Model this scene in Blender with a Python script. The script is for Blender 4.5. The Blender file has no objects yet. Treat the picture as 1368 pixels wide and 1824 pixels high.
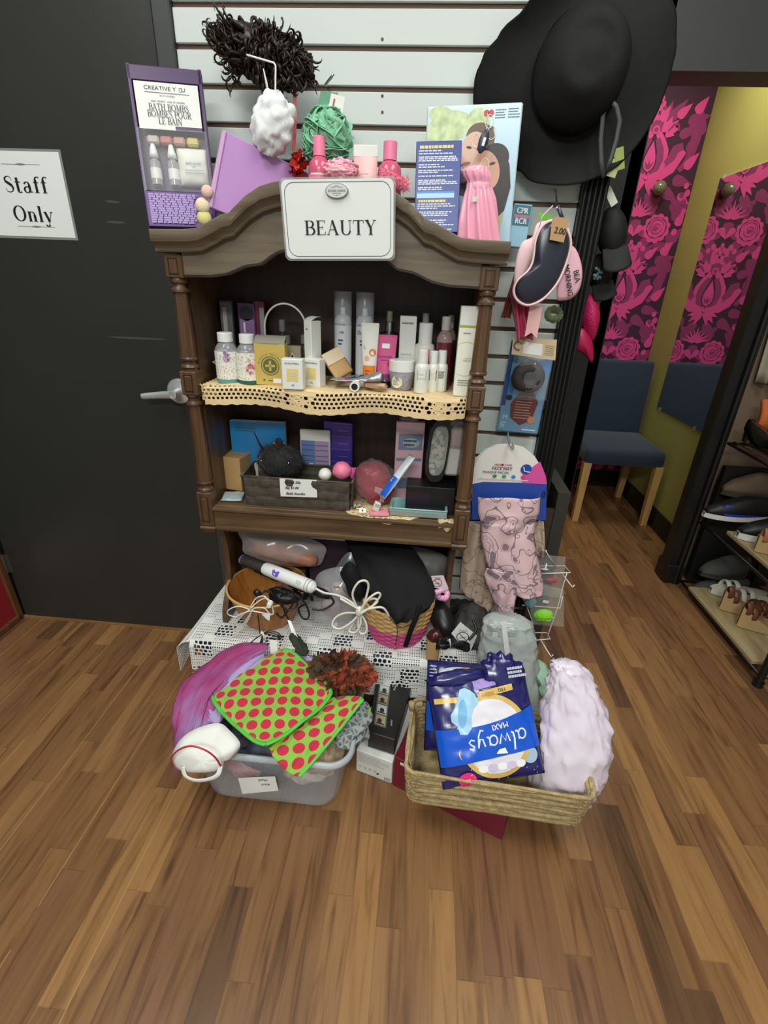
import bpy, bmesh, math, random
from mathutils import Vector as V, Matrix, noise
PI = math.pi
random.seed(7)
SC = bpy.context.scene
COL = SC.collection
FPX = 872.066                       # focal length in pixels of a 1368 x 1824 frame
YAW, PITCH, ROLL = -0.06878706, 0.44104886, 0.04017234
CP = V((0.0, -1.50937, 1.30048))
_f = V((math.sin(YAW)*math.cos(PITCH), math.cos(YAW)*math.cos(PITCH), -math.sin(PITCH)))
_r0 = V((math.cos(YAW), -math.sin(YAW), 0)); _u0 = _r0.cross(_f)
_r = _r0*math.cos(ROLL)+_u0*math.sin(ROLL); _u = -_r0*math.sin(ROLL)+_u0*math.cos(ROLL)
cd = bpy.data.cameras.new('camera'); cam = bpy.data.objects.new('camera', cd); COL.objects.link(cam)
cd.sensor_fit = 'HORIZONTAL'; cd.sensor_width = 36.0; cd.lens = FPX*36.0/1368.0; cd.clip_start = 0.02
m4 = Matrix.Identity(4)
for i in range(3):
 m4[i][0] = _r[i]; m4[i][1] = _u[i]; m4[i][2] = -_f[i]; m4[i][3] = CP[i]
cam.matrix_world = m4
SC.camera = cam
SC.view_settings.view_transform = 'Standard'; SC.view_settings.look = 'None'
SC.view_settings.gamma = 1.0; SC.view_settings.use_curve_mapping = False
SC.view_settings.exposure = 0.0
w = bpy.data.worlds.new('world'); SC.world = w; w.use_nodes = True
w.node_tree.nodes['Background'].inputs[0].default_value = (0.93, 1.0, 0.98, 1)
w.node_tree.nodes['Background'].inputs[1].default_value = 0.46
def area(name, loc, size, energy, col=(0.97, 1.0, 0.96), rot=(0, 0, 0)):
 l = bpy.data.lights.new(name, 'AREA'); l.shape = 'RECTANGLE'; l.size, l.size_y = size
 l.energy = energy; l.color = col
 o = bpy.data.objects.new(name, l); COL.objects.link(o); o.location = loc; o.rotation_euler = rot
 return o
area('ceiling_and_fill_lamp', (-0.9, -1.25, 2.86), (0.6, 1.2), 28)
area('ceiling_and_fill_lamp', (0.75, -1.05, 2.86), (0.6, 1.2), 26)
area('ceiling_and_fill_lamp', (-0.2, -3.2, 2.86), (1.2, 0.6), 85)
area('ceiling_and_fill_lamp', (1.05, 1.25, 2.5), (0.4, 0.5), 11.0, (1.0, 0.97, 0.88))  # added fill light to brighten the fitting room, not a fixture
def ray(px, py):
 return _r*((px-684)/FPX) + _u*((912-py)/FPX) + _f
def at(px, py, y):
 d = ray(px, py); return CP + d*((y-CP.y)/d.y)
def atz(px, py, z):
 d = ray(px, py); return CP + d*((z-CP.z)/d.z)
def atx(px, py, x):
 d = ray(px, py); return CP + d*((x-CP.x)/d.x)
def lin(c):
 return tuple((((v/255.0)/12.92) if v/255.0 <= 0.04045 else ((v/255.0+0.055)/1.055)**2.4) for v in c) + (1.0,)
MATS = {}
def mat(name, col=(128, 128, 128), rough=0.5, metal=0.0, alpha=1.0, spec=0.5, bump=0.0, bscale=80, var=0.0, vscale=12, coat=0.0, trans=0.0, sheen=0.0):
 if name in MATS: return MATS[name]
 m = bpy.data.materials.new(name); m.use_nodes = True; MATS[name] = m
 nt = m.node_tree; b = nt.nodes['Principled BSDF']
 b.inputs['Base Color'].default_value = lin(col); b.inputs['Roughness'].default_value = rough
 b.inputs['Metallic'].default_value = metal; b.inputs['Alpha'].default_value = alpha
 b.inputs['Specular IOR Level'].default_value = spec
 b.inputs['Coat Weight'].default_value = coat; b.inputs['Transmission Weight'].default_value = trans
 b.inputs['Sheen Weight'].default_value = sheen
 m.diffuse_color = lin(col)
 if var or bump:
  tc = nt.nodes.new('ShaderNodeTexCoord')
 if var:
  n = nt.nodes.new('ShaderNodeTexNoise'); n.inputs['Scale'].default_value = vscale; n.inputs['Detail'].default_value = 5
  nt.links.new(tc.outputs['Object'], n.inputs['Vector'])
  r = nt.nodes.new('ShaderNodeValToRGB')
  c = lin(col)
  r.color_ramp.elements[0].position = 0.3; r.color_ramp.elements[1].position = 0.7
  r.color_ramp.elements[0].color = tuple(x*(1-var) for x in c[:3])+(1,)
  r.color_ramp.elements[1].color = tuple(min(1, x*(1+var)) for x in c[:3])+(1,)
  nt.links.new(n.outputs['Fac'], r.inputs['Fac']); nt.links.new(r.outputs['Color'], b.inputs['Base Color'])
 if bump:
  n2 = nt.nodes.new('ShaderNodeTexNoise'); n2.inputs['Scale'].default_value = bscale; n2.inputs['Detail'].default_value = 4
  nt.links.new(tc.outputs['Object'], n2.inputs['Vector'])
  bp = nt.nodes.new('ShaderNodeBump'); bp.inputs['Strength'].default_value = bump; bp.inputs['Distance'].default_value = 0.01
  nt.links.new(n2.outputs['Fac'], bp.inputs['Height']); nt.links.new(bp.outputs['Normal'], b.inputs['Normal'])
 return m
class NT:
 """small node helper"""
 def __init__(s, m): s.t = m.node_tree; s.b = s.t.nodes['Principled BSDF']
 def new(s, kind, **kw):
  n = s.t.nodes.new(kind)
  for k, v in kw.items(): setattr(n, k, v)
  return n
 def link(s, a, b): s.t.links.new(a, b)
 def math(s, op, a, b=None, c=None):
  n = s.new('ShaderNodeMath', operation=op)
  for i, x in enumerate((a, b, c)):
   if x is None: continue
   if isinstance(x, (int, float)): n.inputs[i].default_value = x
   else: s.link(x, n.inputs[i])
  return n.outputs[0]
 def ramp(s, fac, stops, interp='LINEAR'):
  n = s.new('ShaderNodeValToRGB'); cr = n.color_ramp; cr.interpolation = interp
  while len(cr.elements) < len(stops): cr.elements.new(0.5)
  for e, (p, c) in zip(cr.elements, stops): e.position = p; e.color = lin(c)
  s.link(fac, n.inputs['Fac']); return n.outputs['Color']
 def mix(s, fac, a, b, mode='MIX'):
  n = s.new('ShaderNodeMix', data_type='RGBA', blend_type=mode)
  if isinstance(fac, (int, float)): n.inputs[0].default_value = fac
  else: s.link(fac, n.inputs[0])
  for i, x in ((6, a), (7, b)):
   if isinstance(x, tuple): n.inputs[i].default_value = x
   else: s.link(x, n.inputs[i])
  return n.outputs[2]
def wood_mat(name, c1, c2, rough=0.4, scale=(3, 3, 40), axis='X'):
 if name in MATS: return MATS[name]
 m = mat(name, c1, rough); k = NT(m)
 tc = k.new('ShaderNodeTexCoord'); mp = k.new('ShaderNodeMapping')
 st = {'X': (4, 55, 55), 'Y': (55, 4, 55), 'Z': (55, 55, 4)}[axis]
 mp.inputs['Scale'].default_value = st
 k.link(tc.outputs['Object'], mp.inputs['Vector'])
 n = k.new('ShaderNodeTexNoise'); n.inputs['Scale'].default_value = 1.0; n.inputs['Detail'].default_value = 6; n.inputs['Distortion'].default_value = 0.6
 k.link(mp.outputs['Vector'], n.inputs['Vector'])
 k.link(k.ramp(n.outputs['Fac'], [(0.3, c2), (0.65, c1)]), k.b.inputs['Base Color'])
 return m
def film(name, col=(235, 238, 238), alpha=0.14, rough=0.08, spec=0.8):
 return mat(name, col, rough, alpha=alpha, spec=spec)
def rotm(rx=0, ry=0, rz=0):
 return (Matrix.Rotation(rz, 4, 'Z') @ Matrix.Rotation(ry, 4, 'Y') @ Matrix.Rotation(rx, 4, 'X'))
class B:
 def __init__(s): s.bm = bmesh.new(); s.mi = 0; s.uv = s.bm.loops.layers.uv.new('UVMap')
 def face(s, vs):
  try: f = s.bm.faces.new(vs)
  except ValueError: return None
  f.material_index = s.mi; return f
 def v(s, p): return s.bm.verts.new(p)
 def box(s, c, sz, M=None, bev=0.0, seg=1):
  x, y, z = (d/2 for d in sz); vs = []
  t = bmesh.new()
  bmesh.ops.create_cube(t, size=1.0)
  bmesh.ops.scale(t, vec=sz, verts=t.verts)
  if bev > 0: bmesh.ops.bevel(t, geom=list(t.edges), offset=min(bev, min(sz)*0.45), segments=seg, affect='EDGES', profile=0.5)
  if M is not None: bmesh.ops.transform(t, matrix=M, verts=t.verts)
  bmesh.ops.translate(t, vec=V(c), verts=t.verts)
  s.merge(t); return s
 def merge(s, t):
  mp = {v: s.bm.verts.new(v.co) for v in t.verts}
  for f in t.faces: s.face([mp[v] for v in f.verts])
  t.free()
 def lathe(s, prof, o=(0, 0, 0), M=None, seg=24, cap=True, a0=0.0, a1=2*PI):
  o = V(o); full = abs(a1-a0-2*PI) < 1e-6; n = seg if full else seg+1; rings = []
  for r, z in prof:
   if r < 1e-5 and full:
    p = V((0, 0, z)); p = (M @ p if M else p)+o; rings.append([s.v(p)]); continue
   ring = []
   for i in range(n):
    a = a0+(a1-a0)*i/seg
    p = V((r*math.cos(a), r*math.sin(a), z)); p = (M @ p if M else p)+o; ring.append(s.v(p))
   rings.append(ring)
  for A, Bq in zip(rings, rings[1:]):
   if len(A) == 1 and len(Bq) == 1: continue
   m = n if full else n-1
   for i in range(m):
    j = (i+1) % n
    if len(A) == 1: s.face([A[0], Bq[j], Bq[i]][::-1])
    elif len(Bq) == 1: s.face([A[i], A[j], Bq[0]])
    else: s.face([A[i], A[j], Bq[j], Bq[i]])
  if cap and full:
   if len(rings[0]) > 1: s.face(rings[0][::-1])
   if len(rings[-1]) > 1: s.face(rings[-1])
  return s
 def cyl(s, a, b, r, r2=None, seg=12, cap=True):
  return s.tube([a, b], [r, r if r2 is None else r2], seg, cap)
 def tube(s, pts, r, seg=8, cap=True, closed=False, flat=1.0, up=None):
  pts = [V(p) for p in pts]; n = len(pts)
  if not isinstance(r, (list, tuple)): r = [r]*n
  rings = []; nrm = None
  for i, p in enumerate(pts):
   if closed: t = pts[(i+1) % n]-pts[i-1]
   else: t = pts[min(i+1, n-1)]-pts[max(i-1, 0)]
   if t.length < 1e-9: t = V((0, 0, 1))
   t.normalize()
   if up is not None: nrm = V(up)
   elif nrm is None: nrm = V((0, 0, 1)) if abs(t.z) < 0.9 else V((1, 0, 0))
   nrm = nrm-t*nrm.dot(t)
   if nrm.length < 1e-6: nrm = t.orthogonal()
   nrm.normalize(); bn = t.cross(nrm)
   rings.append([s.v(p+(nrm*math.cos(2*PI*k/seg)*flat+bn*math.sin(2*PI*k/seg))*r[i]) for k in range(seg)])
  m = n if closed else n-1
  for i in range(m):
   A, Q = rings[i], rings[(i+1) % n]
   for k in range(seg): s.face([A[k], A[(k+1) % seg], Q[(k+1) % seg], Q[k]])
  if cap and not closed:
   s.face(rings[0][::-1]); s.face(rings[-1])
  return s
 def grid(s, nu, nv, fn, cu=False):
  """fn(u,v) in 0..1 -> point or (point,(U,V))"""
  vs = []; uvs = []
  for j in range(nv+1):
   for i in range(nu+1):
    p = fn(i/nu, j/nv); q = (i/nu, j/nv)
    if isinstance(p, tuple) and len(p) == 2: p, q = p
    vs.append(s.v(p)); uvs.append(q)
  W = nu+1
  for j in range(nv):
   for i in range(nu):
    idx = [j*W+i, j*W+i+1, (j+1)*W+i+1, (j+1)*W+i]
    f = s.face([vs[k] for k in idx])
    if f:
     for l, k in zip(f.loops, idx): l[s.uv].uv = uvs[k]
  return s
 def sphere(s, c, r, nu=20, nv=12, fn=None, M=None):
  c = V(c); r = (r, r, r) if isinstance(r, (int, float)) else r
  rings = []
  for j in range(nv+1):
   th = PI*j/nv; ring = []
   for i in range(nu if 0 < j < nv else 1):
    ph = 2*PI*i/nu
    d = V((math.sin(th)*math.cos(ph), math.sin(th)*math.sin(ph), math.cos(th)))
    k = fn(d) if fn else 1.0
    p = V((d.x*r[0]*k, d.y*r[1]*k, d.z*r[2]*k))
    if M: p = M @ p
    ring.append(s.v(p+c))
   rings.append(ring)
  for A, Q in zip(rings, rings[1:]):
   for i in range(nu):
    j = (i+1) % nu
    if len(A) == 1: s.face([A[0], Q[i], Q[j]])
    elif len(Q) == 1: s.face([A[i], Q[0], A[j]])
    else: s.face([A[i], Q[i], Q[j], A[j]])
  return s
 def poly(s, pts, fr, d=0.0, sub=0):
  """flat polygon (2D points) in frame fr, extruded by d towards the back"""
  t = bmesh.new()
  vs = [t.verts.new((p[0], p[1], 0)) for p in pts]
  try: t.faces.new(vs)
  except ValueError: t.free(); return s
  if d:
   r = bmesh.ops.extrude_face_region(t, geom=list(t.faces))
   bmesh.ops.translate(t, vec=(0, 0, -d), verts=[e for e in r['geom'] if isinstance(e, bmesh.types.BMVert)])
  if sub:
   bmesh.ops.triangulate(t, faces=t.faces)
   for _ in range(sub):
    bmesh.ops.subdivide_edges(t, edges=t.edges, cuts=1, use_grid_fill=True)
  for v in t.verts: v.co = fr(v.co.x, v.co.y, v.co.z)
  s.merge(t); return s
 def rect(s, x0, y0, x1, y1, fr, nx=1, ny=1):
  return s.grid(nx, ny, lambda u, v: fr(x0+(x1-x0)*u, y0+(y1-y0)*v, 0))
 def disk(s, cx, cy, rx, ry, fr, n=24, sub=0):
  return s.poly([(cx+rx*math.cos(2*PI*i/n), cy+ry*math.sin(2*PI*i/n)) for i in range(n)], fr, sub=sub)
 def ring(s, cx, cy, rx, ry, w, fr, n=28, a0=0, a1=2*PI):
  return s.grid(n, 1, lambda u, v: fr(cx+(rx+w*v)*math.cos(a0+(a1-a0)*u), cy+(ry+w*v)*math.sin(a0+(a1-a0)*u), 0))
 def stroke(s, pts, w, fr):
  """ribbon of width w (number or list) along 2D points"""
  n = len(pts)
  if not isinstance(w, (list, tuple)): w = [w]*n
  L = []
  for i in range(n):
   a = V(pts[max(i-1, 0)]+(0,)); b = V(pts[min(i+1, n-1)]+(0,)); t = (b-a)
   if t.length < 1e-9: t = V((1, 0, 0))
   t.normalize(); q = V((-t.y, t.x, 0)); p = V(pts[i]+(0,))
   L.append((s.v(fr(*(p+q*w[i]/2))), s.v(fr(*(p-q*w[i]/2)))))
  for a, b in zip(L, L[1:]): s.face([a[0], a[1], b[1], b[0]])
  return s
 def lines(s, x0, y0, x1, y1, rows, fr, h=None, seed=1, ragged=0.3):
  """rows of tiny illegible print: short dashes"""
  rd = random.Random(seed); st = (y1-y0)/rows; h = h or st*0.45
  for k in range(rows):
   y = y1-st*(k+0.5); x = x0; xe = x1-(x1-x0)*ragged*rd.random()
   while x < xe:
    L = min((x1-x0)*(0.05+0.1*rd.random()), xe-x)
    s.rect(x, y-h/2, x+L, y+h/2, fr); x += L+(x1-x0)*0.018
  return s
 def map(s, fn):
  for v in s.bm.verts: v.co = fn(v.co)
  return s
 def jitter(s, amp, freq, seed=0):
  for v in s.bm.verts:
   p = v.co*freq+V((seed, seed*2.3, -seed)); v.co = v.co+noise.noise_vector(p)*amp
  return s
 def mesh(s, name, smooth=False, angle=None, recalc=True):
  if recalc: bmesh.ops.recalc_face_normals(s.bm, faces=s.bm.faces)
  me = bpy.data.meshes.new(name); s.bm.to_mesh(me); s.bm.free()
  if smooth:
   me.polygons.foreach_set('use_smooth', [True]*len(me.polygons))
   if angle:
    me.set_sharp_from_angle(angle=math.radians(angle))
  return me
def obj(name, b, mats, parent=None, smooth=False, angle=None, recalc=True, solid=0.0, sub=0, loc=None, rot=None):
 me = b.mesh(name, smooth, angle, recalc)
 for m in (mats if isinstance(mats, (list, tuple)) else [mats]): me.materials.append(m)
 o = bpy.data.objects.new(name, me); COL.objects.link(o)
 if parent: o.parent = parent
 if loc is not None: o.location = loc
 if rot is not None: o.rotation_euler = rot
 if solid:
  md = o.modifiers.new('solid', 'SOLIDIFY'); md.thickness = solid; md.offset = 0
 if sub:
  md = o.modifiers.new('sub', 'SUBSURF'); md.levels = sub; md.render_levels = sub
 return o
def tag(o, label, cat, group=None):
 o['label'] = label; o['category'] = cat
 if group: o['group'] = group
 return o
def thing(name, label, cat, loc=(0, 0, 0), rot=(0, 0, 0), group=None):
 o = bpy.data.objects.new(name, None); COL.objects.link(o); o.empty_display_size = 0.05
 o.location = loc; o.rotation_euler = rot
 return tag(o, label, cat, group)
def solo(name, label, cat, b, mats, loc=None, rot=None, group=None, **kw):
 return tag(obj(name, b, mats, None, loc=loc, rot=rot, **kw), label, cat, group)
def struct(name, b, mats, parent=None, **kw):
 o = obj(name, b, mats, parent, **kw)
 if parent is None: o['kind'] = 'structure'
 return o
def frame(o, u, v, n=None):
 o = V(o); u = V(u).normalized(); v = V(v).normalized(); n = u.cross(v).normalized() if n is None else V(n)
 return lambda a, b, c=0.0: o+u*a+v*b+n*c
def front(y, x=0.0, z=0.0):
 """plane facing -Y: a to the right, b up, c towards the viewer"""
 return frame((x, y, z), (1, 0, 0), (0, 0, 1))
_tc = {}
def text_mesh(s):
 if s in _tc: return _tc[s]
 cu = bpy.data.curves.new('t', 'FONT'); cu.body = s; cu.align_x = 'CENTER'; cu.align_y = 'CENTER'; cu.resolution_u = 3
 o = bpy.data.objects.new('t', cu)
 me = bpy.data.meshes.new_from_object(o)
 vs = [v.co.copy() for v in me.vertices]; fs = [list(p.vertices) for p in me.polygons]
 bpy.data.objects.remove(o); bpy.data.curves.remove(cu); bpy.data.meshes.remove(me)
 _tc[s] = (vs, fs); return _tc[s]
def put_text(b, s, cx, cy, h, fr, wide=1.0, rot=0.0, bold=0.0, lift=0.0005, italic=0.0):
 """h = capital height"""
 vs, fs = text_mesh(s); k = h/0.69; ca, sa = math.cos(rot), math.sin(rot)
 for dx in ((0.0,) if not bold else (-bold/2, 0, bold/2)):
  L = []
  for v in vs:
   x, y = v.x*k*wide+dx+italic*v.y*k, v.y*k
   L.append(b.v(fr(cx+x*ca-y*sa, cy+x*sa+y*ca, lift)))
  for f in fs: b.face([L[i] for i in f])
  lift += 0.00005
 return b
def _arc(cx, cy, rx, ry, a0, a1, tk, th, n=14):
 P = []; W = []
 for i in range(n+1):
  a = math.radians(a0+(a1-a0)*i/n); P.append((cx+rx*math.cos(a), cy+ry*math.sin(a)))
  W.append(th+(tk-th)*abs(math.cos(a))**1.5)
 return (P, W)
def _l(x0, y0, x1, y1, w): return ([(x0, y0), (x1, y1)], [w, w])
def _glyphs(T, t):
 sf = lambda x, y, h=0.13: _l(x-h, y, x+h, y, t)
 st = lambda x, y0=0, y1=1: _l(x, y0, x, y1, T)
 g = {}
 g['B'] = (0.66, [st(.16), _l(.02, t/2, .36, t/2, t), _l(.02, 1-t/2, .34, 1-t/2, t), _l(.16, .53, .36, .53, t), _arc(.34, .755, .2, .225, -90, 90, T*.9, t), _arc(.36, .27, .24, .25, -90, 90, T, t)])
 g['E'] = (0.64, [st(.16), _l(.02, t/2, .58, t/2, t), _l(.02, 1-t/2, .55, 1-t/2, t), _l(.16, .52, .42, .52, t), _l(.56, 0, .59, .24, t), _l(.54, 1, .56, .8, t), _l(.42, .42, .42, .62, t)])
 g['A'] = (0.74, [_l(.08, 0, .36, 1, t), _l(.34, 1, .62, 0, T), _l(.18, .36, .5, .36, t), sf(.08, t/2, .1), sf(.62, t/2, .13)])
 g['U'] = (0.78, [st(.17, .28), _l(.64, .28, .64, 1, t), _arc(.405, .28, .235, .27, 180, 360, T*.8, t), sf(.17, 1-t/2), sf(.64, 1-t/2, .11)])
 g['T'] = (0.68, [st(.34), _l(.04, 1-t/2, .64, 1-t/2, t), sf(.34, t/2), _l(.04, 1, .03, .78, t), _l(.64, 1, .65, .78, t)])
 g['Y'] = (0.72, [_l(.13, 1, .37, .46, T), _l(.37, .46, .6, 1, t), st(.37, 0, .48), sf(.13, 1-t/2), sf(.6, 1-t/2, .1), sf(.37, t/2)])
 g['H'] = (0.8, [st(.16), st(.64), _l(.16, .52, .64, .52, t), sf(.16, t/2), sf(.64, t/2), sf(.16, 1-t/2), sf(.64, 1-t/2)])
 g['I'] = (0.34, [st(.17), sf(.17, t/2), sf(.17, 1-t/2)])
 g['L'] = (0.6, [st(.16), _l(.02, t/2, .54, t/2, t), _l(.54, 0, .56, .24, t), sf(.16, 1-t/2)])
 g['M'] = (0.96, [_l(.14, 0, .16, 1, t), _l(.18, 1, .46, .05, T), _l(.46, .05, .76, 1, t), st(.78), sf(.14, t/2, .1), sf(.78, t/2), sf(.14, 1-t/2, .1), sf(.8, 1-t/2, .1)])
 g['N'] = (0.8, [_l(.14, 0, .14, 1, t), _l(.16, 1, .64, 0, T), _l(.64, 0, .64, 1, t), sf(.14, t/2, .1), sf(.12, 1-t/2, .1), sf(.64, 1-t/2, .1)])
 g['O'] = (0.84, [_arc(.41, .5, .33, .5-t/2, 0, 360, T, t, 28)])
 g['P'] = (0.62, [st(.16), sf(.16, t/2), _l(.02, 1-t/2, .34, 1-t/2, t), _l(.16, .46, .34, .46, t), _arc(.34, .73, .22, .255, -90, 90, T, t)])
 g['R'] = (0.74, [st(.16), sf(.16, t/2), _l(.02, 1-t/2, .34, 1-t/2, t), _l(.16, .5, .34, .5, t), _arc(.34, .745, .22, .24, -90, 90, T, t), _l(.36, .5, .62, 0, T), sf(.66, t/2, .08)])
 g['S'] = (0.56, [([(.48, .74), (.46, .9), (.34, .98), (.2, .96), (.09, .84), (.12, .68), (.27, .56), (.42, .44), (.5, .28), (.44, .09), (.28, .01), (.12, .05), (.06, .24)], [t, t, t, t*1.4, T*.7, T*.9, T, T, T*.8, t*1.5, t, t, t])])
 g['C'] = (0.7, [_arc(.42, .5, .34, .48, 50, 310, T, t, 20), _l(.64, .87, .64, .68, t)])
 g['V'] = (0.72, [_l(.1, 1, .36, 0, T), _l(.36, 0, .62, 1, t), sf(.1, 1-t/2), sf(.62, 1-t/2, .1)])
 g['t'] = (0.42, [st(.17, .1, .92), _l(.02, .64, .36, .64, t), _arc(.26, .1, .1, .09, 180, 330, T*.7, t)])
 g['a'] = (0.56, [st(.38, .08, .46), _arc(.24, .46, .14, .2, 0, 160, T*.8, t), _arc(.22, .19, .15, .18, 60, 330, T*.8, t), _l(.28, .38, .38, .4, t), _l(.38, .04, .54, .06, t)])
 g['f'] = (0.4, [st(.17, 0, .8), _l(.02, .64, .34, .64, t), _arc(.3, .8, .13, .18, 40, 180, T*.7, t), sf(.17, t/2)])
 g['n'] = (0.62, [st(.14, 0, .64), st(.46, 0, .42), _arc(.3, .42, .16, .2, 0, 180, T*.7, t), sf(.14, t/2, .11), sf(.46, t/2, .11), _l(.02, .62, .14, .62, t)])
 g['l'] = (0.32, [st(.16), sf(.16, t/2), _l(.04, 1-t/2, .16, 1-t/2, t)])
 g['y'] = (0.58, [_l(.1, .64, .3, .02, T), _l(.5, .64, .24, -.16, t), _arc(.16, -.17, .1, .1, 180, 360, T*.7, t), sf(.1, .62, .1), sf(.5, .62, .09)])
 return g
def book_text(b, s, cx, cy, h, fr, T=0.15, t=0.045, track=0.06, wide=1.0, lift=0.0006):
 g = _glyphs(T, t); W = sum((g[c][0] if c in g else 0.34)+track for c in s)-track
 x = -W*h*wide/2; k = 0
 for c in s:
  if c in g:
   for P, Wd in g[c][1]:
    k += 1; l = lift+0.00003*(k % 5)
    b.stroke([(x+p[0]*h*wide, cy-h/2+p[1]*h) for p in P], [q*h for q in Wd], lambda a, bb, cc=0, l=l: fr(a+cx, bb, l))
   x += (g[c][0]+track)*h*wide
  else: x += (0.34+track)*h*wide
 return b
# ================================================================ the setting
M_wallw = mat('slatwall_white', (205, 212, 208), 0.55, bump=0.03, bscale=60)
M_groove = mat('groove_brown', (92, 66, 50), 0.6)
M_black = mat('black_paint', (21, 21, 20), 0.5)
M_doorp = mat('door_paint', (44, 45, 42), 0.42, bump=0.02, bscale=30, var=0.08, vscale=3)
M_jamb = mat('jamb_paint', (56, 58, 57), 0.5)
M_floor = mat('laminate_floor', (120, 84, 48), 0.33); k = NT(M_floor)
tc = k.new('ShaderNodeTexCoord'); sp = k.new('ShaderNodeSeparateXYZ'); k.link(tc.outputs['Object'], sp.inputs[0])
x = k.math('ADD', sp.outputs[0], 0.783); SW = 0.1757/3
row = k.math('FLOOR', k.math('DIVIDE', x, SW))
wn = k.new('ShaderNodeTexWhiteNoise', noise_dimensions='1D'); k.link(row, wn.inputs['W'])
yy = k.math('ADD', k.math('DIVIDE', sp.outputs[1], 0.46), k.math('MULTIPLY', wn.outputs['Value'], 5.0))
cell = k.math('FLOOR', yy)
cb = k.new('ShaderNodeCombineXYZ'); k.link(row, cb.inputs[0]); k.link(cell, cb.inputs[1])
wn2 = k.new('ShaderNodeTexWhiteNoise', noise_dimensions='2D'); k.link(cb.outputs[0], wn2.inputs['Vector'])
base = k.ramp(wn2.outputs['Value'], [(0.0, (104, 74, 49)), (0.12, (131, 94, 60)), (0.35, (140, 101, 65)), (0.58, (150, 110, 71)), (0.74, (129, 91, 62)), (0.9, (160, 118, 73)), (1.0, (142, 104, 66))], 'CONSTANT')
off = k.new('ShaderNodeVectorMath', operation='SCALE'); k.link(wn2.outputs['Color'], off.inputs[0]); off.inputs['Scale'].default_value = 7.0
ad = k.new('ShaderNodeVectorMath', operation='ADD'); k.link(tc.outputs['Object'], ad.inputs[0]); k.link(off.outputs[0], ad.inputs[1])
mp = k.new('ShaderNodeMapping'); mp.inputs['Scale'].default_value = (38, 3.0, 1); k.link(ad.outputs[0], mp.inputs['Vector'])
gn = k.new('ShaderNodeTexNoise'); gn.inputs['Scale'].default_value = 1.0; gn.inputs['Detail'].default_value = 7; gn.inputs['Distortion'].default_value = 1.2; k.link(mp.outputs[0], gn.inputs['Vector'])
gr = k.ramp(gn.outputs['Fac'], [(0.26, (140, 128, 118)), (0.48, (232, 230, 228)), (0.72, (255, 255, 255))])
c1 = k.mix(0.85, base, gr, 'MULTIPLY')
fx = k.math('FRACT', k.math('DIVIDE', x, 0.1757))
seam = k.math('LESS_THAN', fx, 0.010)
sn = k.new('ShaderNodeTexNoise'); sn.inputs['Scale'].default_value = 2.3; k.link(tc.outputs['Object'], sn.inputs['Vector'])
worn = k.math('MULTIPLY', seam, k.math('LESS_THAN', sp.outputs[0], -0.55))
worn = k.math('MULTIPLY', worn, k.math('GREATER_THAN', sn.outputs['Fac'], 0.40))
c2 = k.mix(k.math('MULTIPLY', worn, 0.75), c1, lin((200, 160, 100)))
fs = k.math('FRACT', k.math('DIVIDE', x, SW)); fy = k.math('FRACT', yy)
edge = k.math('MAXIMUM', k.math('LESS_THAN', fs, 0.018), k.math('LESS_THAN', fy, 0.004))
c3 = k.mix(k.math('MULTIPLY', edge, 0.3), c2, lin((60, 38, 22)))
k.link(c3, k.b.inputs['Base Color'])
bp = k.new('ShaderNodeBump'); bp.inputs['Strength'].default_value = 0.06; bp.inputs['Distance'].default_value = 0.004
k.link(gn.outputs['Fac'], bp.inputs['Height']); k.link(bp.outputs['Normal'], k.b.inputs['Normal'])
b = B(); b.box((0.3, -0.5, -0.02), (6.0, 7.0, 0.04)); struct('floor', b, M_floor)
b = B(); b.box((0.3, -0.5, 2.93), (6.0, 7.0, 0.04)); struct('ceiling', b, mat('ceiling_white', (205, 208, 204), 0.8))
SLX0, SLX1, GP, GZ0 = -0.656, 0.362, 0.0762, 1.87403
b = B(); b.mi = 1; b.box(((SLX0+SLX1)/2, 0.018, 1.3), (SLX1-SLX0, 0.02, 2.6)); b.mi = 0
for i in range(-10, 25):
 zc = GZ0-i*GP-GP/2
 if zc > 2.6 or zc < 0: continue
 b.box(((SLX0+SLX1)/2, 0.007, zc), (SLX1-SLX0, 0.014, GP-0.0115), bev=0.0015)
b.mi = 1
for px, py in ((681, 70), (681, 171), (681, 200)):
 p = at(px, py, -0.0005); b.cyl((p.x, 0.004, p.z), (p.x, -0.0006, p.z), 0.0035, seg=10)
struct('wall_back', b, [M_wallw, M_groove])
DX0, DX1 = -1.566, -0.703
b = B(); b.box(((DX0+DX1)/2, 0.02, 1.05), (DX1-DX0-0.006, 0.04, 2.1), bev=0.002)
door = struct('door_1', b, M_doorp)
b = B(); b.box(((DX1+SLX0)/2, 0.012, 1.3), (SLX0-DX1-0.002, 0.05, 2.6), bev=0.003)
struct('trim_1', b, M_jamb)
b = B(); b.box(((DX0+DX1)/2, 0.03, 2.36), (DX1-DX0, 0.05, 0.5)); struct('wall_over_door', b, M_jamb)
b = B(); b.box((DX0-0.02, 0.012, 1.3), (0.03, 0.05, 2.6)); struct('trim_2', b, M_black)
b = B(); b.box((-1.635, -1.6, 1.4), (0.05, 3.2, 2.9)); struct('wall_left', b, mat('left_wall_paint', (60, 52, 46), 0.6))
b = B(); b.box(((DX0+DX1)/2, 0.0, 0.004), (DX1-DX0, 0.016, 0.008)); struct('trim_3', b, wood_mat('threshold', (150, 112, 66), (120, 84, 48)))
M_chrome = mat('satin_chrome', (214, 215, 216), 0.35, 0.6)
h = at(318, 698, -0.01)
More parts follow.
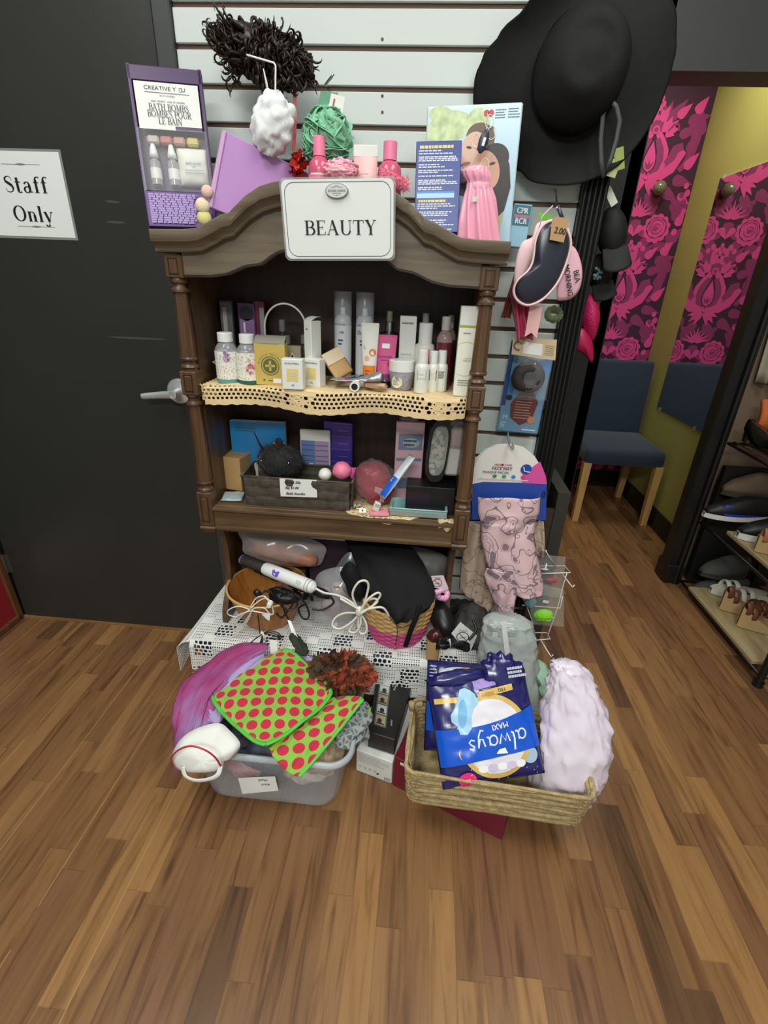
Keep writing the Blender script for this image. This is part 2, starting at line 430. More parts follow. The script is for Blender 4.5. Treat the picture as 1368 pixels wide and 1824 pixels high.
b = B(); b.lathe([(0.0, 0.0), (0.040, 0.0), (0.040, 0.004), (0.036, 0.009), (0.016, 0.011), (0.012, 0.012), (0.012, 0.05), (0.0, 0.05)], (h.x, 0.0, h.z), rotm(PI/2), 28)
a = V((h.x+0.008, -0.052, h.z)); e = at(252, 706, -0.05)
pts = [a+(e-a)*t+V((0, 0.004*math.sin(PI*t), 0)) for t in [i/8 for i in range(9)]]
b.tube(pts, [0.012, 0.0125, 0.012, 0.0115, 0.011, 0.0105, 0.010, 0.0095, 0.008], 12, flat=0.6, up=(0, 1, 0))
b.lathe([(0.0, 0.0), (0.0125, 0.0), (0.0125, 0.008), (0.009, 0.0085), (0.009, 0.0075), (0, 0.0075)], (h.x+0.004, -0.052, h.z), rotm(PI/2), 20)
obj('door_handle', b, M_chrome, door, smooth=True, angle=40)
b = B(); p = at(10, 1003, 0.0); b.cyl((p.x, -0.006, p.z-0.04), (p.x, -0.006, p.z+0.04), 0.006); b.box((p.x+0.008, -0.001, p.z), (0.03, 0.003, 0.08)); obj('hinge', b, mat('old_steel', (110, 108, 104), 0.4, 0.8), door, smooth=True, angle=40)
M_scuff = mat('pale_scuff', (74, 74, 70), 0.5)
b = B()
for x0, y0, x1, y1 in ((190, 600, 300, 605), (187, 358, 215, 361), (188, 395, 225, 397)):
 p, q = at(x0, y0, -0.0004), at(x1, y1, -0.0004)
 b.grid(8, 1, lambda u, v: V((p.x+(q.x-p.x)*u, -0.0006, p.z+(q.z-p.z)*u+(v-0.5)*0.006*math.sin(PI*u)**0.5)))
obj('scuff_mark', b, M_scuff, door)
b = B(); CX0, CX1 = 0.363, 0.425
pr = []; n = 40
for i in range(n+1):
 u = i/n; fl = abs(math.sin(u*PI*5)); pr.append((CX0+(CX1-CX0)*u, -0.022-0.006*fl))
poly = [(CX0, 0.06)]+pr+[(CX1, 0.06)]
L0 = [b.v((x, y, 0.0)) for x, y in poly]; L1 = [b.v((x, y, 2.9)) for x, y in poly]
for i in range(len(poly)): b.face([L0[i], L0[(i+1) % len(poly)], L1[(i+1) % len(poly)], L1[i]])
struct('trim_4', b, mat('black_gloss_casing', (26, 26, 26), 0.35))
b = B(); b.box((0.40, 0.38, 1.45), (0.04, 0.64, 2.9)); struct('wall_partition', b, M_black)
b = B(); b.box((0.575, 0.735, 1.45), (0.31, 0.09, 2.9)); b.box((0.705, 0.74, 1.0), (0.05, 0.1, 2.0), bev=0.004); struct('wall_recess', b, M_black)
b = B(); b.box((1.1, 0.76, 2.44), (1.4, 0.14, 0.93)); struct('wall_header', b, mat('header_grey', (74, 76, 75), 0.5))
b = B(); b.box((1.283, 0.695, 0.987), (0.074, 0.07, 1.974), bev=0.006); b.box((1.289, 0.70, 0.05), (0.082, 0.11, 0.10), bev=0.004); b.box((1.335, 0.775, 0.987), (0.10, 0.04, 1.974))
struct('trim_5', b, mat('black_jamb', (24, 24, 23), 0.4))
FY, FX = 1.95, 1.452
M_dk = mat('damask_ground', (62, 22, 50), 0.7); M_pk = mat('damask_pink', (218, 66, 142), 0.65); M_md = mat('damask_plum', (142, 44, 102), 0.7)
b = B(); b.mi = 0; b.box((1.0, FY+0.02, 1.4), (1.0, 0.04, 2.8))
_n = [0]
def fw(c0=0.0):
 _n[0] = (_n[0]+1) % 149; e = _n[0]*4e-6
 return lambda a, bb, c=0.0: V((a, FY-0.001-e-c-c0*4, bb))
def petal(cx, cy, L, W, ang, mi, c0, tip=0.5, n=12):
 ca, sa = math.cos(ang), math.sin(ang); P = []
 for i in range(2*n):
  u = i/n if i < n else (2*n-i)/n; s_ = 1 if i < n else -1
  r = W/2*math.sin(PI*min(1, u**tip))*s_
  P.append((cx+u*L*ca-r*sa, cy+u*L*sa+r*ca))
 b.mi = mi; b.poly(P, fw(c0))
def scallop(cx, cy, R, n, mi, c0, dep=0.13):
 P = []
 for i in range(n*6):
  a = 2*PI*i/(n*6); P.append((cx+R*(1-dep+dep*abs(math.sin(a*n/2)))*math.cos(a), cy+R*(1-dep+dep*abs(math.sin(a*n/2)))*math.sin(a)))
 b.mi = mi; b.poly(P, fw(c0))
def curlstroke(pts, w, mi, c0):
 b.mi = mi; n = len(pts); w *= 1.3 if w > .018 else 1; b.stroke(pts, [w*(0.45+0.55*math.sin(PI*(i+0.4)/(n+0.2))) for i in range(n)], fw(c0))
def motif(ox, oz):
 L = 0.0002
 for s_ in (-1, 1):
  for (dx, dz, l_, w_, a) in ((.06, .17, .12, .05, .9), (.2, .02, .14, .06, 1.2), (.15, -.1, .12, .055, -.2), (.02, -.17, .12, .05, -.7), (.05, -.43, .1, .05, .5), (.13, -.44, .12, .05, .1), (.2, -.3, .13, .055, .9), (.02, -.22, .1, .05, .2), (.13, .1, .12, .05, .4), (.02, .12, .14, .07, 1.3), (.16, .16, .12, .06, .3), (.1, -.15, .12, .06, -.5), (.19, -.2, .13, .07, -1.1), (.06, -.28, .1, .05, 1.1), (.2, -.42, .12, .07, .8), (.02, -.48, .1, .06, .6), (.24, .1, .12, .06, 1.7), (.03, -.38, .1, .06, .7)):
   petal(ox+s_*dx, oz+dz, l_, w_, a if s_ > 0 else PI-a, 2, 0)
 for s_ in (-1, 1):
  X = lambda d: ox+s_*d
  def arc2(pts): return [(X(p[0]), oz+p[1]) for p in pts]
  curlstroke(arc2([(0.005, -0.085), (0.05, -0.075), (0.075, -0.03), (0.07, 0.03), (0.045, 0.075), (0.015, 0.115)]), 0.034, 1, L)
  curlstroke(arc2([(0.01, -0.07), (0.045, -0.05), (0.054, -0.01), (0.046, 0.035), (0.02, 0.085)]), 0.030, 2, 2*L)
  curlstroke(arc2([(0.02, -0.085), (0.08, -0.085), (0.125, -0.05), (0.15, -0.0), (0.175, 0.035)]), 0.042, 1, L)
  curlstroke(arc2([(0.09, -0.03), (0.115, 0.0), (0.13, 0.04), (0.165, 0.055)]), 0.036, 2, L)
  curlstroke(arc2([(0.17, -0.06), (0.205, -0.02), (0.22, 0.04), (0.215, 0.1), (0.235, 0.16)]), 0.034, 2, L)
  for q, (a, l_) in enumerate(((1.9, .06), (1.35, .075), (0.8, .08), (0.25, .07), (-0.3, .05))):
   petal(X(0.055), oz+0.115, l_, 0.042, a if s_ > 0 else PI-a, 1, 2*L+L*q*0.2)
  curlstroke(arc2([(0.065, 0.12), (0.09, 0.15), (0.115, 0.15), (0.12, 0.12)]), 0.012, 2, 4*L)
  for q, (a, l_) in enumerate(((-0.35, .085), (-0.8, .095), (-1.25, .09))):
   petal(X(0.012), oz-0.1, l_, 0.036, a if s_ > 0 else PI-a, 1, L*(1+q*0.3))
  rx, rz = X(0.125), oz-0.345
  scallop(rx, rz, 0.078, 11, 1, L); b.mi = 0; b.disk(rx, rz+0.004, 0.057, 0.055, fw(1.6*L))
  scallop(rx, rz+0.004, 0.053, 7, 1, 2*L, 0.08)
  for R_, a0, a1 in ((0.042, 0.3, 3.6), (0.031, 2.4, 6.4), (0.02, 0.2, 4.2), (0.01, 2.0, 6.6)):
   curlstroke([(rx+R_*math.cos(a0+(a1-a0)*i/12), rz+0.004+R_*math.sin(a0+(a1-a0)*i/12)) for i in range(13)], 0.006, 2, 3*L)
  b.mi = 2; b.disk(rx-0.004*s_, rz, 0.012, 0.012, fw(3*L), 10)
  for (dx, dz, l_, w_, a) in ((.20, -.05, .1, .05, .9), (.235, -.33, .09, .045, 1.3), (.10, .18, .09, .045, .8), (.19, .2, .09, .05, 1.0), (.02, .16, .08, .04, 1.2), (.2, -.17, .09, .04, -.6), (.04, -.33, .075, .035, -2.2)): petal(ox+s_*dx, oz+dz, l_, w_, a if s_ > 0 else PI-a, 1, L)
  for (dx, dz, r_) in ((.235, -.13, .014), (.25, -.165, .016), (.222, -.175, .014), (.24, -.21, .015), (.205, -.22, .02), (.255, -.255, .014), (.1, -.2, .012), (.085, -.225, .013), (.05, -.43, .015), (.03, -.45, .014), (.075, -.45, .014), (.23, -.36, .016), (.245, -.4, .016), (.21, -.43, .013), (.04, .19, .014), (.02, .22, .012)):
   b.mi = 2 if (dx*100) % 2 < 1 else 1; b.disk(X(dx), oz+dz, r_, r_*1.15, fw(L), 10)
  for a in (0.25, 0.62, 1.0, 1.35):
   petal(X(0.003), oz-0.285, 0.095-0.01*a, 0.016, a if s_ > 0 else PI-a, 1, L)
  curlstroke(arc2([(0.2, -0.29), (0.215, -0.25), (0.2, -0.21), (0.17, -0.2)]), 0.02, 2, L)
 petal(ox, oz-0.075, 0.155, 0.075, PI/2, 0, 3*L, 0.62); petal(ox, oz-0.07, 0.145, 0.062, PI/2, 1, 4*L, 0.62)
 for a in (-0.6, 0, 0.6): petal(ox, oz-0.055, 0.045, 0.014, PI/2+a, 2, 5*L)
 b.mi = 1; b.disk(ox, oz+0.125, 0.02, 0.02, fw(5*L), 14); b.mi = 2; b.disk(ox, oz+0.125, 0.011, 0.011, fw(6*L), 12)
 b.mi = 1; b.disk(ox, oz-0.095, 0.013, 0.011, fw(5*L), 12)
 petal(ox, oz-0.285, 0.1, 0.018, PI/2, 1, L); petal(ox, oz-0.30, 0.07, 0.06, -PI/2, 2, L)
 for (dx, dz) in ((0, .18), (-.016, .2), (.016, .2), (0, .22), (-.012, .24), (.012, .24), (0, .262)): b.mi = 1; b.disk(ox+dx, oz+dz, .011, .014, fw(L), 9)
DP = 0.682; DW = 0.52
for iz in range(-2, 2):
 for ix in (-1, 0):
  motif(1.181+DW*ix+DW*0, 1.30+DP*iz)
  if ix == 0: pass
for iz in range(-2, 2):      # half-drop column partly seen at the corner
 pass
struct('wall_damask', b, [M_dk, M_pk, M_md], recalc=False)
M_green = mat('green_wall', (164, 160, 88), 0.6, var=0.04, vscale=3)
b = B(); b.box((FX+0.012, 1.39, 1.4), (0.024, 1.16, 2.8)); struct('wall_green', b, M_green)
b = B(); b.box((FX-0.006, 1.36, 0.06), (0.012, 1.2, 0.12), bev=0.003); struct('baseboard_right', b, M_black)
b = B(); b.box((1.0, FY-0.006, 0.06), (0.9, 0.012, 0.12), bev=0.003); struct('baseboard_back', b, M_black)
b = B(); b.box((0.70, 1.35, 1.4), (0.04, 1.2, 2.8)); struct('wall_fitting_left', b, M_green)
b = B(); b.box((1.99, 0.785, 1.4), (1.24, 0.04, 2.8)); b.box((2.5, -0.6, 1.4), (0.05, 2.8, 2.8)); struct('wall_right', b, mat('tan_wall', (128, 108, 88), 0.7, var=0.15, vscale=4))
# ================================================================ the hutch
M_wood = wood_mat('hutch_wood', (106, 83, 58), (76, 57, 39), 0.38, axis='X')
M_woodf = wood_mat('hutch_wood_reflect_grey', (120, 107, 90), (94, 81, 66), .4, axis='X')  # hutch wood greyed to paint in reflected light on frieze and cornice
M_woodv = wood_mat('hutch_wood_upright', (98, 72, 48), (68, 48, 32), 0.36, axis='Z')
M_woodi = wood_mat('hutch_wood_inner_shade', (58, 38, 29), (42, 27, 21), 0.5, axis='Z')  # same wood darkened: shade inside the hutch put into the colour
M_woodd = mat('hutch_groove', (34, 23, 16), 0.5)
HL, HR = -0.607, 0.133; HC = (HL+HR)/2; HY = -0.245        # post axes
Z1, Z2, ZT, ZTOP = 1.036, 0.687, 0.254, 1.372              # shelf tops, table top, hutch top
hutch = thing('hutch', 'dark wooden hutch with arched pediment, turned posts and two shelves of beauty products', 'shelf unit', (HC, -0.13, ZT))
def hp(name, b, m, **kw):
 b.map(lambda p: p-V((HC, -0.13, ZT))); return obj(name, b, m, hutch, **kw)
zl = lambda py, px=330: at(px, py, HY-0.02).z
for sx in (HL, HR):
 b = B()
 s_ = 1 if sx == HL else -1
 def blk(z0, z1, w=0.043, inset=True):
  b.mi = 0; b.box((sx, HY, (z0+z1)/2), (w, w, z1-z0), bev=0.0025)
  if inset:
   fr = front(HY-w/2, sx, (z0+z1)/2); iw, ih = w*0.27, (z1-z0)*0.36
   b.mi = 1
   for q in ((-iw, -ih, -iw+.002, ih), (iw-.002, -ih, iw, ih), (-iw, -ih, iw, -ih+.002), (-iw, ih-.002, iw, ih)): b.rect(*q, lambda a, c, d=0: fr(a, c, 0.0006))
   b.mi = 0; b.box((sx, HY-w/2-0.0002, (z0+z1)/2), (iw*2-.006, 0.003, ih*2-.006), bev=0.001)
 def tr(prof, seg=20): b.mi = 0; b.lathe(prof, (sx, HY, 0), None, seg, cap=False)
 blk(1.288, 1.338)
 tr([(.019, 1.288), (.0205, 1.284), (.019, 1.278), (.0145, 1.275), (.0145, 1.271), (.016, 1.268), (.021, 1.263), (.021, 1.258), (.016, 1.256)])
 b.lathe([(.0165, 1.257), (.0205, 1.105)], (sx, HY, 0), Matrix.Rotation(PI/8, 4, 'Z'), 8, cap=False)
 tr([(.021, 1.106), (.0225, 1.102), (.021, 1.098), (.015, 1.095), (.015, 1.09), (.021, 1.085), (.023, 1.081), (.019, 1.076), (.019, 1.070)])
 blk(1.010, 1.071)
 tr([(.019, 1.011), (.020, 1.006), (.0155, 1.0), (.0155, .994), (.021, .989), (.022, .984), (.017, .981)])
 b.lathe([(.0165, .982), (.0215, .765)], (sx, HY, 0), Matrix.Rotation(PI/8, 4, 'Z'), 8, cap=False)
 tr([(.022, .766), (.0235, .761), (.021, .756), (.0165, .752), (.0165, .746), (.022, .741), (.0225, .736), (.019, .732)])
 blk(0.625, .733)
 b.mi = 0; b.box((sx, HY, .619), (.05, .05, .012), bev=.004); b.box((sx, HY, .609), (.04, .04, .01), bev=.003)
 hp('post', b, [M_woodv, M_woodd], smooth=True, angle=35)
for sx in (HL+0.008, HR-0.008):
 b = B()
 prof = [(-0.012, 1.37), (-0.225, 1.37), (-0.225, .62), (-.215, .60), (-.19, .56), (-.178, .50), (-.176, .44), (-.183, .39), (-.20, .352), (-.222, .325), (-.238, .30), (-.243, .275), (-.243, ZT+.002), (-.012, ZT+.002)]
 A = [b.v((sx-.009, y, z)) for y, z in prof]; Q = [b.v((sx+.009, y, z)) for y, z in prof]
 b.face(A); b.face(Q[::-1])
 for i in range(len(prof)): b.face([A[i], A[(i+1) % len(prof)], Q[(i+1) % len(prof)], Q[i]])
 hp('side_panel', b, M_woodv)
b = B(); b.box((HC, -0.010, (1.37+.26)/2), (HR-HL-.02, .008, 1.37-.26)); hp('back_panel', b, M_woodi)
for z in (Z1, Z2):
 b = B(); b.box((HC, -.13, z-.009), (HR-HL-.035, .232, .018), bev=.003); hp('shelf', b, M_wood)
b = B(); b.box((HC, -.12, ZTOP-.009), (HR-HL+.01, .215, .018), bev=.002); hp('top_board', b, M_wood)
b = B(); ay = HY-.012
b.box((HC, ay+.008, .648), (HR-HL-.042, .018, .068))
for z, t, d in ((.683, .010, .024), (.660, .005, .012), (.622, .011, .020), (.612, .006, .014)):
 b.box((HC, ay-d/2+.012, z), (HR-HL-.042, d, t), bev=.0022, seg=2)
hp('apron', b, M_wood)
cp = [(290, 428), (330, 428), (356, 426), (381, 413), (398, 403), (413, 399.5), (421, 390.5), (441, 370.5), (466, 354), (489, 346.5), (510, 343.5), (540, 341.5), (572, 340.5)]
top = [at(px, py, HY-.03) for px, py in cp]
left = [(p.x, p.z) for p in top if p.x < HC-0.005]
left[0] = (HL-.034, left[0][1])
curve = left+[(HC, left[-1][1]+.002)]+[(2*HC-x, z) for x, z in left[::-1]]
lowp = [(339, 493.5), (378, 494), (406, 490), (438, 476), (466, 472.5), (474, 466), (485, 457.5), (497, 451), (513, 447), (545, 441), (580, 438)]
lw = [(p.x, p.z) for p in [at(px, py, HY-.012) for px, py in lowp]]
lw[0] = (HL+.021, lw[0][1]); low = [q for q in lw if q[0] < HC-.004]; low = low+[(HC, low[-1][1]+.001)]+[(2*HC-x, z) for x, z in low[::-1]]
def zi(c, x):
 for (x0, z0), (x1, z1) in zip(c, c[1:]):
  if x0 <= x <= x1: return z0+(z1-z0)*(x-x0)/max(x1-x0, 1e-6)
 return c[0][1] if x < c[0][0] else c[-1][1]
b = B(); N = 90; xs = [HL+.021+(HR-HL-.042)*i/N for i in range(N+1)]
def strip(y0, zf0, zf1, th=0.018):
 F = [(b.v((x, y0, zf0(x))), b.v((x, y0, zf1(x))), b.v((x, y0+th, zf0(x))), b.v((x, y0+th, zf1(x)))) for x in xs]
 for a, c in zip(F, F[1:]):
  b.face([a[0], c[0], c[1], a[1]]); b.face([c[2], a[2], a[3], c[3]]); b.face([a[2], c[2], c[0], a[0]]); b.face([a[1], c[1], c[3], a[3]])
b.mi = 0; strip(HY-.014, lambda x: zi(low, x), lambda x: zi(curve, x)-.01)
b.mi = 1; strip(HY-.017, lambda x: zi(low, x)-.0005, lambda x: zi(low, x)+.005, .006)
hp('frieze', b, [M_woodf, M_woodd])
b = B(); prof = [(.045, .021), (-.029, .021), (-.031, .019), (-.031, .002), (-.029, -.001), (-.0285, -.003), (-.022, -.006), (-.014, -.011), (-.0105, -.016), (-.013, -.019), (-.0165, -.021), (-.014, -.024), (-.004, -.025), (.045, -.025)]
rings = []
for x, z in curve: rings.append([b.v((x, HY-.014+dy, z+dz)) for dy, dz in prof])
for A, Q in zip(rings, rings[1:]):
 for k_ in range(len(prof)): b.face([A[k_], A[(k_+1) % len(prof)], Q[(k_+1) % len(prof)], Q[k_]])
b.face(rings[0]); b.face(rings[-1][::-1])
for sx, d in ((HL-.034, -1), (HR+.034, 1)):
 b.box((sx-d*.012, -.115, curve[0][1]-.002), (.024, .21, .046), bev=.004)
b.mi = 0
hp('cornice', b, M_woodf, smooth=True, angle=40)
M_navy = mat('navy_table', (44, 52, 72), 0.6)
TX0, TX1, TY0, TY1 = -0.665, 0.215, -0.335, -0.006
b = B(); b.box(((TX0+TX1)/2, (TY0+TY1)/2, ZT-.012), (TX1-TX0, TY1-TY0, .018), bev=.003)
tb = thing('low_table', 'low dark navy table under the hutch, covered by a white lace cloth', 'table', ((TX0+TX1)/2, (TY0+TY1)/2, 0))
def tp(name, b): b.map(lambda p: p-V(((TX0+TX1)/2, (TY0+TY1)/2, 0))); return obj(name, b, M_navy, tb)
tp('tabletop', b)
for x in (TX0+.03, TX1-.03):
 for y in (TY0+.03, TY1-.03):
  b = B(); b.box((x, y, (ZT-.021)/2), (.035, .035, ZT-.021), bev=.003); tp('leg', b)
b = B(); b.box(((TX0+TX1)/2, TY0+.022, .16), (TX1-TX0-.07, .014, .15)); tp('panel', b)
def net(b, fn, nu, nv, hole, stag=True):
 """openwork: fn(u,v) -> point; hole(i,j) -> 0 (solid) .. 0.9 (open)"""
 for j in range(nv):
  of = 0.5 if (stag and j % 2) else 0.0
  for i in range(nu):
   u0, u1, v0, v1 = (i+of)/nu, (i+1+of)/nu, j/nv, (j+1)/nv
   if u0 >= 1: continue
   u1 = min(u1, 1.0)
   h_ = hole(i, j)
   if h_ is None: continue
   um, vm = (u0+u1)/2, (v0+v1)/2; du, dv = (u1-u0)/2, (v1-v0)/2
   if h_ <= 0:
    b.face([b.v(fn(u0, v0)), b.v(fn(u1, v0)), b.v(fn(u1, v1)), b.v(fn(u0, v1))]); continue
   D = [(-1, -1), (0, -1), (1, -1), (1, 0), (1, 1), (0, 1), (-1, 1), (-1, 0)]
   O = [b.v(fn(um+du*x, vm+dv*y)) for x, y in D]
   I = [b.v(fn(um+du*h_*x*(0.8 if x and y else 1), vm+dv*h_*y*(0.8 if x and y else 1))) for x, y in D]
   for q in range(8): b.face([O[q], O[(q+1) % 8], I[(q+1) % 8], I[q]])
M_lace = mat('white_lace', (226, 226, 222), 0.85)
CL = TX1-TX0+.02; DROP = 0.15
def lace_pt(u, v):
 x = TX0-.012+CL*u
 D0 = TY1-TY0-.004; tot = D0+DROP; s_ = v*tot
 sag = 0.004*math.sin(x*31)+0.003*math.sin(x*77+1)
 if s_ < D0: return V((x, TY1-.004-s_, ZT+.0015))
 q = s_-D0; f = min(1, q/0.02)
 return V((x, TY0-.004-.010*f-abs(sag)*q*9, ZT+.0015-max(0, q-.004)*(1-.02*math.sin(x*23))))
rr = random.Random(3)
NU, NV = 124, 70
fl = [(6, 52), (13, 40), (16, 62), (26, 54), (44, 58), (60, 50), (72, 60), (84, 49), (96, 57), (108, 62), (20, 30), (112, 48), (120, 58), (104, 38), (92, 64), (66, 40), (36, 44), (4, 66), (52, 66), (118, 30), (30, 66), (80, 34)]
def in_fl(i, j):
 for fx_, fy_ in fl:
  if -4 <= i-fx_ < 4 and -4 <= j-fy_ < 4: return True
def lace_hole(i, j):
 if in_fl(i, j): return None
 if j > NV-2: return 0
 if (i//5+j//4) % 4 == 0: return 0
 return 0.66 if j % 2 == 0 else 0.42
b = B(); net(b, lace_pt, NU, NV, lace_hole, stag=False)
for fx_, fy_ in fl:
 net(b, lambda u, v: lace_pt((fx_-4+8*u)/NU, (fy_-4+8*v)/NV), 4, 4, lambda i, j: .84 if (i+j) % 5 else .6)
def lace_side(u, v):
 y = TY1-.01-(TY1-TY0+.005)*u; q = v*(.075+.05*abs(math.sin(u*PI*1.5)))
 return V((TX0-.012-.012*min(1, q/.01)-.02*q*math.sin(u*9)-.03*u*min(1, q/.03), y, ZT+.0015-max(0, q-.003)))
net(b, lace_side, 48, 12, lambda i, j: 0.8 if ((i//4+j//3) % 2 and j > 2) else 0.6, stag=False)
bmesh.ops.remove_doubles(b.bm, verts=b.bm.verts, dist=0.0003)
solo('lace_tablecloth', 'white lace tablecloth draped over the low table under the hutch', 'tablecloth', b, M_lace, solid=0.0012)
M_cro = mat('cream_crochet', (222, 196, 150), 0.85, bump=0.25, bscale=350)
CX0, CX1 = HL+.03, HR-.022; CW = CX1-CX0; FZ = -.252
def cro_pt(u, v):
 x = CX0+CW*u; D0 = .2155; dr = .046+.010*math.sin(u*PI*0.9)+.006*math.sin(u*2*PI*2.1+2.0); s_ = v*(D0+dr)
 if s_ < D0: return V((x, -.035-s_, Z1+.0012+.0015*math.sin(x*60)*(s_/D0)))
 q = s_-D0; sc = .0035*abs(math.sin(u*PI*34)) if v > .985 else 0
 return V((x, -.25-.008*min(1, q/.01)-.006*math.sin(u*17)*q/dr, Z1+.001-max(0, q-.004)-sc))
NVc = 26
def cro_hole(i, j):
 if j < 21: return 0
 if j >= NVc-1: return 0
 k_ = i % 30
 if abs(k_-20) < 4:
  d_ = (k_-20)**2/8+((j-23)**2)/2.6
  return 0.9 if 0.6 < d_ < 1.4 else (0.35 if d_ < .6 and (i+j) % 2 else 0)
 return 0.68
b = B(); net(b, cro_pt, 56, NVc, cro_hole)
def cro_fold(u, v): return V((CX0-.012+.05*u, -.246+.012*v-.012*math.sin(u*PI), Z1+.016*math.sin(v*PI*.8)-.05*v*(1-u*.4)+.004*math.sin(u*20)))
net(b, cro_fold, 7, 8, lambda i, j: .55 if 1 < j < 7 else 0)
bmesh.ops.remove_doubles(b.bm, verts=b.bm.verts, dist=0.0004)
solo('crochet_runner', 'cream crochet runner hanging over the edge of the upper hutch shelf', 'doily', b, M_cro, solid=0.0022)
b = B(); o_ = at(700, 895, -.15); o_ = V((o_.x-.02, -.145, Z2+.001))
def doil(u, v):
 a = 2*PI*u; r_ = .125*v*(1+.03*math.sin(a*16)*v); x, y = r_*1.25*math.cos(a), r_*math.sin(a)
 p = V((o_.x+x, o_.y+y, o_.z+.0008))
 if p.y < -.258: p = V((p.x, -.2625, Z2-.002-(-.258-p.y)*0.9))
 return p
net(b, doil, 60, 13, lambda i, j: .6 if (j > 3 and j < 12 and (i+j) % 3) else 0, stag=False)
def doil2(u, v): return V((.068+.05*u, -.235-.026*min(1, v*1.6)-.004*math.sin(u*14), Z2+.006*math.sin(u*9)*(v)+.002-max(0, v-.6)*.05))
net(b, doil2, 9, 6, lambda i, j: .5 if (i+j) % 2 else 0)
bmesh.ops.remove_doubles(b.bm, verts=b.bm.verts, dist=0.0004)
solo('crochet_doily', 'cream crochet doily lying on the lower hutch shelf beside the woven basket', 'doily', b, M_cro, solid=0.0018)
M_paper = mat('paper_white', (226, 229, 226), 0.45); M_ink = mat('black_ink', (24, 22, 30), 0.5); M_grey = mat('print_grey', (120, 122, 122), 0.5)
M_lam = film('laminate_edge', (200, 205, 205), 0.25, 0.2)
p0 = at(104, 271, -.0015); p1 = at(135, 424, -.0015)
sw, sh = .279, p0.z-p1.z; sc = V((p1.x-sw/2, -.0015, (p0.z+p1.z)/2))
sg = thing('door_sign', 'white laminated Staff Only sign taped to the dark door', 'sign', sc)
fr = front(0)
b = B(); b.box((0, .0004, 0), (sw+.012, .0008, sh+.012)); obj('laminate', b, M_lam, sg)
b = B(); b.box((0, 0, 0), (sw, .001, sh)); obj('sheet', b, M_paper, sg)
q1, q2, q3, q4 = (at(px, py, 0)-sc for px, py in ((47, 329), (60, 381), (37, 293), (66, 404)))
b = B(); book_text(b, 'Staff', q1.x, q1.z, .038, front(-.0006), T=.19, t=.045, wide=1.28); book_text(b, 'Only', q2.x, q2.z, .038, front(-.0006), T=.19, t=.045, wide=1.2); obj('lettering', b, M_ink, sg)
for q in (q3, q4):
 b = B(); b.stroke([(q.x-.055, q.z), (q.x-.016, q.z), (q.x-.008, q.z), (q.x, q.z), (q.x+.008, q.z), (q.x+.016, q.z), (q.x+.055, q.z)], [.0012, .0012, .0035, .0048, .0035, .0012, .0012], front(-.0009)); obj('ornament', b, M_grey, sg)
A0, A1, A2, A3 = at(504, 323, HY-.034), at(702, 321, HY-.034), at(702, 461, HY-.03), at(516, 462, HY-.03)
cen = (A0+A1+A2+A3)/4; ux = ((A1-A0)+(A2-A3)).normalized(); bw, bh = ((A1-A0).length+(A2-A3).length)/2, ((A0-A3).length+(A1-A2).length)/2
sg = thing('shelf_sign', 'white laminated BEAUTY sign fixed to the arched hutch pediment', 'sign', (cen.x, HY-.0515, cen.z), (math.radians(3), math.atan2(-ux.z, ux.x), 0))
def rrect(w, h, r, n=6):
 P = []
 for cx, cy, a0 in ((w/2-r, h/2-r, 0), (-w/2+r, h/2-r, 90), (-w/2+r, -h/2+r, 180), (w/2-r, -h/2+r, 270)):
  P += [(cx+r*math.cos(math.radians(a0+90*i/n)), cy+r*math.sin(math.radians(a0+90*i/n))) for i in range(n+1)]
 return P
b = B(); b.poly(rrect(bw+.008, bh+.008, .012), front(.0003), .0006); obj('laminate', b, M_lam, sg)
b = B(); b.poly(rrect(bw, bh, .012), front(-.0006), .0008); obj('sheet', b, M_paper, sg)
b = B(); P = rrect(bw-.012, bh-.010, .02); P.append(P[0]); b.stroke(P, .0011, front(-.0011)); obj('border_line', b, mat('border_navy', (60, 66, 78), .5), sg)
b = B(); book_text(b, 'BEAUTY', .004, -.014, .0275, front(-.0010), T=.17, t=.045, track=.04, wide=1.3); obj('lettering', b, M_ink, sg)
b = B(); b.lathe([(0, 0), (.0245, 0), (.0245, .004), (.0232, .0052), (0, .0052)], (.0, -.0007, bh/2-.021), rotm(PI/2) @ Matrix.Scale(.57, 4, (0, 1, 0)), 32); bd = obj('badge', b, mat('badge_edge', (150, 154, 154), .4, .3), sg, smooth=True, angle=30)
bz = bh/2-.021; yb = -.0062
b = B(); b.disk(0, bz, .0222, .0125, front(yb), 32); obj('badge_face', b, mat('badge_white', (206, 211, 210), .4), bd)
b = B(); put_text(b, 'SECOND CHANCE', 0, bz-.0003, .0036, front(yb-.0003), wide=.86, bold=.0003); b.lines(-.010, bz-.0058, .010, bz-.0038, 1, front(yb-.0003), .001, 4, 0)
for s_ in (-1, 1): b.stroke([(0, bz+.0085), (s_*.003, bz+.0075), (s_*.006, bz+.0052), (s_*.010, bz+.0062), (s_*.013, bz+.0055)], [.0012, .0012, .001, .0007, .0004], front(yb-.0003)); b.stroke([(s_*.002, bz-.008), (s_*.007, bz-.008)], .0005, front(yb-.0003))
b.disk(0, bz-.0085, .0013, .0011, front(yb-.0003), 8)
obj('badge_lettering', b, M_grey, bd)
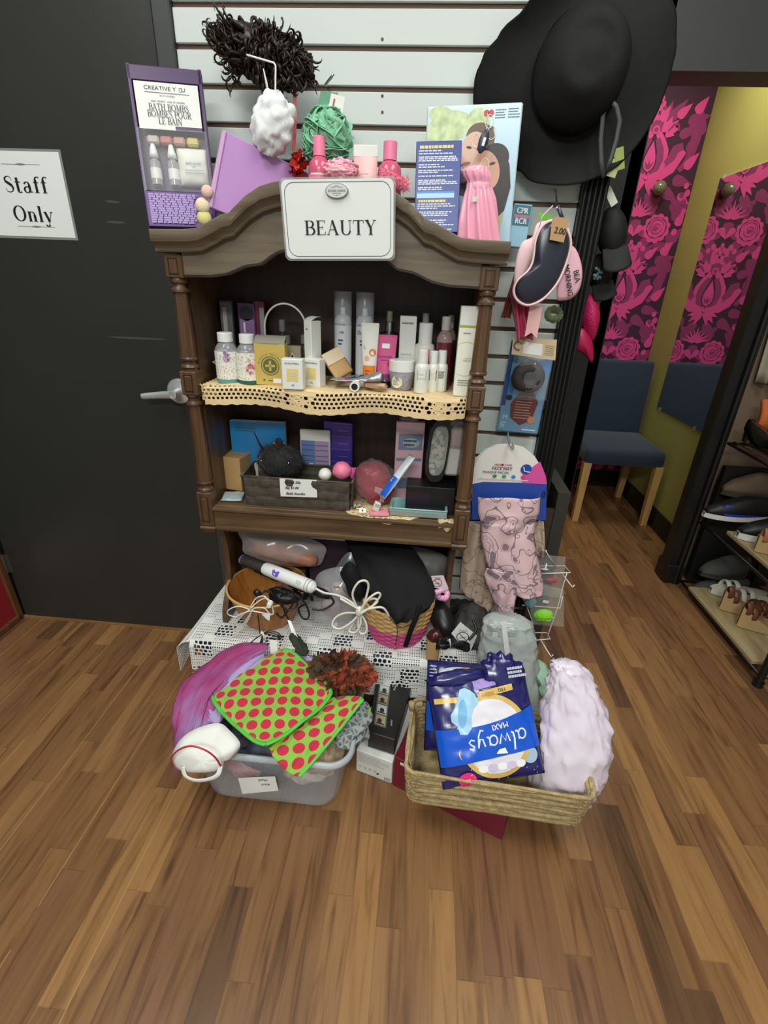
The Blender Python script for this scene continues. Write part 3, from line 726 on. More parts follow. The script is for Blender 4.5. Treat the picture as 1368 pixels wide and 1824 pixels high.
# ================================================================ packaging helpers
def spot(l, t, r, bt, zs, y=None):
 cx = (l+r)/2
 if y is None: y = atz(cx, bt, zs).y
 p = at(cx, bt, y); return V((p.x, y, zs)), at(r, (t+bt)/2, y).x-at(l, (t+bt)/2, y).x, at(cx, t, y).z-zs
def quad_root(name, label, cat, TL, TR, BR, BL, group=None):
 u = ((TR-TL)+(BR-BL)).normalized(); v = (TL-BL)+(TR-BR); v = (v-u*v.dot(u)).normalized(); n = u.cross(v)
 o = thing(name, label, cat, group=group); M = Matrix.Identity(4); c = (BL+BR)/2
 for i in range(3): M[i][0] = u[i]; M[i][1] = -n[i]; M[i][2] = v[i]; M[i][3] = c[i]
 o.matrix_world = M
 return o, ((TR-TL).length+(BR-BL).length)/2, ((TL-BL).length+(TR-BR).length)/2
def ff(d, w=0, h=0): return frame((0, -d/2-.0004, 0), (1, 0, 0), (0, 0, 1))
def body_box(root, w, h, d, m, name='carton', bev=.0012, yo=0.0):
 b = B(); b.box((0, yo, h/2), (w, d, h), bev=bev); return obj(name, b, m, root)
def patch(root, name, m, fn, smooth=False):
 b = B(); fn(b); return obj(name, b, m, root, smooth=smooth, recalc=False)
def carton(name, label, cat, box, zs, d, m, deco=(), y=None, rz=0.0, group=None, part='carton', bev=.0012, dy=0.0):
 loc, w, h = spot(*box, zs, y); loc.y += d/2+dy
 if not deco:
  b = B(); b.box((0, 0, h/2), (w, d, h), bev=bev)
  o = solo(name, label, cat, b, m, loc=loc, rot=(0, 0, rz), group=group); return o, w, h
 o = thing(name, label, cat, loc, (0, 0, rz), group); body_box(o, w, h, d, m, part, bev)
 for nm, mm, fn in deco: patch(o, nm, mm, lambda b: fn(b, ff(d), w, h))
 return o, w, h
def R_(x0, y0, x1, y1, c=0.0):
 return lambda b, fr, w, h: b.rect((x0-.5)*w, y0*h, (x1-.5)*w, y1*h, lambda a, q, z=0: fr(a, q, z+c))
def T_(s, cx, cy, th, c=.0004, **kw):
 return lambda b, fr, w, h: put_text(b, s, (cx-.5)*w, cy*h, th, fr, lift=c, **kw)
def L_(x0, y0, x1, y1, rows, seed=1, c=.0004, rag=.3):
 return lambda b, fr, w, h: b.lines((x0-.5)*w, y0*h, (x1-.5)*w, y1*h, rows, lambda a, q, z=0: fr(a, q, z+c), seed=seed, ragged=rag)
def G_(*fs):
 def f(b, fr, w, h):
  for q in fs: q(b, fr, w, h)
 return f
M_white = mat('carton_white', (224, 225, 220), 0.45); M_cream = mat('cream_plastic', (226, 216, 196), 0.5)
M_whitep = mat('white_plastic', (228, 230, 228), 0.35); M_blackp = mat('black_plastic', (20, 20, 22), 0.4)
M_darkp = mat('dark_print', (52, 50, 56), 0.5); M_ppr = mat('price_sticker', (236, 236, 232), 0.5)
M_clear = film('clear_plastic', (226, 230, 232), 0.16, 0.05, 1.0); M_clearb = film('clear_bag', (228, 226, 226), 0.20, 0.12, 1.0)
M_silver = mat('silver_metal', (190, 192, 195), 0.25, 1.0)
def bottle(name, label, box, zs, prof, m, cap=None, mcap=None, lab=None, y=None, group=None, cat='bottle', extra=None, ry=0.0, seg=28):
 """prof: list of (radius fraction, height fraction); cap: (r, z0, z1); lab: (z0, z1, material)"""
 loc, w, h = spot(*box, zs, y); loc.y += w/2
 o = thing(name, label, cat, loc, (0, ry, 0), group)
 b = B(); b.lathe([(r*w/2, z*h) for r, z in prof], seg=seg); obj('bottle_body', b, m, o, smooth=True, angle=40)
 if cap:
  b = B(); r, z0, z1 = cap; R = r*w/2
  b.lathe([(0, z0*h), (R, z0*h), (R, z1*h-.0015), (R-.0015, z1*h), (0, z1*h)], seg=seg); obj('cap', b, mcap, o, smooth=True, angle=40)
 if lab:
  z0, z1, ml = lab[:3]; rr_ = lab[3] if len(lab) > 3 else 1.0
  b = B(); b.lathe([(rr_*w/2+.0006, z0*h), (rr_*w/2+.0006, z1*h)], seg=seg, cap=False); obj('label_wrap', b, ml, o, smooth=True)
 if extra:
  cyl = lambda a, q, c=0.0: V(((w/2+.0010+c)*math.sin(a/(w/2)), -(w/2+.0010+c)*math.cos(a/(w/2)), q))
  for nm, mm, fn in extra: patch(o, nm, mm, lambda b: fn(b, cyl, w, h))
 return o, w, h
def pillow_fn(w, h, t, crumple=0.0, seed=0, p=2.5):
 def f(x, z, sgn=-1):
  a = max(0, 1-abs(2*x/w)**p); c = max(0, 1-abs(2*z/h-1)**p)
  y = t/2*(a*c)**0.5
  if crumple: y += crumple*noise.noise(V((x*40+seed, z*40, seed)))*min(1, 3*a*c)
  return V((x, sgn*y, z))
 return f
def pillow(b, w, h, t, nx=24, nz=24, crumple=0.0, seed=0, edge=None):
 f = pillow_fn(w, h, t, crumple, seed); g = pillow_fn(w, h, t, crumple, seed+5)
 E = edge or (lambda p: p)
 b.grid(nx, nz, lambda u, v: E(f((u-.5)*w, v*h, -1))); b.grid(nx, nz, lambda u, v: E(g((.5-u)*w, v*h, 1)))
 bmesh.ops.remove_doubles(b.bm, verts=b.bm.verts, dist=0.00005); return f
def ribbon_ball(b, c, R, n, wd, seed, sq=(1, 1, 1)):
 rd = random.Random(seed); c = V(c)
 for k_ in range(n):
  ax = V((rd.gauss(0, 1), rd.gauss(0, 1), rd.gauss(0, 1))).normalized(); p = ax.orthogonal().normalized(); q = ax.cross(p)
  a0 = rd.random()*6.28; L = rd.uniform(1.0, 2.6); r_ = rd.uniform(.78, 1.04); sh = rd.uniform(-.5, .5); pts = []
  for i in range(13):
   a = a0+L*i/12; rr_ = r_*(1+.06*math.sin(a*7+k_))
   d = (p*math.cos(a)+q*math.sin(a))*math.sqrt(1-sh*sh)+ax*sh; d = d*rr_*R
   pts.append(c+V((d.x*sq[0], d.y*sq[1], d.z*sq[2])))
  b.tube(pts, [wd*(.5+.5*math.sin(PI*(i+.5)/13)) for i in range(13)], 6, flat=.12)
def ruffle(b, c, r, seed, f=4.5, amp=.22, nu=48, nv=32, M=None):
 b.sphere(c, r, nu, nv, lambda d: 1-amp*.4+amp*(abs(noise.noise(d*f+V((seed, 0, seed))))*1.6)+.04*noise.noise(d*14), M)
# ================================================================ wall above the hutch
M_hair = mat('dark_brown_hair', (38, 26, 20), 0.42, spec=.4)
wg = thing('wig', 'dark brown curly wig hanging on the slatwall above the bath poufs', 'wig', at(470, 100, -.09))
b = B(); c = at(470, 98, -.09); rd = random.Random(5)
ang = math.atan2(at(550, 135, -.09).z-at(390, 65, -.09).z, at(550, 135, -.09).x-at(390, 65, -.09).x)
b.sphere((0, 0, 0), (.125, .045, .052), 40, 24, lambda d: .9+.25*noise.noise(d*4), Matrix.Rotation(-ang, 4, 'Y')); obj('wig_cap', b, M_hair, wg, smooth=True)
b = B()
for k_ in range(260):
 th = rd.random()*6.28; s_ = rd.uniform(-1, 1); rr_ = math.sqrt(1-s_*s_)
 p0 = V((s_*.105, -abs(rr_*math.cos(th))*.042, rr_*math.sin(th)*.046)); p0 = Matrix.Rotation(-ang, 3, 'Y') @ p0
 out = V((p0.x*.3, p0.y, p0.z)).normalized()
 fl = V((rd.uniform(.2, .9)*(1 if s_ > -.3 else -1), -.25, rd.uniform(-.9, .1))).normalized()
 L = rd.uniform(.022, .042); R = rd.uniform(.007, .012); tn = rd.uniform(1.1, 1.9); ph = rd.random()*6
 if s_ < -.55: fl = V((-.7, -.2, rd.uniform(-.6, .9))).normalized(); R = rd.uniform(.010, .016); tn = rd.uniform(.8, 1.2); L *= .8
 e1 = out; e2 = fl.cross(e1).normalized(); pts = []
 for i in range(19):
  t = i/18; a = ph+tn*6.28*t
  pts.append(p0+fl*L*t+(e1*(math.cos(a)-math.cos(ph))+e2*(math.sin(a)-math.sin(ph)))*R*min(1, .4+t))
 pts = [V((p.x, min(p.y, .07), p.z)) for p in pts]
 tk = rd.uniform(.0028, .0048) if s_ > -.5 else .0026
 b.tube(pts, [tk*(1-.8*(i/18)**5) for i in range(19)], 6, flat=.6)
obj('curls', b, M_hair, wg, smooth=True)
def hookwire(name, label, pts, m=None, r=.0019):
 b = B(); P = []
 pts = [V(p) for p in pts]
 for a, c in zip(pts, pts[1:]): P += [a+(c-a)*t for t in (0, .25, .5, .75)]
 P.append(pts[-1]); b.tube(P, r, 8); o = pts[0]; b.map(lambda p: p-o); return solo(name, label, 'hook', b, m or M_whitep, loc=o, smooth=True)
hookwire('wall_hook', 'white wire hook reaching down in front of the wig, holding the white pouf', [at(440, 100, -.002), at(440, 98, -.155), at(488, 112, -.16), at(491, 118, -.16), at(490, 195, -.16)])
hookwire('wall_hook', 'chrome wall hook with upturned tip right of the wig, above the green pouf', [at(583, 152, -.002), at(580, 150, -.1), at(590, 138, -.13), at(594, 131, -.13)], M_silver, .003)
M_wpouf = mat('white_mesh', (224, 226, 226), .8); M_gpouf = mat('green_mesh', (132, 190, 156), .75)
pw = thing('bath_pouf', 'white mesh bath pouf hanging from the white hook below the wig', 'bath pouf', at(485, 222, -.15), group=None)
b = B(); ruffle(b, (0, 0, 0), (.047, .036, .062), 3, 2.2, .22, M=Matrix.Rotation(.35, 4, 'Y')); b.jitter(.006, 60); obj('mesh_ball', b, M_wpouf, pw, smooth=True)
b = B(); q = V(at(485, 222, -.15)); b.tube([at(478, 172, -.152)-q, at(469, 122, -.152)-q, at(476, 150, -.155)-q, at(480, 175, -.152)-q], .0012, 6); obj('hanging_cord', b, M_white, pw)
pg = thing('bath_pouf', 'green mesh bath pouf hanging behind the pink bottles', 'bath pouf', at(581, 246, -.12))
b = B(); ruffle(b, (0, 0, 0), (.052, .042, .055), 9, 3.5, .25); ribbon_ball(b, (0, 0, 0), .052, 110, .010, 4, (1.05, .85, 1.05)); obj('mesh_ball', b, M_gpouf, pg, smooth=True)
q = V(at(581, 246, -.12)); b = B(); T0 = [at(571, 163, -.125)-q, at(602, 165, -.125)-q, at(598, 222, -.125)-q, at(563, 215, -.125)-q]
b.face([b.v(p) for p in T0[::-1]]); obj('card', b, mat('green_card', (96, 150, 120), .6), pg, solid=.001)
b = B(); T0 = [at(590, 166, -.128)-q, at(615, 173, -.128)-q, at(605, 230, -.128)-q, at(580, 218, -.128)-q]; b.face([b.v(p) for p in T0[::-1]]); hang = obj('hang_tag', b, M_white, pg, solid=.001)
fr = frame(T0[3]+V((0, -.0012, 0)), T0[2]-T0[3], T0[0]-T0[3]); b = B(); b.rect(.008, .020, .012, .048, fr); put_text(b, 'POUF', .0, .0, .001, fr) if False else None; b.disk(.026, .034, .0022, .0022, fr, 10); obj('tag_print', b, mat('tag_pink', (176, 70, 90), .5), hang, recalc=False)
b = B(); q0 = at(525, 141, -.10); q1 = at(523, 268, -.13); o = V(q0)
b.grid(2, 14, lambda u, v: V(q0+(q1-q0)*v-o)+V(((u-.5)*.009, .006*math.sin(v*3), 0)))
rb = solo('ribbon_ornament', 'coral ribbon with a red foil tassel hanging between the two bath poufs', 'ornament', b, mat('coral_ribbon', (206, 104, 100), .5), loc=o, solid=.0008)
b = B(); rd = random.Random(2)
for k_ in range(90):
 d = V((rd.gauss(0, 1), rd.gauss(0, 1), rd.gauss(0, 1))).normalized(); p = V(at(530, 292, -.13)-o)+V((d.x*.014, d.y*.012, d.z*.022)); d2 = V((rd.gauss(0, 1), rd.gauss(0, 1), rd.gauss(0, 1)))*.005; d3 = d.cross(d2)
 b.face([b.v(p-d2), b.v(p+d2), b.v(p+d2+d3), b.v(p-d2+d3)])
obj('foil_tassel', b, mat('red_foil', (214, 60, 44), .2, .7), rb)
M_pur = mat('kit_purple', (84, 44, 128), .4); M_purp = mat('kit_purple_dark', (70, 40, 88), .35)
kt, kw, kh = quad_root('bath_bomb_kit', 'tall purple and clear Bath Bombs kit standing on the left end of the hutch top', 'craft kit', at(232, 106, -.15), at(371, 131, -.10), at(386, 402, -.15), at(268, 408, -.20))
kd = .05
b = B(); b.box((0, kd*.5, kh/2), (kw, .003, kh)); obj('back_card', b, mat('kit_card', (96, 76, 100), .5), kt)
b = B()
for x0 in (-kw/2+.004, kw/2-.004): b.box((x0, kd*.25, kh/2), (.008, kd*.5, kh), bev=.001)
b.box((0, kd*.25, kh-.016), (kw, kd*.5, .030), bev=.002); obj('box_frame', b, M_purp, kt)
b = B(); b.box((0, kd*.2, kh*.115), (kw-.004, kd*.5, kh*.23), bev=.001); obj('lower_panel', b, M_pur, kt)
F0 = frame((0, -.0005, 0), (1, 0, 0), (0, 0, 1))
b = B(); b.rect(-kw*.43, kh*.62, kw*.43, kh*.90, F0); hd = obj('title_label', b, M_white, kt, recalc=False)
F1 = frame((0, -.0012, 0), (1, 0, 0), (0, 0, 1))
b = B(); put_text(b, 'CREATIVE Y   U', -.004, kh*.865, .0075, F1, wide=1.2); b.ring(kw*.19, kh*.865, .003, .0035, .0008, F1, 14); b.rect(-kw*.3, kh*.838, kw*.3, kh*.841, F1); put_text(b, 'DO IT YOURSELF', 0, kh*.822, .003, F1)
put_text(b, 'easy recette · rosy to recette', 0, kh*.79, .0042, F1, italic=.25)
for s_, yy_ in (('BATH BOMBS', .755), ('BOMBES POUR', .714), ('LE BAIN', .672)): book_text(b, s_, 0, kh*yy_, .0128, F1, T=.12, t=.05, track=.02, wide=.95)
obj('title_lettering', b, mat('title_grey', (74, 66, 80), .5), hd, recalc=False)
b = B(); b.rect(kw*.06, kh*.622, kw*.43, kh*.644, F1); obj('title_band', b, M_purp, hd, recalc=False)
for q, (cx, cc) in enumerate(((-.28, (190, 176, 170)), (-.1, (188, 110, 100)), (.08, (190, 140, 130)), (.27, (206, 190, 96)))):
 b = B(); b.box(((cx)*kw, kd*.3, kh*.565), (kw*.17, .02, kh*.055), bev=.004); obj('soap_cube', b, mat('soap_%d' % q, cc, .5), kt)
for cx in (-.30, -.05):
 b = B(); b.lathe([(0, 0), (.0125, 0), (.0125, .048), (.007, .054), (.007, .058)], (cx*kw, kd*.25, kh*.28), seg=18); db = obj('dropper_bottle', b, film('clear_bottle', (220, 214, 214), .45, .1), kt, smooth=True, angle=40)
 b = B(); b.lathe([(.0105, .056), (.0095, .066), (.003, .092), (0, .093)], (cx*kw, kd*.25, kh*.28), seg=18); obj('dropper_cap', b, M_whitep, db, smooth=True)
 b = B(); b.lathe([(.0129, .012), (.0129, .034)], (cx*kw, kd*.25, kh*.28), seg=18, cap=False); obj('dropper_label', b, M_white, db)
b = B(); pillow(b, kw*.44, kh*.25, .03, 16, 16, .003, 3); b.map(lambda p: p+V((kw*.24, kd*.28, kh*.28))); bg = obj('powder_bag', b, mat('powder_white', (222, 220, 208), .5), kt, smooth=True)
b = B(); put_text(b, 'bath bomb', kw*.25, kh*.42, .0055, frame((0, kd*.28-.0165, 0), (1, 0, 0), (0, 0, 1)), italic=.3); put_text(b, 'mix', kw*.25, kh*.40, .0045, frame((0, kd*.28-.0165, 0), (1, 0, 0), (0, 0, 1)), italic=.3); b.lines(kw*.12, kh*.35, kw*.4, kh*.385, 2, frame((0, kd*.28-.0165, 0), (1, 0, 0), (0, 0, 1)), .0012); obj('bag_print', b, mat('print_blue', (120, 140, 170), .5), bg, recalc=False)
b = B(); b.lines(-kw*.44, kh*.02, kw*.26, kh*.215, 13, frame((0, -.0062, 0), (1, 0, 0), (0, 0, 1)), .0042, 3, .12); obj('panel_print', b, mat('print_lilac', (168, 140, 200), .5), kt, recalc=False)
b = B(); b.box((0, -.0022, kh*.43), (kw*.95, .0008, kh*.39)); obj('window_film', b, film('kit_film', (226, 230, 232), .07, .3, .5), kt)
for (px, py, rr_, cc) in ((369, 341, .0135, (220, 186, 176)), (361, 366, .0165, (222, 206, 170)), (364, 388, .0165, (212, 200, 130))):
 p = at(px, py, -.212); b = B(); b.sphere((0, 0, 0), (rr_, rr_*.6, rr_), 18, 12); b.map(lambda v: v+kt.matrix_world.inverted() @ p); obj('sample_bath_bomb', b, mat('bomb_%d' % cc[2], cc, .7, bump=.2, bscale=300), kt, smooth=True)
lb, lw_, lh_ = quad_root('gift_box', 'shiny lilac box tilted behind the left slope of the hutch pediment', 'box', at(396, 238, -.19), at(556, 306, -.085), at(540, 445, -.10), at(376, 364, -.205))
body_box(lb, lw_, lh_, .03, mat('lilac_card', (196, 148, 208), .22, coat=.4), 'carton', .002, yo=.015)
b = B(); b.box((-lw_/2-.0045, .013, lh_/2), (.009, .03, lh_), bev=.002); obj('spine', b, mat('lilac_spine', (214, 170, 218), .3), lb)
M_pink = mat('pink_liquid', (218, 96, 128), .2, alpha=.85); M_pinkc = mat('pink_cap', (244, 134, 170), .35); M_pinkl = mat('pink_label', (232, 124, 150), .4)
for lab_, bx in (('pink bottle with pink cap on the hutch top, left of the pink tube', (546, 238, 586, 330)), ('pink bottle with pink cap on the hutch top, right of the pink tube', (669, 246, 713, 338))):
 loc, w, h = spot(*bx, ZTOP, -.16); zb = loc.z;
 bottle('bath_bottle', lab_, bx, ZTOP, [(0, 0), (.95, 0), (1, .03), (1, .70), (.92, .77), (.55, .82), (.45, .83), (.45, .85)], M_pink, (.56, .83, 1.0), M_pinkc, (.2, .66, M_pinkl), y=-.185, group='pink bath bottles on the hutch top',
           extra=[('label_scallop', M_white, lambda b, fr, w, h: [b.disk((i-3.5)*.0045, .66*h, .0024, .0022, fr, 8) for i in range(8)])])
loc, w, h = spot(629, 258, 672, 330, ZTOP, -.175)
tu = thing('lotion_tube', 'pale pink translucent tube with white crimped end between the pink bottles', 'tube', loc)
b = B(); b.grid(24, 10, lambda u, v: V((w/2*(.75+.25*v)*math.cos(2*PI*u), (w/2*.7*(1-v)+.0015)*math.sin(2*PI*u), h*.9*v))); bmesh.ops.remove_doubles(b.bm, verts=b.bm.verts, dist=1e-5); obj('tube_body', b, mat('tube_pink', (240, 190, 186), .3, alpha=.9), tu, smooth=True)
b = B(); b.box((0, 0, h*.945), (w, .003, h*.11), bev=.001); obj('crimp', b, M_white, tu)
b = B(); b.lines(-w*.2, h*.3, w*.2, h*.75, 6, frame((0, -.021, 0), (1, 0, 0), (0, 0, 1)), .002, 4); obj('print', b, mat('print_pink', (214, 130, 134), .5), tu, recalc=False)
M_pnet = mat('pink_net', (246, 176, 190), .75)
pp = at(608, 304, -.19); b = B(); ruffle(b, (0, 0, 0), (.036, .026, .022), 21, 4, .3); ribbon_ball(b, (0, 0, 0), .03, 40, .006, 2, (1.2, .8, .7)); solo('bath_pouf', 'small pink net pouf lying between the pink bottles on the hutch top', 'bath pouf', b, M_pnet, loc=pp, smooth=True)
b = B(); p0, p1 = at(520, 316, -.215), at(650, 320, -.215)
b.grid(26, 6, lambda u, v: V((p0.x+(p1.x-p0.x)*u, -.225+.10*v, ZTOP+.102+.012*math.sin(u*9)*math.sin(v*3+u*5)+.010*noise.noise(V((u*7, v*4, 1)))-.02*v)))
o = b.bm.verts[:][0].co.copy() if False else V((p0.x, -.2, ZTOP+.08)); b.map(lambda p: p-o)
solo('tissue_wrap', 'crumpled pink tissue around the pink bath set on the hutch top', 'tissue paper', b, mat('pink_tissue', (246, 172, 184), .6), loc=o, smooth=True, solid=.001)
b = B(); rd = random.Random(9)
for k_ in range(900):
 u = rd.random(); c = V((.03*(u-.5)*2, rd.uniform(-.02, .02), .012-.016*u+rd.uniform(-.012, .010))); d = V((rd.gauss(0, 1), rd.gauss(0, 1)-.5, rd.gauss(0, 1))).normalized()*.012
 e = d.orthogonal().normalized()*.0009; b.face([b.v(c-e), b.v(c+e), b.v(c+d)])
solo('fluffy_puff', 'fluffy pink puff at the right of the pink bath set', 'powder puff', b, mat('pink_fluff', (242, 142, 164), .8), loc=at(705, 325, -.19))
M_nblue = mat('carton_navy', (40, 60, 138), .35); M_ltxt = mat('print_white', (214, 218, 230), .5); M_ytxt = mat('print_yellow', (222, 206, 130), .5)
bb, bw_, bh_ = quad_root('product_box', 'dark blue box covered in fine white print, standing on the hutch top', 'box', at(741, 252, -.165), at(823, 249, -.165), at(815, 414, -.195), at(738, 414, -.195))
body_box(bb, bw_, bh_, .035, M_nblue, yo=.0175); F = frame((0, -.0005, 0), (1, 0, 0), (0, 0, 1))
b = B(); b.lines(-bw_*.42, bh_*.915, bw_*.32, bh_*.955, 1, F, .006, 6, 0); b.lines(-bw_*.42, bh_*.34, bw_*.2, bh_*.365, 1, F, .005, 4, 0); obj('heading_print', b, M_ytxt, bb, recalc=False)
b = B()
for q, (y0, y1, n) in enumerate(((.85, .91, 2), (.78, .84, 3), (.71, .76, 2), (.655, .695, 2), (.61, .64, 1), (.53, .59, 3), (.47, .51, 2), (.26, .33, 3), (.18, .24, 3), (.02, .15, 5))): b.lines(-bw_*.44, bh_*y0, bw_*.44, bh_*y1, n, F, .0024, q, .5)
obj('fine_print', b, M_ltxt, bb, recalc=False)
b = B(); b.rect(-bw_*.46, bh_*.385, bw_*.38, bh_*.455, F); tb_ = obj('chart_panel', b, mat('chart_pale', (170, 204, 228), .4), bb, recalc=False)
b = B(); b.rect(-bw_*.46, bh_*.44, bw_*.38, bh_*.458, frame((0, -.0008, 0), (1, 0, 0), (0, 0, 1))); obj('chart_bar', b, mat('chart_blue', (60, 140, 214), .4), tb_, recalc=False)
M_sky = mat('picture_sky', (176, 206, 224), .25); M_skin1 = mat('picture_skin', (222, 182, 160), .4); M_skin2 = mat('picture_skin_warm', (206, 158, 134), .4)
M_dhair = mat('picture_hair', (44, 34, 34), .4); M_chair = mat('picture_brown_hair', (104, 78, 62), .4); M_leaf = mat('picture_leaf', (196, 212, 160), .4, var=.3, vscale=45); M_lip = mat('picture_lip', (170, 88, 84), .4)
pb, pw_, ph_ = quad_root('first_aid_box', 'large pale blue box picturing a smiling woman and child, against the slatwall', 'box', at(759, 190, -.10), at(933, 181, -.12), at(905, 440, -.135), at(752, 440, -.115))
body_box(pb, pw_, ph_, .035, mat('carton_pale_blue', (206, 222, 226), .3), yo=.0175, bev=.003)
F = lambda a, q, c=0: V((a, -.0006-c, q)); P = lambda x, y: ((x-755)/(930-755)*pw_-pw_/2, (440-y)/(440-187)*ph_)
def pic(name, m, *shapes):
 def f(b):
  for sh in shapes: sh(b)
 return patch(pb, name, m, f)
el = lambda cx, cy, rx, ry, c, rot=0: (lambda b: b.poly([(lambda X, Y: (P(cx, cy)[0]+X*math.cos(rot)-Y*math.sin(rot), P(cx, cy)[1]+X*math.sin(rot)+Y*math.cos(rot)))(rx*pw_/175*math.cos(2*PI*i/26), ry*ph_/253*math.sin(2*PI*i/26)) for i in range(26)], lambda a, q, cc=0: F(a, q, c)))
pg_ = lambda pts, c: (lambda b: b.poly([P(*p) for p in pts], lambda a, q, cc=0: F(a, q, c)))
b = B(); b.rect(-pw_*.488, ph_*.01, pw_*.488, ph_*.975, F); pc = obj('printed_picture', b, M_sky, pb, recalc=False)
pic('printed_leaves', M_leaf, el(800, 222, 42, 26, .0003, .1), el(780, 200, 22, 12, .00032), el(852, 215, 22, 22, .00034), el(775, 240, 18, 14, .00036))
pic('printed_child_hair', M_chair, el(858, 243, 27, 25, .0006, -.3), pg_([(832, 240), (840, 225), (880, 225), (886, 262), (870, 290)], .00062))
pic('printed_child_face', M_skin1, el(846, 266, 25, 34, .0009, -.25))
pic('printed_shirt', M_dhair, pg_([(822, 300), (838, 293), (862, 300), (860, 330), (836, 345), (820, 340)], .0012))
pic('printed_woman_hair', M_dhair, el(888, 278, 26, 25, .0012), pg_([(900, 262), (916, 290), (922, 330), (914, 372), (898, 388), (880, 360), (876, 320)], .00125))
pic('printed_woman_face', M_skin2, el(873, 300, 25, 36, .0016, .35), el(884, 322, 8, 6, .0018))
pic('printed_lips', M_lip, el(834, 287, 9, 3, .0014, .2), el(858, 308, 6, 2, .002, -.6))
pic('printed_eyes', M_dhair, el(838, 259, 5, 2.2, .0014, -.2), el(857, 263, 5, 2.2, .0014, -.2), el(884, 288, 5.5, 2.4, .002, .2), el(866, 298, 5, 2.4, .002, .2))
pic('printed_grass', mat('picture_grass', (178, 184, 132), .4), pg_([(893, 392), (914, 375), (906, 436), (880, 436)], .001))
pic('printed_heart', mat('print_red', (196, 52, 60), .4), el(866, 203, 5, 6, .0006, .4), el(874, 203, 5, 6, .0006, -.4))
b = B(); x0, y0 = P(882, 213); x1, y1 = P(902, 196); b.lines(x0, y0, x1, y1, 4, lambda a, q, c=0: F(a, q, .0006), .0018, 3, .2); x0, y0 = P(905, 213); x1, y1 = P(926, 195); b.lines(x0, y0, x1, y1, 4, lambda a, q, c=0: F(a, q, .0006), .0018, 5, .2); obj('printed_caption', b, mat('print_slate', (92, 108, 128), .5), pb, recalc=False)
b = B()
for cx, cy in ((872, 217), (878, 236), (850, 248), (870, 290)):
 x, y = P(cx, cy); b.ring(x, y, .0085, .012, .0013, lambda a, q, c=0: F(a, q, .0022), 18)
obj('printed_rings', b, M_white, pb, recalc=False)
q = at(861, 252, -.15); kq = thing('oval_tag', 'dark navy oval tag with white sticker hanging in front of the picture box', 'tag', q)
b = B(); b.sphere((0, 0, 0), (.0105, .003, .023), 18, 12, M=Matrix.Rotation(.25, 4, 'Y')); obj('tag_body', b, mat('tag_navy', (38, 44, 70), .35), kq, smooth=True)
b = B(); b.box((.001, -.0035, -.001), (.006, .0008, .016), rotm(0, .25, 0)); obj('price_sticker', b, M_ppr, kq)
b = B(); b.tube([V((.004, 0, .02)), V((.006, 0, .045)), V((.004, .02, .055))], .0008, 6); obj('tag_cord', b, M_white, kq)
sp_ = thing('satin_pouch', 'pink satin drawstring pouch with gathered neck in front of the picture box', 'pouch', at(850, 436, -.165))
o = V(at(850, 436, -.165)); prof = [(852, 296, 13), (846, 304, 21), (849, 314, 21), (852, 325, 17), (853, 336, 19), (853, 352, 23), (852, 372, 26), (851, 395, 29), (850, 420, 31), (850, 440, 33)]
C_ = [(at(x, y, -.165)-o, r*1.25/872) for x, y, r in prof]
def satin(u, v):
 k_ = v*(len(C_)-1); i = min(int(k_), len(C_)-2); t = k_-i; c = C_[i][0].lerp(C_[i+1][0], t); r_ = C_[i][1]*(1-t)+C_[i+1][1]*t
 a = 2*PI*u; r_ *= 1+(.16*v+.05)*math.sin(a*11+2*math.sin(v*4))+.06*math.sin(a*5+v*3)
 return c+V((r_*math.cos(a), .55*r_*math.sin(a), 0))
b = B(); b.grid(88, 30, satin); bmesh.ops.remove_doubles(b.bm, verts=b.bm.verts, dist=1e-5); obj('pouch_body', b, mat('pink_satin', (240, 160, 184), .28, spec=.6, sheen=.4), sp_, smooth=True)
b = B(); c = at(854, 331, -.165)-o; b.lathe([(.024, -.006), (.026, 0), (.024, .006)], c, Matrix.Scale(.6, 4, (0, 1, 0)), 24, cap=False); obj('neck_band', b, mat('pink_band', (246, 176, 196), .4), sp_, smooth=True)
b = B(); c = at(845, 355, -.185)-o; b.box(c+V((0, -.004, 0)), (.010, .001, .010)); obj('sticker', b, mat('sticker_green', (196, 222, 200), .3), sp_)
cpb, cw_, ch_ = quad_root('cpr_box', 'narrow light blue CPR RCR box at the right end beside the picture box', 'box', at(913, 360, -.06), at(944, 366, -.06), at(936, 440, -.07), at(904, 440, -.07))
body_box(cpb, cw_, ch_, .02, mat('carton_light_blue', (150, 196, 218), .35), yo=.01)
b = B(); b.rect(-cw_*.46, ch_*.50, cw_*.46, ch_*.97, lambda a, q, c=0: V((a, -.0006, q))); cl_ = obj('title_panel', b, mat('panel_teal', (36, 112, 140), .4), cpb, recalc=False)
F = lambda a, q, c=0: V((a, -.0010-c, q))
for s_, q in (('CPR', .84), ('RCR', .60)): b = B(); put_text(b, s_, 0, ch_*q, .0125, F, bold=.0012, wide=.85); obj('lettering', b, M_white, cl_, recalc=False)
b = B(); b.rect(-cw_*.42, ch_*.68, cw_*.42, ch_*.75, F); obj('red_bar', b, mat('print_rose', (190, 110, 122), .4), cl_, recalc=False)
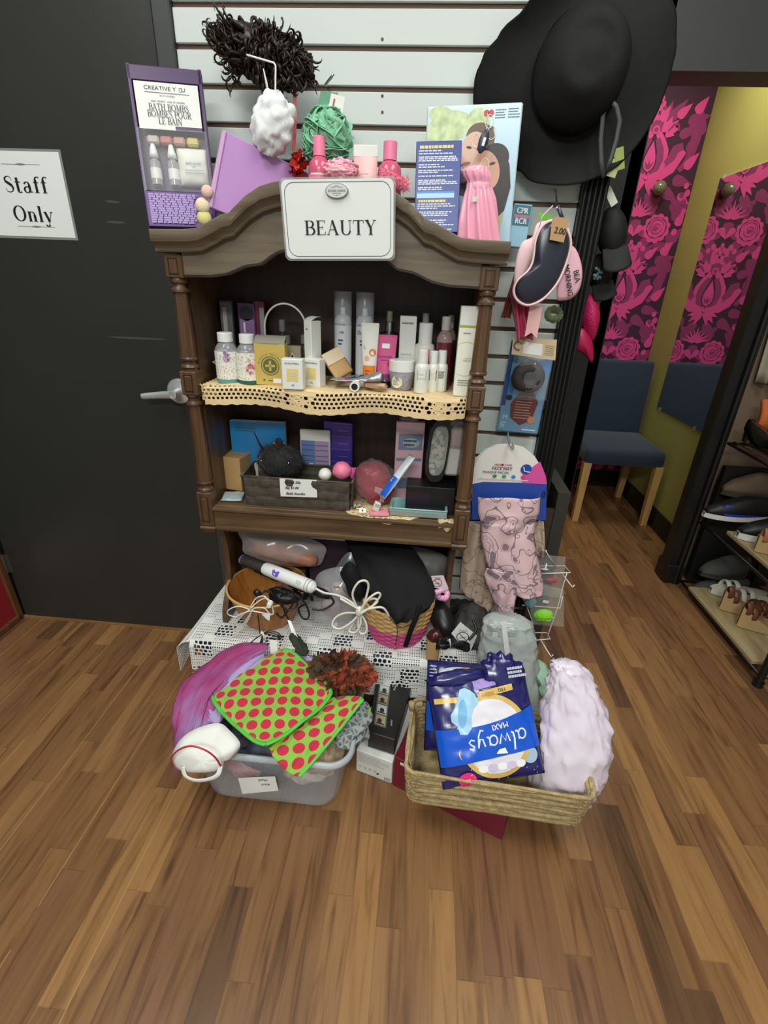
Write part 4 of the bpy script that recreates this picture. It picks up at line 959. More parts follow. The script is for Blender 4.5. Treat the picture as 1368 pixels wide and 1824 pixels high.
# ================================================================ upper shelf, left to right
SY = Z1+.003
M_gl = film('clear_glass', (214, 222, 222), .30, .04, 1.0)
M_flor = mat('floral_label', (228, 224, 214), .5); k = NT(M_flor); tc = k.new('ShaderNodeTexCoord'); vo = k.new('ShaderNodeTexVoronoi'); vo.inputs['Scale'].default_value = 190; k.link(tc.outputs['Object'], vo.inputs['Vector'])
k.link(k.ramp(vo.outputs['Distance'], [(0, (206, 166, 166)), (.22, (150, 160, 140)), (.34, (228, 224, 214)), (1, (236, 232, 224))]), k.b.inputs['Base Color'])
M_teal = mat('bottle_teal_base', (88, 150, 146), .25); M_grnb = mat('bottle_green_base', (30, 92, 74), .25)
BP = [(0, 0), (.94, 0), (1, .03), (1, .62), (.93, .70), (.72, .77), (.60, .80), (.60, .84)]
def petals(cx, cz, cols, sd, rad=.011):
 def f(b, fr, w, h):
  rd = random.Random(sd)
  for i in range(16):
   b.mi = i % len(cols); a = rd.random()*6.28; r_ = rad*rd.random(); b.disk(cx*w+r_*math.cos(a), cz*h+r_*math.sin(a)*1.3, .0035, .0042, lambda A, Q, c=0: fr(A, Q, .0003+.00003*i), 9)
 return f
for bx, lb_, mb, pt in (((381, 594, 421, 683), 'small clear bottle with white cap, leftmost on the upper shelf, purple flowers on its label', M_teal, ('flower_print', [mat('fl_purple', (142, 104, 146), .5), mat('fl_purple_l', (190, 160, 190), .5)], petals(.15, .56, (0, 1), 4))),
                         ((419, 597, 459, 685), 'small clear bottle with white cap and pink rose label on the upper shelf', M_grnb, ('flower_print', [mat('fl_rose', (190, 92, 104), .5), mat('fl_rose_l', (224, 158, 160), .5)], petals(.22, .38, (0, 1), 5, .014)))):
 o, w, h = bottle('lotion_bottle', lb_, bx, SY, BP, M_gl, (.66, .82, 1.0), M_whitep, (.08, .64, M_flor), group='floral bottles on the upper shelf', extra=[pt])
 b = B(); b.lathe([(0, .0), (w/2*1.01, .0), (w/2*1.01, .07*h), (0, .07*h)], seg=28); obj('base', b, mb, o, smooth=True, angle=40)
b = B(); b.lathe([(.013, 0), (.019, .045), (.0205, .046), (.018, .045), (.012, .002), (0, .002)], seg=20); b.tube([(-.018, 0, .035), (-.030, 0, .042), (-.021, 0, .045)], .002, 6)
solo('measuring_cup', 'small translucent plastic cup behind the leftmost floral bottle', 'cup', b, mat('cup_white', (226, 226, 220), .4, alpha=.75), loc=at(394, 672, -.17)*1 if False else V((at(392, 680, -.19).x, -.155, SY)), smooth=True)
M_lav = mat('pack_plum', (92, 58, 98), .25, alpha=.9); M_lavd = mat('pack_dark', (38, 28, 40), .3); M_lavp = mat('pack_lilac', (150, 110, 160), .35)
o, w, h = carton('cosmetic_pack', 'slim dark pack with pale brush inside, back left of the upper shelf', 'package', (401, 534, 425, 660), SY, .012, M_lavd, [('brush_handle', mat('brush_pale', (176, 158, 150), .4), R_(.22, .35, .5, .9)), ('film_window', M_clear, R_(.08, .1, .92, .97, .002))], y=-.09)
o, w, h = carton('cosmetic_pack', 'plum coloured pack with rounded clear window behind the floral bottles', 'package', (432, 540, 462, 665), SY, .015, M_lav, [('window', M_lavp, R_(.08, .3, .92, .78)), ('top_print', M_lavd, lambda b, fr, w, h: b.disk(0, h*.86, w*.42, h*.1, fr, 18)), ('glare', M_white, R_(.28, .6, .4, .74, .0006))], y=-.085)
o, w, h = carton('cosmetic_pack', 'crimson and clear pack beside the arch of the white carrier', 'package', (459, 537, 478, 665), SY, .012, mat('pack_crimson', (112, 34, 66), .3), [('clear_side', mat('pack_grey', (146, 150, 152), .25), R_(.55, .35, .95, .92))], y=-.08)
wc = thing('carrier_basket', 'white carrier with thin arched handle holding small dark bottles on the upper shelf', 'carrier', V((at(511, 640, -.12).x, -.12, SY)))
a0, a1 = at(474, 640, -.12), at(546, 640, -.12); hw = (a1.x-a0.x)/2; ht = at(510, 541, -.12).z-SY
b = B(); b.tube([V((-hw, 0, .02))]+[V((-hw*math.cos(a), 0, ht-.062+.062*math.sin(a))) for a in [PI*i/20 for i in range(21)]]+[V((hw, 0, .02))], .0026, 8); obj('handle', b, M_whitep, wc, smooth=True)
b = B(); b.lathe([(0, 0), (hw*.92, 0), (hw, .035), (hw-.003, .035), (hw*.9, .004), (0, .004)], M=Matrix.Scale(.7, 4, (0, 1, 0)), seg=28); obj('tray', b, M_whitep, wc, smooth=True, angle=40)
M_smoke = mat('smoke_bottle', (52, 56, 58), .15, alpha=.85); M_gcap = mat('grey_cap', (112, 114, 112), .35)
for q, (px, tp, ry, lb_) in enumerate(((504, 570, 0, 'upright smoky bottle with grey cap inside the white carrier, tallest of them'), (527, 587, .28, 'smoky bottle leaning right inside the white carrier'), (515, 598, -.05, 'short smoky bottle behind the tan cross box in the white carrier'), (541, 597, .0, 'smoky bottle beside the tall white carton in the white carrier'))):
 y = -.115-.012*(q % 2)
 p = at(px, 660, y); zt = at(px, tp, y).z
 bottle('small_bottle', lb_, (px-9, tp, px+9, 660), SY+.005, [(0, 0), (.95, 0), (1, .02), (1, .6), (.8, .7), (.5, .78), (.5, .82)], M_smoke, (.62, .8, 1), M_gcap, y=y-.01, group='smoky bottles in the carrier', ry=ry)
M_tan = mat('carton_tan', (196, 170, 88), .5); M_olive = mat('print_olive', (92, 100, 58), .5); M_greyk = mat('carton_grey', (136, 132, 122), .5)
def cross(b, fr, w, h):
 c = (0, h*.47); R = w*.27
 b.ring(c[0], c[1], R, R, w*.03, fr, 30); b.disk(c[0], c[1], R*.86, R*.86, fr, 28)
def cross2(b, fr, w, h):
 F = lambda a, q, c=0: fr(a, q, .0004); R = w*.16; t = w*.035; c = h*.47
 b.rect(-t, c-R, t, c+R, F); b.rect(-R, c-t, R, c+t, F)
def arc_text(s, rad, a0, a1, hh, cy):
 def f(b, fr, w, h):
  for i, ch in enumerate(s):
   if ch == ' ': continue
   a = a0+(a1-a0)*i/(len(s)-1); put_text(b, ch, rad*w*math.cos(a), cy*h+rad*w*math.sin(a), hh, fr, rot=a-PI/2)
 return f
tb2, w, h = carton('remedy_box', 'tan box with dark green cross emblem and open grey lid on the upper shelf', 'box', (456, 612, 510, 686), SY, .035, M_tan,
 [('emblem', M_olive, cross), ('emblem_cross', M_tan, cross2), ('arc_lettering', M_olive, arc_text('MIRACLE NATURALS', .37, PI*.93, PI*.07, .0042, .47)), ('price_sticker', M_ppr, R_(.58, .06, .84, .17)), ('foot_print', M_olive, G_(lambda b, fr, w, h: b.disk(-w*.22, h*.12, .003, .003, fr, 10), R_(-.0, .1, .0, .1), L_(.42, .09, .56, .14, 1, 3, rag=0))), ('flap_print', M_olive, R_(.2, .985, .8, .99))], rz=.03)
b = B(); b.grid(1, 6, lambda u, v: V(((u-.5)*w*.98, -.0175+.03*v+.0, h+.017*math.sin(v*PI*.5)))); obj('lid_flap', b, M_greyk, tb2, solid=.0008)
carton('remedy_box', 'muted beige box with pale cross, behind the tan cross box', 'box', (508, 617, 538, 690), SY, .03, mat('carton_beige', (158, 150, 128), .5), [('pale_cross', M_cream, lambda b, fr, w, h: (b.rect(-w*.05, h*.62, w*.05, h*.82, fr), b.rect(-w*.13, h*.69, w*.13, h*.75, fr)))], y=-.15)
def drop(b, fr, w, h):
 c = h*.28; P = []
 for i in range(28):
  a = 2*PI*i/28; r_ = w*.19; x = r_*math.sin(a); z = c-r_*1.25*math.cos(a)
  if abs(a-PI) < 1.2: x *= .55*abs(math.cos((a-PI)))**.0+.0 if abs(a-PI) > .05 else 0; z += w*.30*(1-abs(a-PI)/1.2)
  P.append((x-w*.0, z))
 b.poly(P, fr)
dc, w, h = carton('dropper_carton', 'tall white carton with dark red drop, its top open, on the upper shelf', 'box', (547, 572, 566, 690), SY, .035, M_white, [('drop_print', mat('print_oxblood', (122, 42, 36), .45), drop), ('print_logo', M_darkp, L_(.3, .86, .7, .89, 1, 2)), ('drop_lettering', M_white, lambda b, fr, w, h: b.lines(-w*.12, h*.21, w*.12, h*.31, 3, lambda a, q, c=0: fr(a, q, .0005), .003, 3, 0))], y=-.185, rz=-.62)
b = B(); b.grid(1, 5, lambda u, v: V(((u-.5)*w, -.017+.034*v, h+.010*math.sin(v*PI*.6)))); obj('lid_flap', b, M_white, dc, solid=.0008)
M_yel = mat('print_straw', (222, 200, 124), .45)
for bx, rz, lb_ in (((503, 640, 540, 694), .03, 'small white carton with pale yellow square, in front of the tan cross box'), ((541, 640, 575, 689), -.30, 'small white carton with pale yellow square, turned, right of its twin')):
 carton('colour_carton', lb_, 'box', bx, SY, .032, M_white, [('yellow_square', M_yel, lambda b, fr, w, h: b.poly([(-w*.28, h*.26), (0, h*.29), (w*.26, h*.26), (w*.28, h*.68), (-w*.27, h*.69)], fr)), ('square_print', M_white, L_(.4, .38, .62, .6, 4, 3, .0006, .1)), ('lettering', M_darkp, G_(T_('GOLDWELL', .5, .86, .0036, wide=1.35, bold=.0003), L_(.44, .12, .58, .18, 2, 2, rag=0)))], rz=rz, group='small white and yellow cartons')
q = quad_root('sample_packet', 'tan paper sample packet leaning behind the white carton', 'packet', at(588, 632, -.16), at(614, 610, -.13), at(632, 664, -.15), at(598, 676, -.20))
b = B(); pillow(b, q[1], q[2], .008, 12, 12, .001, 4); obj('packet', b, mat('kraft_tan', (188, 148, 96), .5), q[0], smooth=True)
b = B(); b.rect(-q[1]*.48, q[2]*.55, q[1]*.48, q[2]*.97, frame((0, -.0055, 0), (1, 0, 0), (0, 0, 1))); obj('top_panel', b, mat('kraft_pale', (214, 196, 164), .5), q[0], recalc=False)
M_can = mat('can_white', (218, 222, 226), .28); M_capc = mat('overcap_frost', (200, 206, 212), .2, alpha=.35)
for bx, wd_, lb_, sd in (((593, 519, 624, 680), 've', 'white aerosol can with frosted clear overcap, left of the pair on the upper shelf', 1), ((630, 521, 662, 684), 'Do', 'white aerosol can with frosted clear overcap behind the orange tube', 2)):
 o, w, h = bottle('aerosol_can', lb_, bx, SY, [(0, 0), (.96, 0), (1, .015), (1, .66), (.93, .71), (.70, .745), (.35, .755), (.35, .77)], M_can, y=-.125, group='white aerosol cans', cat='aerosol can',
  extra=[('brand_lettering', mat('print_navy', (60, 66, 96), .4), G_(T_(wd_, .5-.2*(sd == 2)+.0, .57, .009, italic=.2), L_(.3, .42, .6, .5, 2, 3, rag=.3)))])
 b = B(); b.lathe([(0, .755*h), (.30*w/2, .755*h), (.28*w/2, .83*h), (0, .835*h)], seg=18); obj('nozzle', b, M_whitep, o, smooth=True, angle=40)
 b = B(); b.lathe([(w/2*1.0, .64*h), (w/2*1.0, .995*h), (w/2*.96, h), (0, h)], seg=28, cap=False); obj('overcap', b, M_capc, o, smooth=True, angle=40)
def sq_tube(name, label, box, m, y, parts, capm, group=None, crimp=M_white, ry=0.0):
 loc, w, h = spot(*box, SY, y); loc.y += .015
 o = thing(name, label, 'tube', loc, (0, ry, 0), group); H = h
 def sf(u, v):
  k_ = v**.8; return V((w/2*(.72+.28*k_)*math.cos(2*PI*u), (w*.36*(1-k_)+.0012)*math.sin(2*PI*u), H*.14+H*.86*v))
 b = B(); b.grid(28, 14, sf); bmesh.ops.remove_doubles(b.bm, verts=b.bm.verts, dist=1e-5); obj('tube_body', b, m, o, smooth=True)
 b = B(); b.lathe([(0, 0), (w*.30, 0), (w*.33, H*.14), (0, H*.14)], seg=20); obj('cap', b, capm, o, smooth=True, angle=40)
 b = B(); b.box((0, 0, H*.985), (w*.99, .003, H*.05), bev=.0008); obj('crimp', b, crimp, o)
 def fr(a, z, c=0.0):
  v = max(0.0, min(1.0, (z-H*.14)/(H*.86))); k_ = v**.8; X = w/2*(.72+.28*k_); x = max(-.999, min(.999, a/X))
  return V((a, -(w*.36*(1-k_)+.0012)*math.sqrt(1-x*x)-.0006-c, z))
 for nm, mm, fn in parts: patch(o, nm, mm, lambda b: fn(b, fr, w, H))
 return o
M_or = mat('print_orange', (232, 128, 44), .35); M_orl = mat('print_orange_light', (244, 170, 90), .35)
def band(x0, y0, x1, y1, c=0.0): return lambda b, fr, w, h: b.grid(14, 6, lambda u, v: fr((x0+(x1-x0)*u-.5)*w, (y0+(y1-y0)*v)*h, c))
sq_tube('squeeze_tube', 'white tube with orange fruit print and orange band on the upper shelf', (640, 577, 672, 690), mat('tube_white', (228, 228, 222), .3), -.185,
 [('orange_band', M_or, band(.16, .14, .84, .36)), ('orange_fruit', M_or, lambda b, fr, w, h: b.disk(w*.18, h*.56, w*.2, w*.2, fr, 22)), ('orange_slice', M_orl, lambda b, fr, w, h: (b.ring(-w*.12, h*.47, w*.09, w*.09, w*.04, lambda a, q, c=0: fr(a, q, .0006), 20), b.disk(-w*.12, h*.47, w*.055, w*.055, lambda a, q, c=0: fr(a, q, .0006), 14))), ('band_wave', M_white, lambda b, fr, w, h: [b.disk((i-3.5)*w*.09, h*.365, w*.045, w*.03, lambda a, q, c=0: fr(a, q, .0004), 8) for i in range(8)]), ('lettering', mat('print_ochre', (176, 116, 50), .4), T_('L', .24, .64, .009)), ('band_print', mat('print_rust', (170, 80, 30), .4), L_(.3, .2, .6, .3, 2, 3, .0006))], M_whitep)
M_lavt = mat('tube_magenta', (208, 88, 140), .25)
sq_tube('squeeze_tube', 'pink lavender tube with white price sticker, right of the orange fruit tube', (664, 598, 704, 690), M_lavt, -.175,
 [('price_sticker', M_ppr, R_(.34, .76, .68, .85, .0008)), ('lettering', mat('print_purple', (120, 50, 120), .4), G_(T_('LAVENDER', .5, .60, .0052, bold=.0004), L_(.3, .52, .7, .56, 1, 4))), ('berry_print', mat('print_berry', (190, 40, 70), .4), lambda b, fr, w, h: b.disk(w*.2, h*.47, w*.12, w*.12, lambda a, q, c=0: fr(a, q, .0005), 16)), ('dark_foot', mat('tube_foot', (96, 48, 84), .3), band(.14, .14, .86, .28))], M_blackp, crimp=M_lavt)
o, w, h = bottle('pump_bottle', 'dark bottle with olive metal pump top behind the pink tube', (672, 555, 706, 672), SY, [(0, 0), (1, 0), (1, .66), (.9, .71), (.4, .73)], M_blackp, (.45, .72, .86), M_silver, y=-.11)
b = B(); b.lathe([(0, .85*h), (.32*w/2, .85*h), (.30*w/2, h), (0, h)], seg=18); obj('pump_head', b, mat('olive_grey', (122, 124, 108), .35), o, smooth=True, angle=40)
carton('cream_carton', 'slim white carton with small grey lettering behind the glitter jar', 'box', (707, 563, 736, 676), SY, .03, M_white, [('lettering', mat('print_slate2', (120, 122, 128), .5), G_(T_('Dead Awe', .46, .47, .0040, wide=1.1), L_(.12, .88, .84, .93, 1, 3, rag=.1)))], y=-.135, rz=.06)
pch = quad_root('foil_pouch', 'crumpled silver and pink pouch lying at the front of the upper shelf', 'pouch', at(652, 648, -.17), at(684, 668, -.20), at(600, 690, -.245), at(583, 686, -.23))
loc = V((at(632, 682, -.235).x, -.205, SY+.012))
pch[0].matrix_world = Matrix.Translation(loc)
b = B()
b.grid(26, 10, lambda u, v: V(((u-.5)*.135, (v-.5)*.045-.012*(u-.5), .010+.030*u*u*math.sin(PI*min(1, v*1.1+.05))+.004*noise.noise(V((u*9, v*7, 3))))))
obj('pouch_film', b, mat('pouch_silver', (150, 148, 150), .25, .35, var=.25, vscale=60), pch[0], smooth=True, solid=.002)
b = B(); b.grid(8, 3, lambda u, v: V((-.045+.028*u, -.020+.010*v-.012*(-.25+.2*u), .0135+.004*noise.noise(V((u*3, v*3, 8)))))); obj('pink_patch', b, mat('patch_pink', (232, 90, 140), .4), pch[0], smooth=True, solid=.001)
b = B(); b.grid(10, 3, lambda u, v: V((-.035+.055*u, -.008+.012*v-.012*(-.2+.4*u), .016+.010*u+.002*noise.noise(V((u*3, v*3, 8)))))); obj('blue_patch', b, mat('patch_slate', (78, 106, 124), .4), pch[0], smooth=True, solid=.001)
rl = thing('hair_roller', 'white tape roll with black core at the front edge of the upper shelf', 'roller', V((at(632, 689, -.245).x, -.252, SY+.0135)))
b = B(); b.lathe([(.0085, 0), (.0125, 0), (.0125, .03), (.0085, .03), (.0085, 0)], (0, 0, 0), rotm(-PI/2), 26, cap=False); obj('roll', b, M_whitep, rl, smooth=True, angle=40)
b = B(); b.lathe([(0, .0005), (.0083, .0005), (.0083, .029), (0, .029)], (0, 0, 0), rotm(-PI/2), 22); obj('core', b, M_blackp, rl, smooth=True, angle=40)
cl = thing('claw_clip', 'tan claw hair clip with comb teeth lying beside the glitter jar', 'hair clip', V((at(668, 690, -.235).x, -.222, SY)), (0, 0, -.35))
M_clip = mat('clip_tan', (196, 156, 124), .3)
for s_ in (0, 1):
 b = B(); b.grid(14, 8, lambda u, v: V(((u-.5)*.055, .011*math.cos(PI*v*.9)*(1-.3*u)+.002, .003+.017*math.sin(PI*v*.9)*(1-.2*u)+(.004*s_)))); obj('jaw', b, M_clip, cl, smooth=True, solid=.0018)
 if s_ == 0: continue
for i in range(6): b = B(); b.tube([V((.012+i*.004, -.008, .008)), V((.016+i*.004, -.013, .012)), V((.019+i*.004, -.010, .019))], [.0012, .001, .0006], 6); obj('tooth', b, M_clip, cl, smooth=True)
M_gli = mat('glitter_grey', (158, 160, 168), .3, var=.35, vscale=260)
o, w, h = bottle('cream_jar', 'round jar of grey glitter with white lid on the upper shelf', (690, 644, 736, 697), SY, [(0, 0), (.72, 0), (.82, .04), (1.0, .55), (1.0, .64)], M_gli, (1.03, .64, 1), M_whitep, cat='jar', extra=[('oval_label', M_cream, lambda b, fr, w, h: b.disk(-w*.18, h*.30, w*.24, h*.2, lambda a, q, c=0: fr(a, q, -.0015), 20)), ('label_print', mat('print_sage', (150, 160, 130), .5), lambda b, fr, w, h: b.lines(-w*.32, h*.2, -w*.05, h*.38, 4, lambda a, q, c=0: fr(a, q, -.001), seed=3))])
M_mini = mat('mini_white', (226, 226, 216), .3)
MB_ = [(0, 0), (.96, 0), (1, .02), (1, .58), (.92, .65), (.62, .70), (.62, .72)]
for q, (bx, lb_, cc) in enumerate((((736, 624, 762, 701), 'travel bottle with aqua square label, foremost left of three', (116, 180, 178)), ((758, 626, 779, 699), 'travel bottle with dark patterned label, middle of three', (60, 66, 84)), ((772, 625, 795, 698), 'travel bottle with pale aqua and black spotted label, right of three', (176, 206, 204)))):
 bottle('travel_bottle', lb_, bx, SY, MB_, M_mini, (.68, .70, 1), M_whitep, group='travel bottles on the upper shelf', extra=[('label_square', mat('label_%d' % cc[0], cc, .4), R_(.18, .30, .82, .55)), ('label_foot', mat('label_pale', (196, 214, 212), .4), R_(.18, .06, .82, .26)), ('label_print', M_darkp if q == 2 else M_white, L_(.25, .33, .75, .52, 4 if q else 2, q+2, .0005))])
lo, w, h = bottle('lotion_bottle', 'white lotion bottle with red label and round white cap behind the travel bottles', (734, 576, 771, 680), SY, [(0, 0), (.97, 0), (1, .02), (1, .60), (.9, .67), (.62, .70)], mat('lotion_white', (226, 224, 214), .3), (.66, .69, 1), M_whitep, y=-.16, extra=[('red_label', mat('print_scarlet', (206, 44, 70), .4), R_(.22, .34, .74, .62)), ('label_lettering', M_white, G_(T_('A', .5, .46, .009, bold=.001), L_(.34, .54, .62, .58, 1, 2, .0005)))])
bottle('spray_bottle', 'small clear spray bottle with grey nozzle behind the red label lotion', (740, 558, 764, 665), SY, [(0, 0), (1, 0), (1, .68), (.8, .75), (.45, .78)], M_gl, (.5, .78, 1), mat('nozzle_grey', (150, 156, 158), .35), y=-.10)
M_burg = mat('burgundy_liquid', (112, 44, 54), .12, alpha=.85); M_capcl = mat('frosted_cap', (196, 188, 186), .3)
for bx, y, lb_ in (((771, 564, 801, 688), -.165, 'clear topped bottle of burgundy liquid beside the green and white carton'), ((784, 561, 806, 676), -.10, 'burgundy bottle standing behind its twin at the right of the shelf')):
 o, w, h = bottle('wash_bottle', lb_, bx, SY, [(0, 0), (.95, 0), (1, .02), (1, .6), (1, .66)], M_burg, (.52, .82, 1), M_capcl, y=y, group='burgundy wash bottles')
 b = B(); b.lathe([(1*w/2, .655*h), (.95*w/2, .72*h), (.7*w/2, .78*h), (.45*w/2, .815*h), (.45*w/2, .83*h)], seg=28, cap=False); obj('clear_shoulder', b, mat('shoulder_clear', (190, 160, 158), .1, alpha=.55), o, smooth=True)
M_grn = mat('print_lime', (158, 178, 66), .4)
def swoosh(b, fr, w, h):
 for cy, s_ in ((.56, 1), (.30, -1)):
  P = [(-w*.5+w*t, h*cy+s_*h*.06*math.sin(PI*(.15+.85*t))) for t in [i/14 for i in range(15)]]; b.stroke(P, [.0026*(1-abs(2*i/14-1)*.7) for i in range(15)], fr)
carton('hair_carton', 'tall white and pale green carton at the right end of the upper shelf', 'box', (806, 545, 846, 706), SY, .035, M_white, [('green_band', M_grn, R_(.0, .775, 1, .80)), ('lower_face', mat('carton_ivory', (230, 230, 214), .4), R_(0, .02, 1, .77)), ('swoosh', mat('print_pale_lime', (206, 214, 160), .4), lambda b, fr, w, h: swoosh(b, lambda a, q, c=0: fr(a, q, .0006), w, h)), ('lettering', mat('print_grey2', (140, 142, 130), .5), G_(T_('natural', .52, .44, .0038, .0008), T_('Velours', .5, .415, .0056, .0008, italic=.25), L_(.15, .12, .8, .2, 3, 5, .0008), L_(.2, .7, .6, .73, 1, 5, .0008)))], rz=.0)
# ================================================================ lower shelf, left to right
S2 = Z2+.0015
M_kraft = mat('kraft_board', (190, 152, 102), .6, bump=.03, bscale=200)
carton('kraft_box', 'plain kraft cardboard box at the left end of the lower shelf', 'box', (384, 815, 438, 872), S2+.006, .075, M_kraft, rz=-.20, dy=.0)
b = B(); pillow(b, .062, .055, .010, 16, 14, .003, 7); solo('clear_packet', 'crinkled clear packet lying under the kraft box corner', 'packet', b, mat('packet_clear', (186, 204, 208), .12, alpha=.55, spec=1), loc=V((at(410, 898, -.235).x, -.225, S2+.006)), rot=(-1.45, 0, .15), smooth=True)
M_pbl = mat('print_azure', (40, 132, 196), .3)
def wave(b, fr, w, h):
 P = [(-w/2, h*.46)]+[(-w/2+w*t, h*(.46+.16*math.sin(t*5.2+3.4)+.12*t)) for t in [i/24 for i in range(25)]]+[(w/2, h), (-w/2, h)]; b.poly(P, fr)
carton('tissue_box', 'flat blue and white box behind the black furry mask', 'box', (419, 752, 513, 868), S2, .02, M_white, [('blue_wave', M_pbl, wave), ('print', mat('print_teal', (40, 110, 120), .4), L_(.1, .84, .5, .92, 2, 4, .0006))], y=-.085, rz=.04)
b = B(); pillow(b, .10, .12, .03, 20, 20, .008, 12); cb = solo('clear_bag', 'clear crinkled bag of black items behind the blue pill card', 'bag', b, mat('bag_dark_film', (60, 62, 64), .08, alpha=.6, spec=1), loc=V((at(508, 800, -.06).x, -.055, S2)), smooth=True)
M_fur = mat('black_fur', (16, 15, 17), .7, sheen=.3)
fc = V((at(498, 832, -.17).x, -.165, at(498, 819, -.165).z)); fm = thing('furry_mask', 'black furry mask with two shiny studs lying in the woven basket', 'mask', fc)
b = B(); b.sphere((0, 0, 0), (.062, .042, .046), 32, 20, lambda d: 1+.12*noise.noise(d*3+V((4, 0, 0)))); obj('mask_body', b, M_fur, fm, smooth=True)
b = B(); rd = random.Random(3)
for k_ in range(2600):
 d = V((rd.gauss(0, 1), rd.gauss(0, 1), rd.gauss(0, 1))).normalized(); p = V((d.x*.061, d.y*.041, d.z*.045)); L = rd.uniform(.008, .017); dd = (d+V((rd.uniform(-.7, .7), rd.uniform(-.5, .5), rd.uniform(-.9, .3)))).normalized(); e = dd.orthogonal().normalized()*.0006
 b.face([b.v(p-e), b.v(p+e), b.v(p+dd*L)])
obj('fur', b, M_fur, fm)
b = B(); p = at(452, 768, -.17)-fc; p2 = at(462, 790, -.17)-fc; b.tube([p, p2, p2+V((.01, 0, -.02))], [.001, .0035, .005], 8); obj('ear', b, M_fur, fm, smooth=True)
b = B(); p = at(497, 788, -.17)-fc; b.sphere(p, (.013, .006, .014), 16, 10); obj('ear', b, M_fur, fm, smooth=True)
for px, py in ((465, 821), (514, 825)):
 b = B(); b.sphere(at(px, py, -.212)-fc, .0028, 12, 8); obj('eye_stud', b, M_silver, fm, smooth=True)
M_wov = mat('woven_charcoal', (78, 70, 62), .5, bump=.08, bscale=140, var=.3, vscale=45)
bl, br_ = at(436, 892, -.22), at(628, 895, -.22); bx0, bx1 = at(500, 890, -.228), None
kx0, kx1 = at(438, 885, -.23).x, at(622, 890, -.23).x; kcx = (kx0+kx1)/2; kw2 = kx1-kx0
kb = thing('woven_basket', 'dark brown woven basket with handwritten Bath bombs card on the lower shelf', 'basket', V((kcx, -.17, S2)))
def wall_weave(b, p0, p1, up, out, n, rows, hh):
 for r_ in range(rows):
  for i in range(n):
   a = p0.lerp(p1, i/n); c = p0.lerp(p1, (i+1)/n); o_ = .0024 if (i+r_) % 2 else -.0016
   f = lambda u, v: a.lerp(c, u)+up*((r_+v)/rows*hh)+out*(o_*math.sin(PI*min(max(u, .0), 1))+.0018*math.sin(PI*v)+.001)+out*((r_+v)/rows*.008)
   b.grid(3, 3, f)
b = B(); D2 = .11; HB = at(530, 850, -.23).z-S2-.006
cs = [V((-kw2/2, -D2/2, 0)), V((kw2/2, -D2/2, 0)), V((kw2/2, D2/2, 0)), V((-kw2/2, D2/2, 0))]
for i in range(4):
 p, q = cs[i], cs[(i+1) % 4]; out = (q-p).cross(V((0, 0, 1))).normalized(); wall_weave(b, p, q, V((0, 0, 1)), out, 8 if i % 2 == 0 else 5, 3, HB)
b.box((0, 0, .002), (kw2-.004, D2-.004, .004)); obj('weave', b, M_wov, kb, solid=.002)
b = B()
for i in range(4):
 p, q = cs[i], cs[(i+1) % 4]; e = .008; s1 = V((math.copysign(e, p.x), math.copysign(e, p.y), HB)); s2 = V((math.copysign(e, q.x), math.copysign(e, q.y), HB)); b.tube([p+s1, q+s2], .0032, 8)
obj('rim', b, M_wov, kb, smooth=True)
fcw = lambda px, py: at(px, py, -.17-D2/2-.011)-V((kcx, -.17, S2))
c0, c1, c2, c3 = fcw(498, 852), fcw(564, 855), fcw(565, 886), fcw(500, 884)
b = B(); pts = [c0, c1, c1.lerp(c2, .42), c1.lerp(c2, .5)+V((-.008, 0, 0)), c1.lerp(c2, .58), c2, c3]; b.face([b.v(p) for p in pts[::-1]]); cd_ = obj('price_card', b, M_paper, kb, solid=.001)
fr = frame(c3+V((0, -.0012, 0)), c2-c3, c0-c3); W_, H_ = (c2-c3).length, (c0-c3).length
b = B(); put_text(b, 'Small 50c', W_*.37, H_*.80, .0082, fr, italic=.3, bold=.0007, rot=-.02); put_text(b, 'Big $1.00', W_*.33, H_*.50, .0072, fr, italic=.3, bold=.0007); put_text(b, 'Bath bombs', W_*.42, H_*.18, .0080, fr, italic=.3, bold=.0007); obj('handwriting', b, M_ink, cd_, recalc=False)
for px, py, rr_, cc, lb_ in ((609, 838, .0265, (236, 128, 164), 'round pink bath bomb in clear wrap at the right of the woven basket'), (579, 845, .019, (232, 228, 220), 'white bath bomb beside the pink one in the woven basket')):
 p = at(px, py, -.195); b = B(); b.sphere((0, 0, 0), rr_, 26, 16, lambda d: 1+.02*noise.noise(d*3)+(.05 if abs(d.z-.2*d.x) < .06 else 0)); solo('bath_bomb', lb_, 'bath bomb', b, mat('bath_bomb_%d' % cc[1], cc, .45), loc=p, smooth=True, group='bath bombs')
p = at(627, 842, -.19); b = B(); b.grid(4, 6, lambda u, v: V(((u-.5)*.018*(.3+v), .003*math.sin(u*7), -.018+.034*v))); solo('wrap_twist', 'twist of magenta wrapping at the right rim of the woven basket', 'wrapping', b, mat('wrap_magenta', (226, 96, 168), .3), loc=p, solid=.0008)
M_pb = mat('pill_blue', (110, 134, 186), .3); M_pp = mat('pill_mauve', (176, 152, 184), .3); M_lnp = mat('print_violet', (82, 92, 140), .4)
def cells(n, x0, x1, y0, y1):
 def f(b, fr, w, h):
  for i in range(n):
   for s_ in range(2): b.rect((x0-.5+.02)*w, h*(y0+(y1-y0)*(i+.1+.45*s_)/n), (x1-.5-.02)*w, h*(y0+(y1-y0)*(i+.16+.45*s_)/n), lambda a, q, c=0: fr(a, q, .0012))
 return f
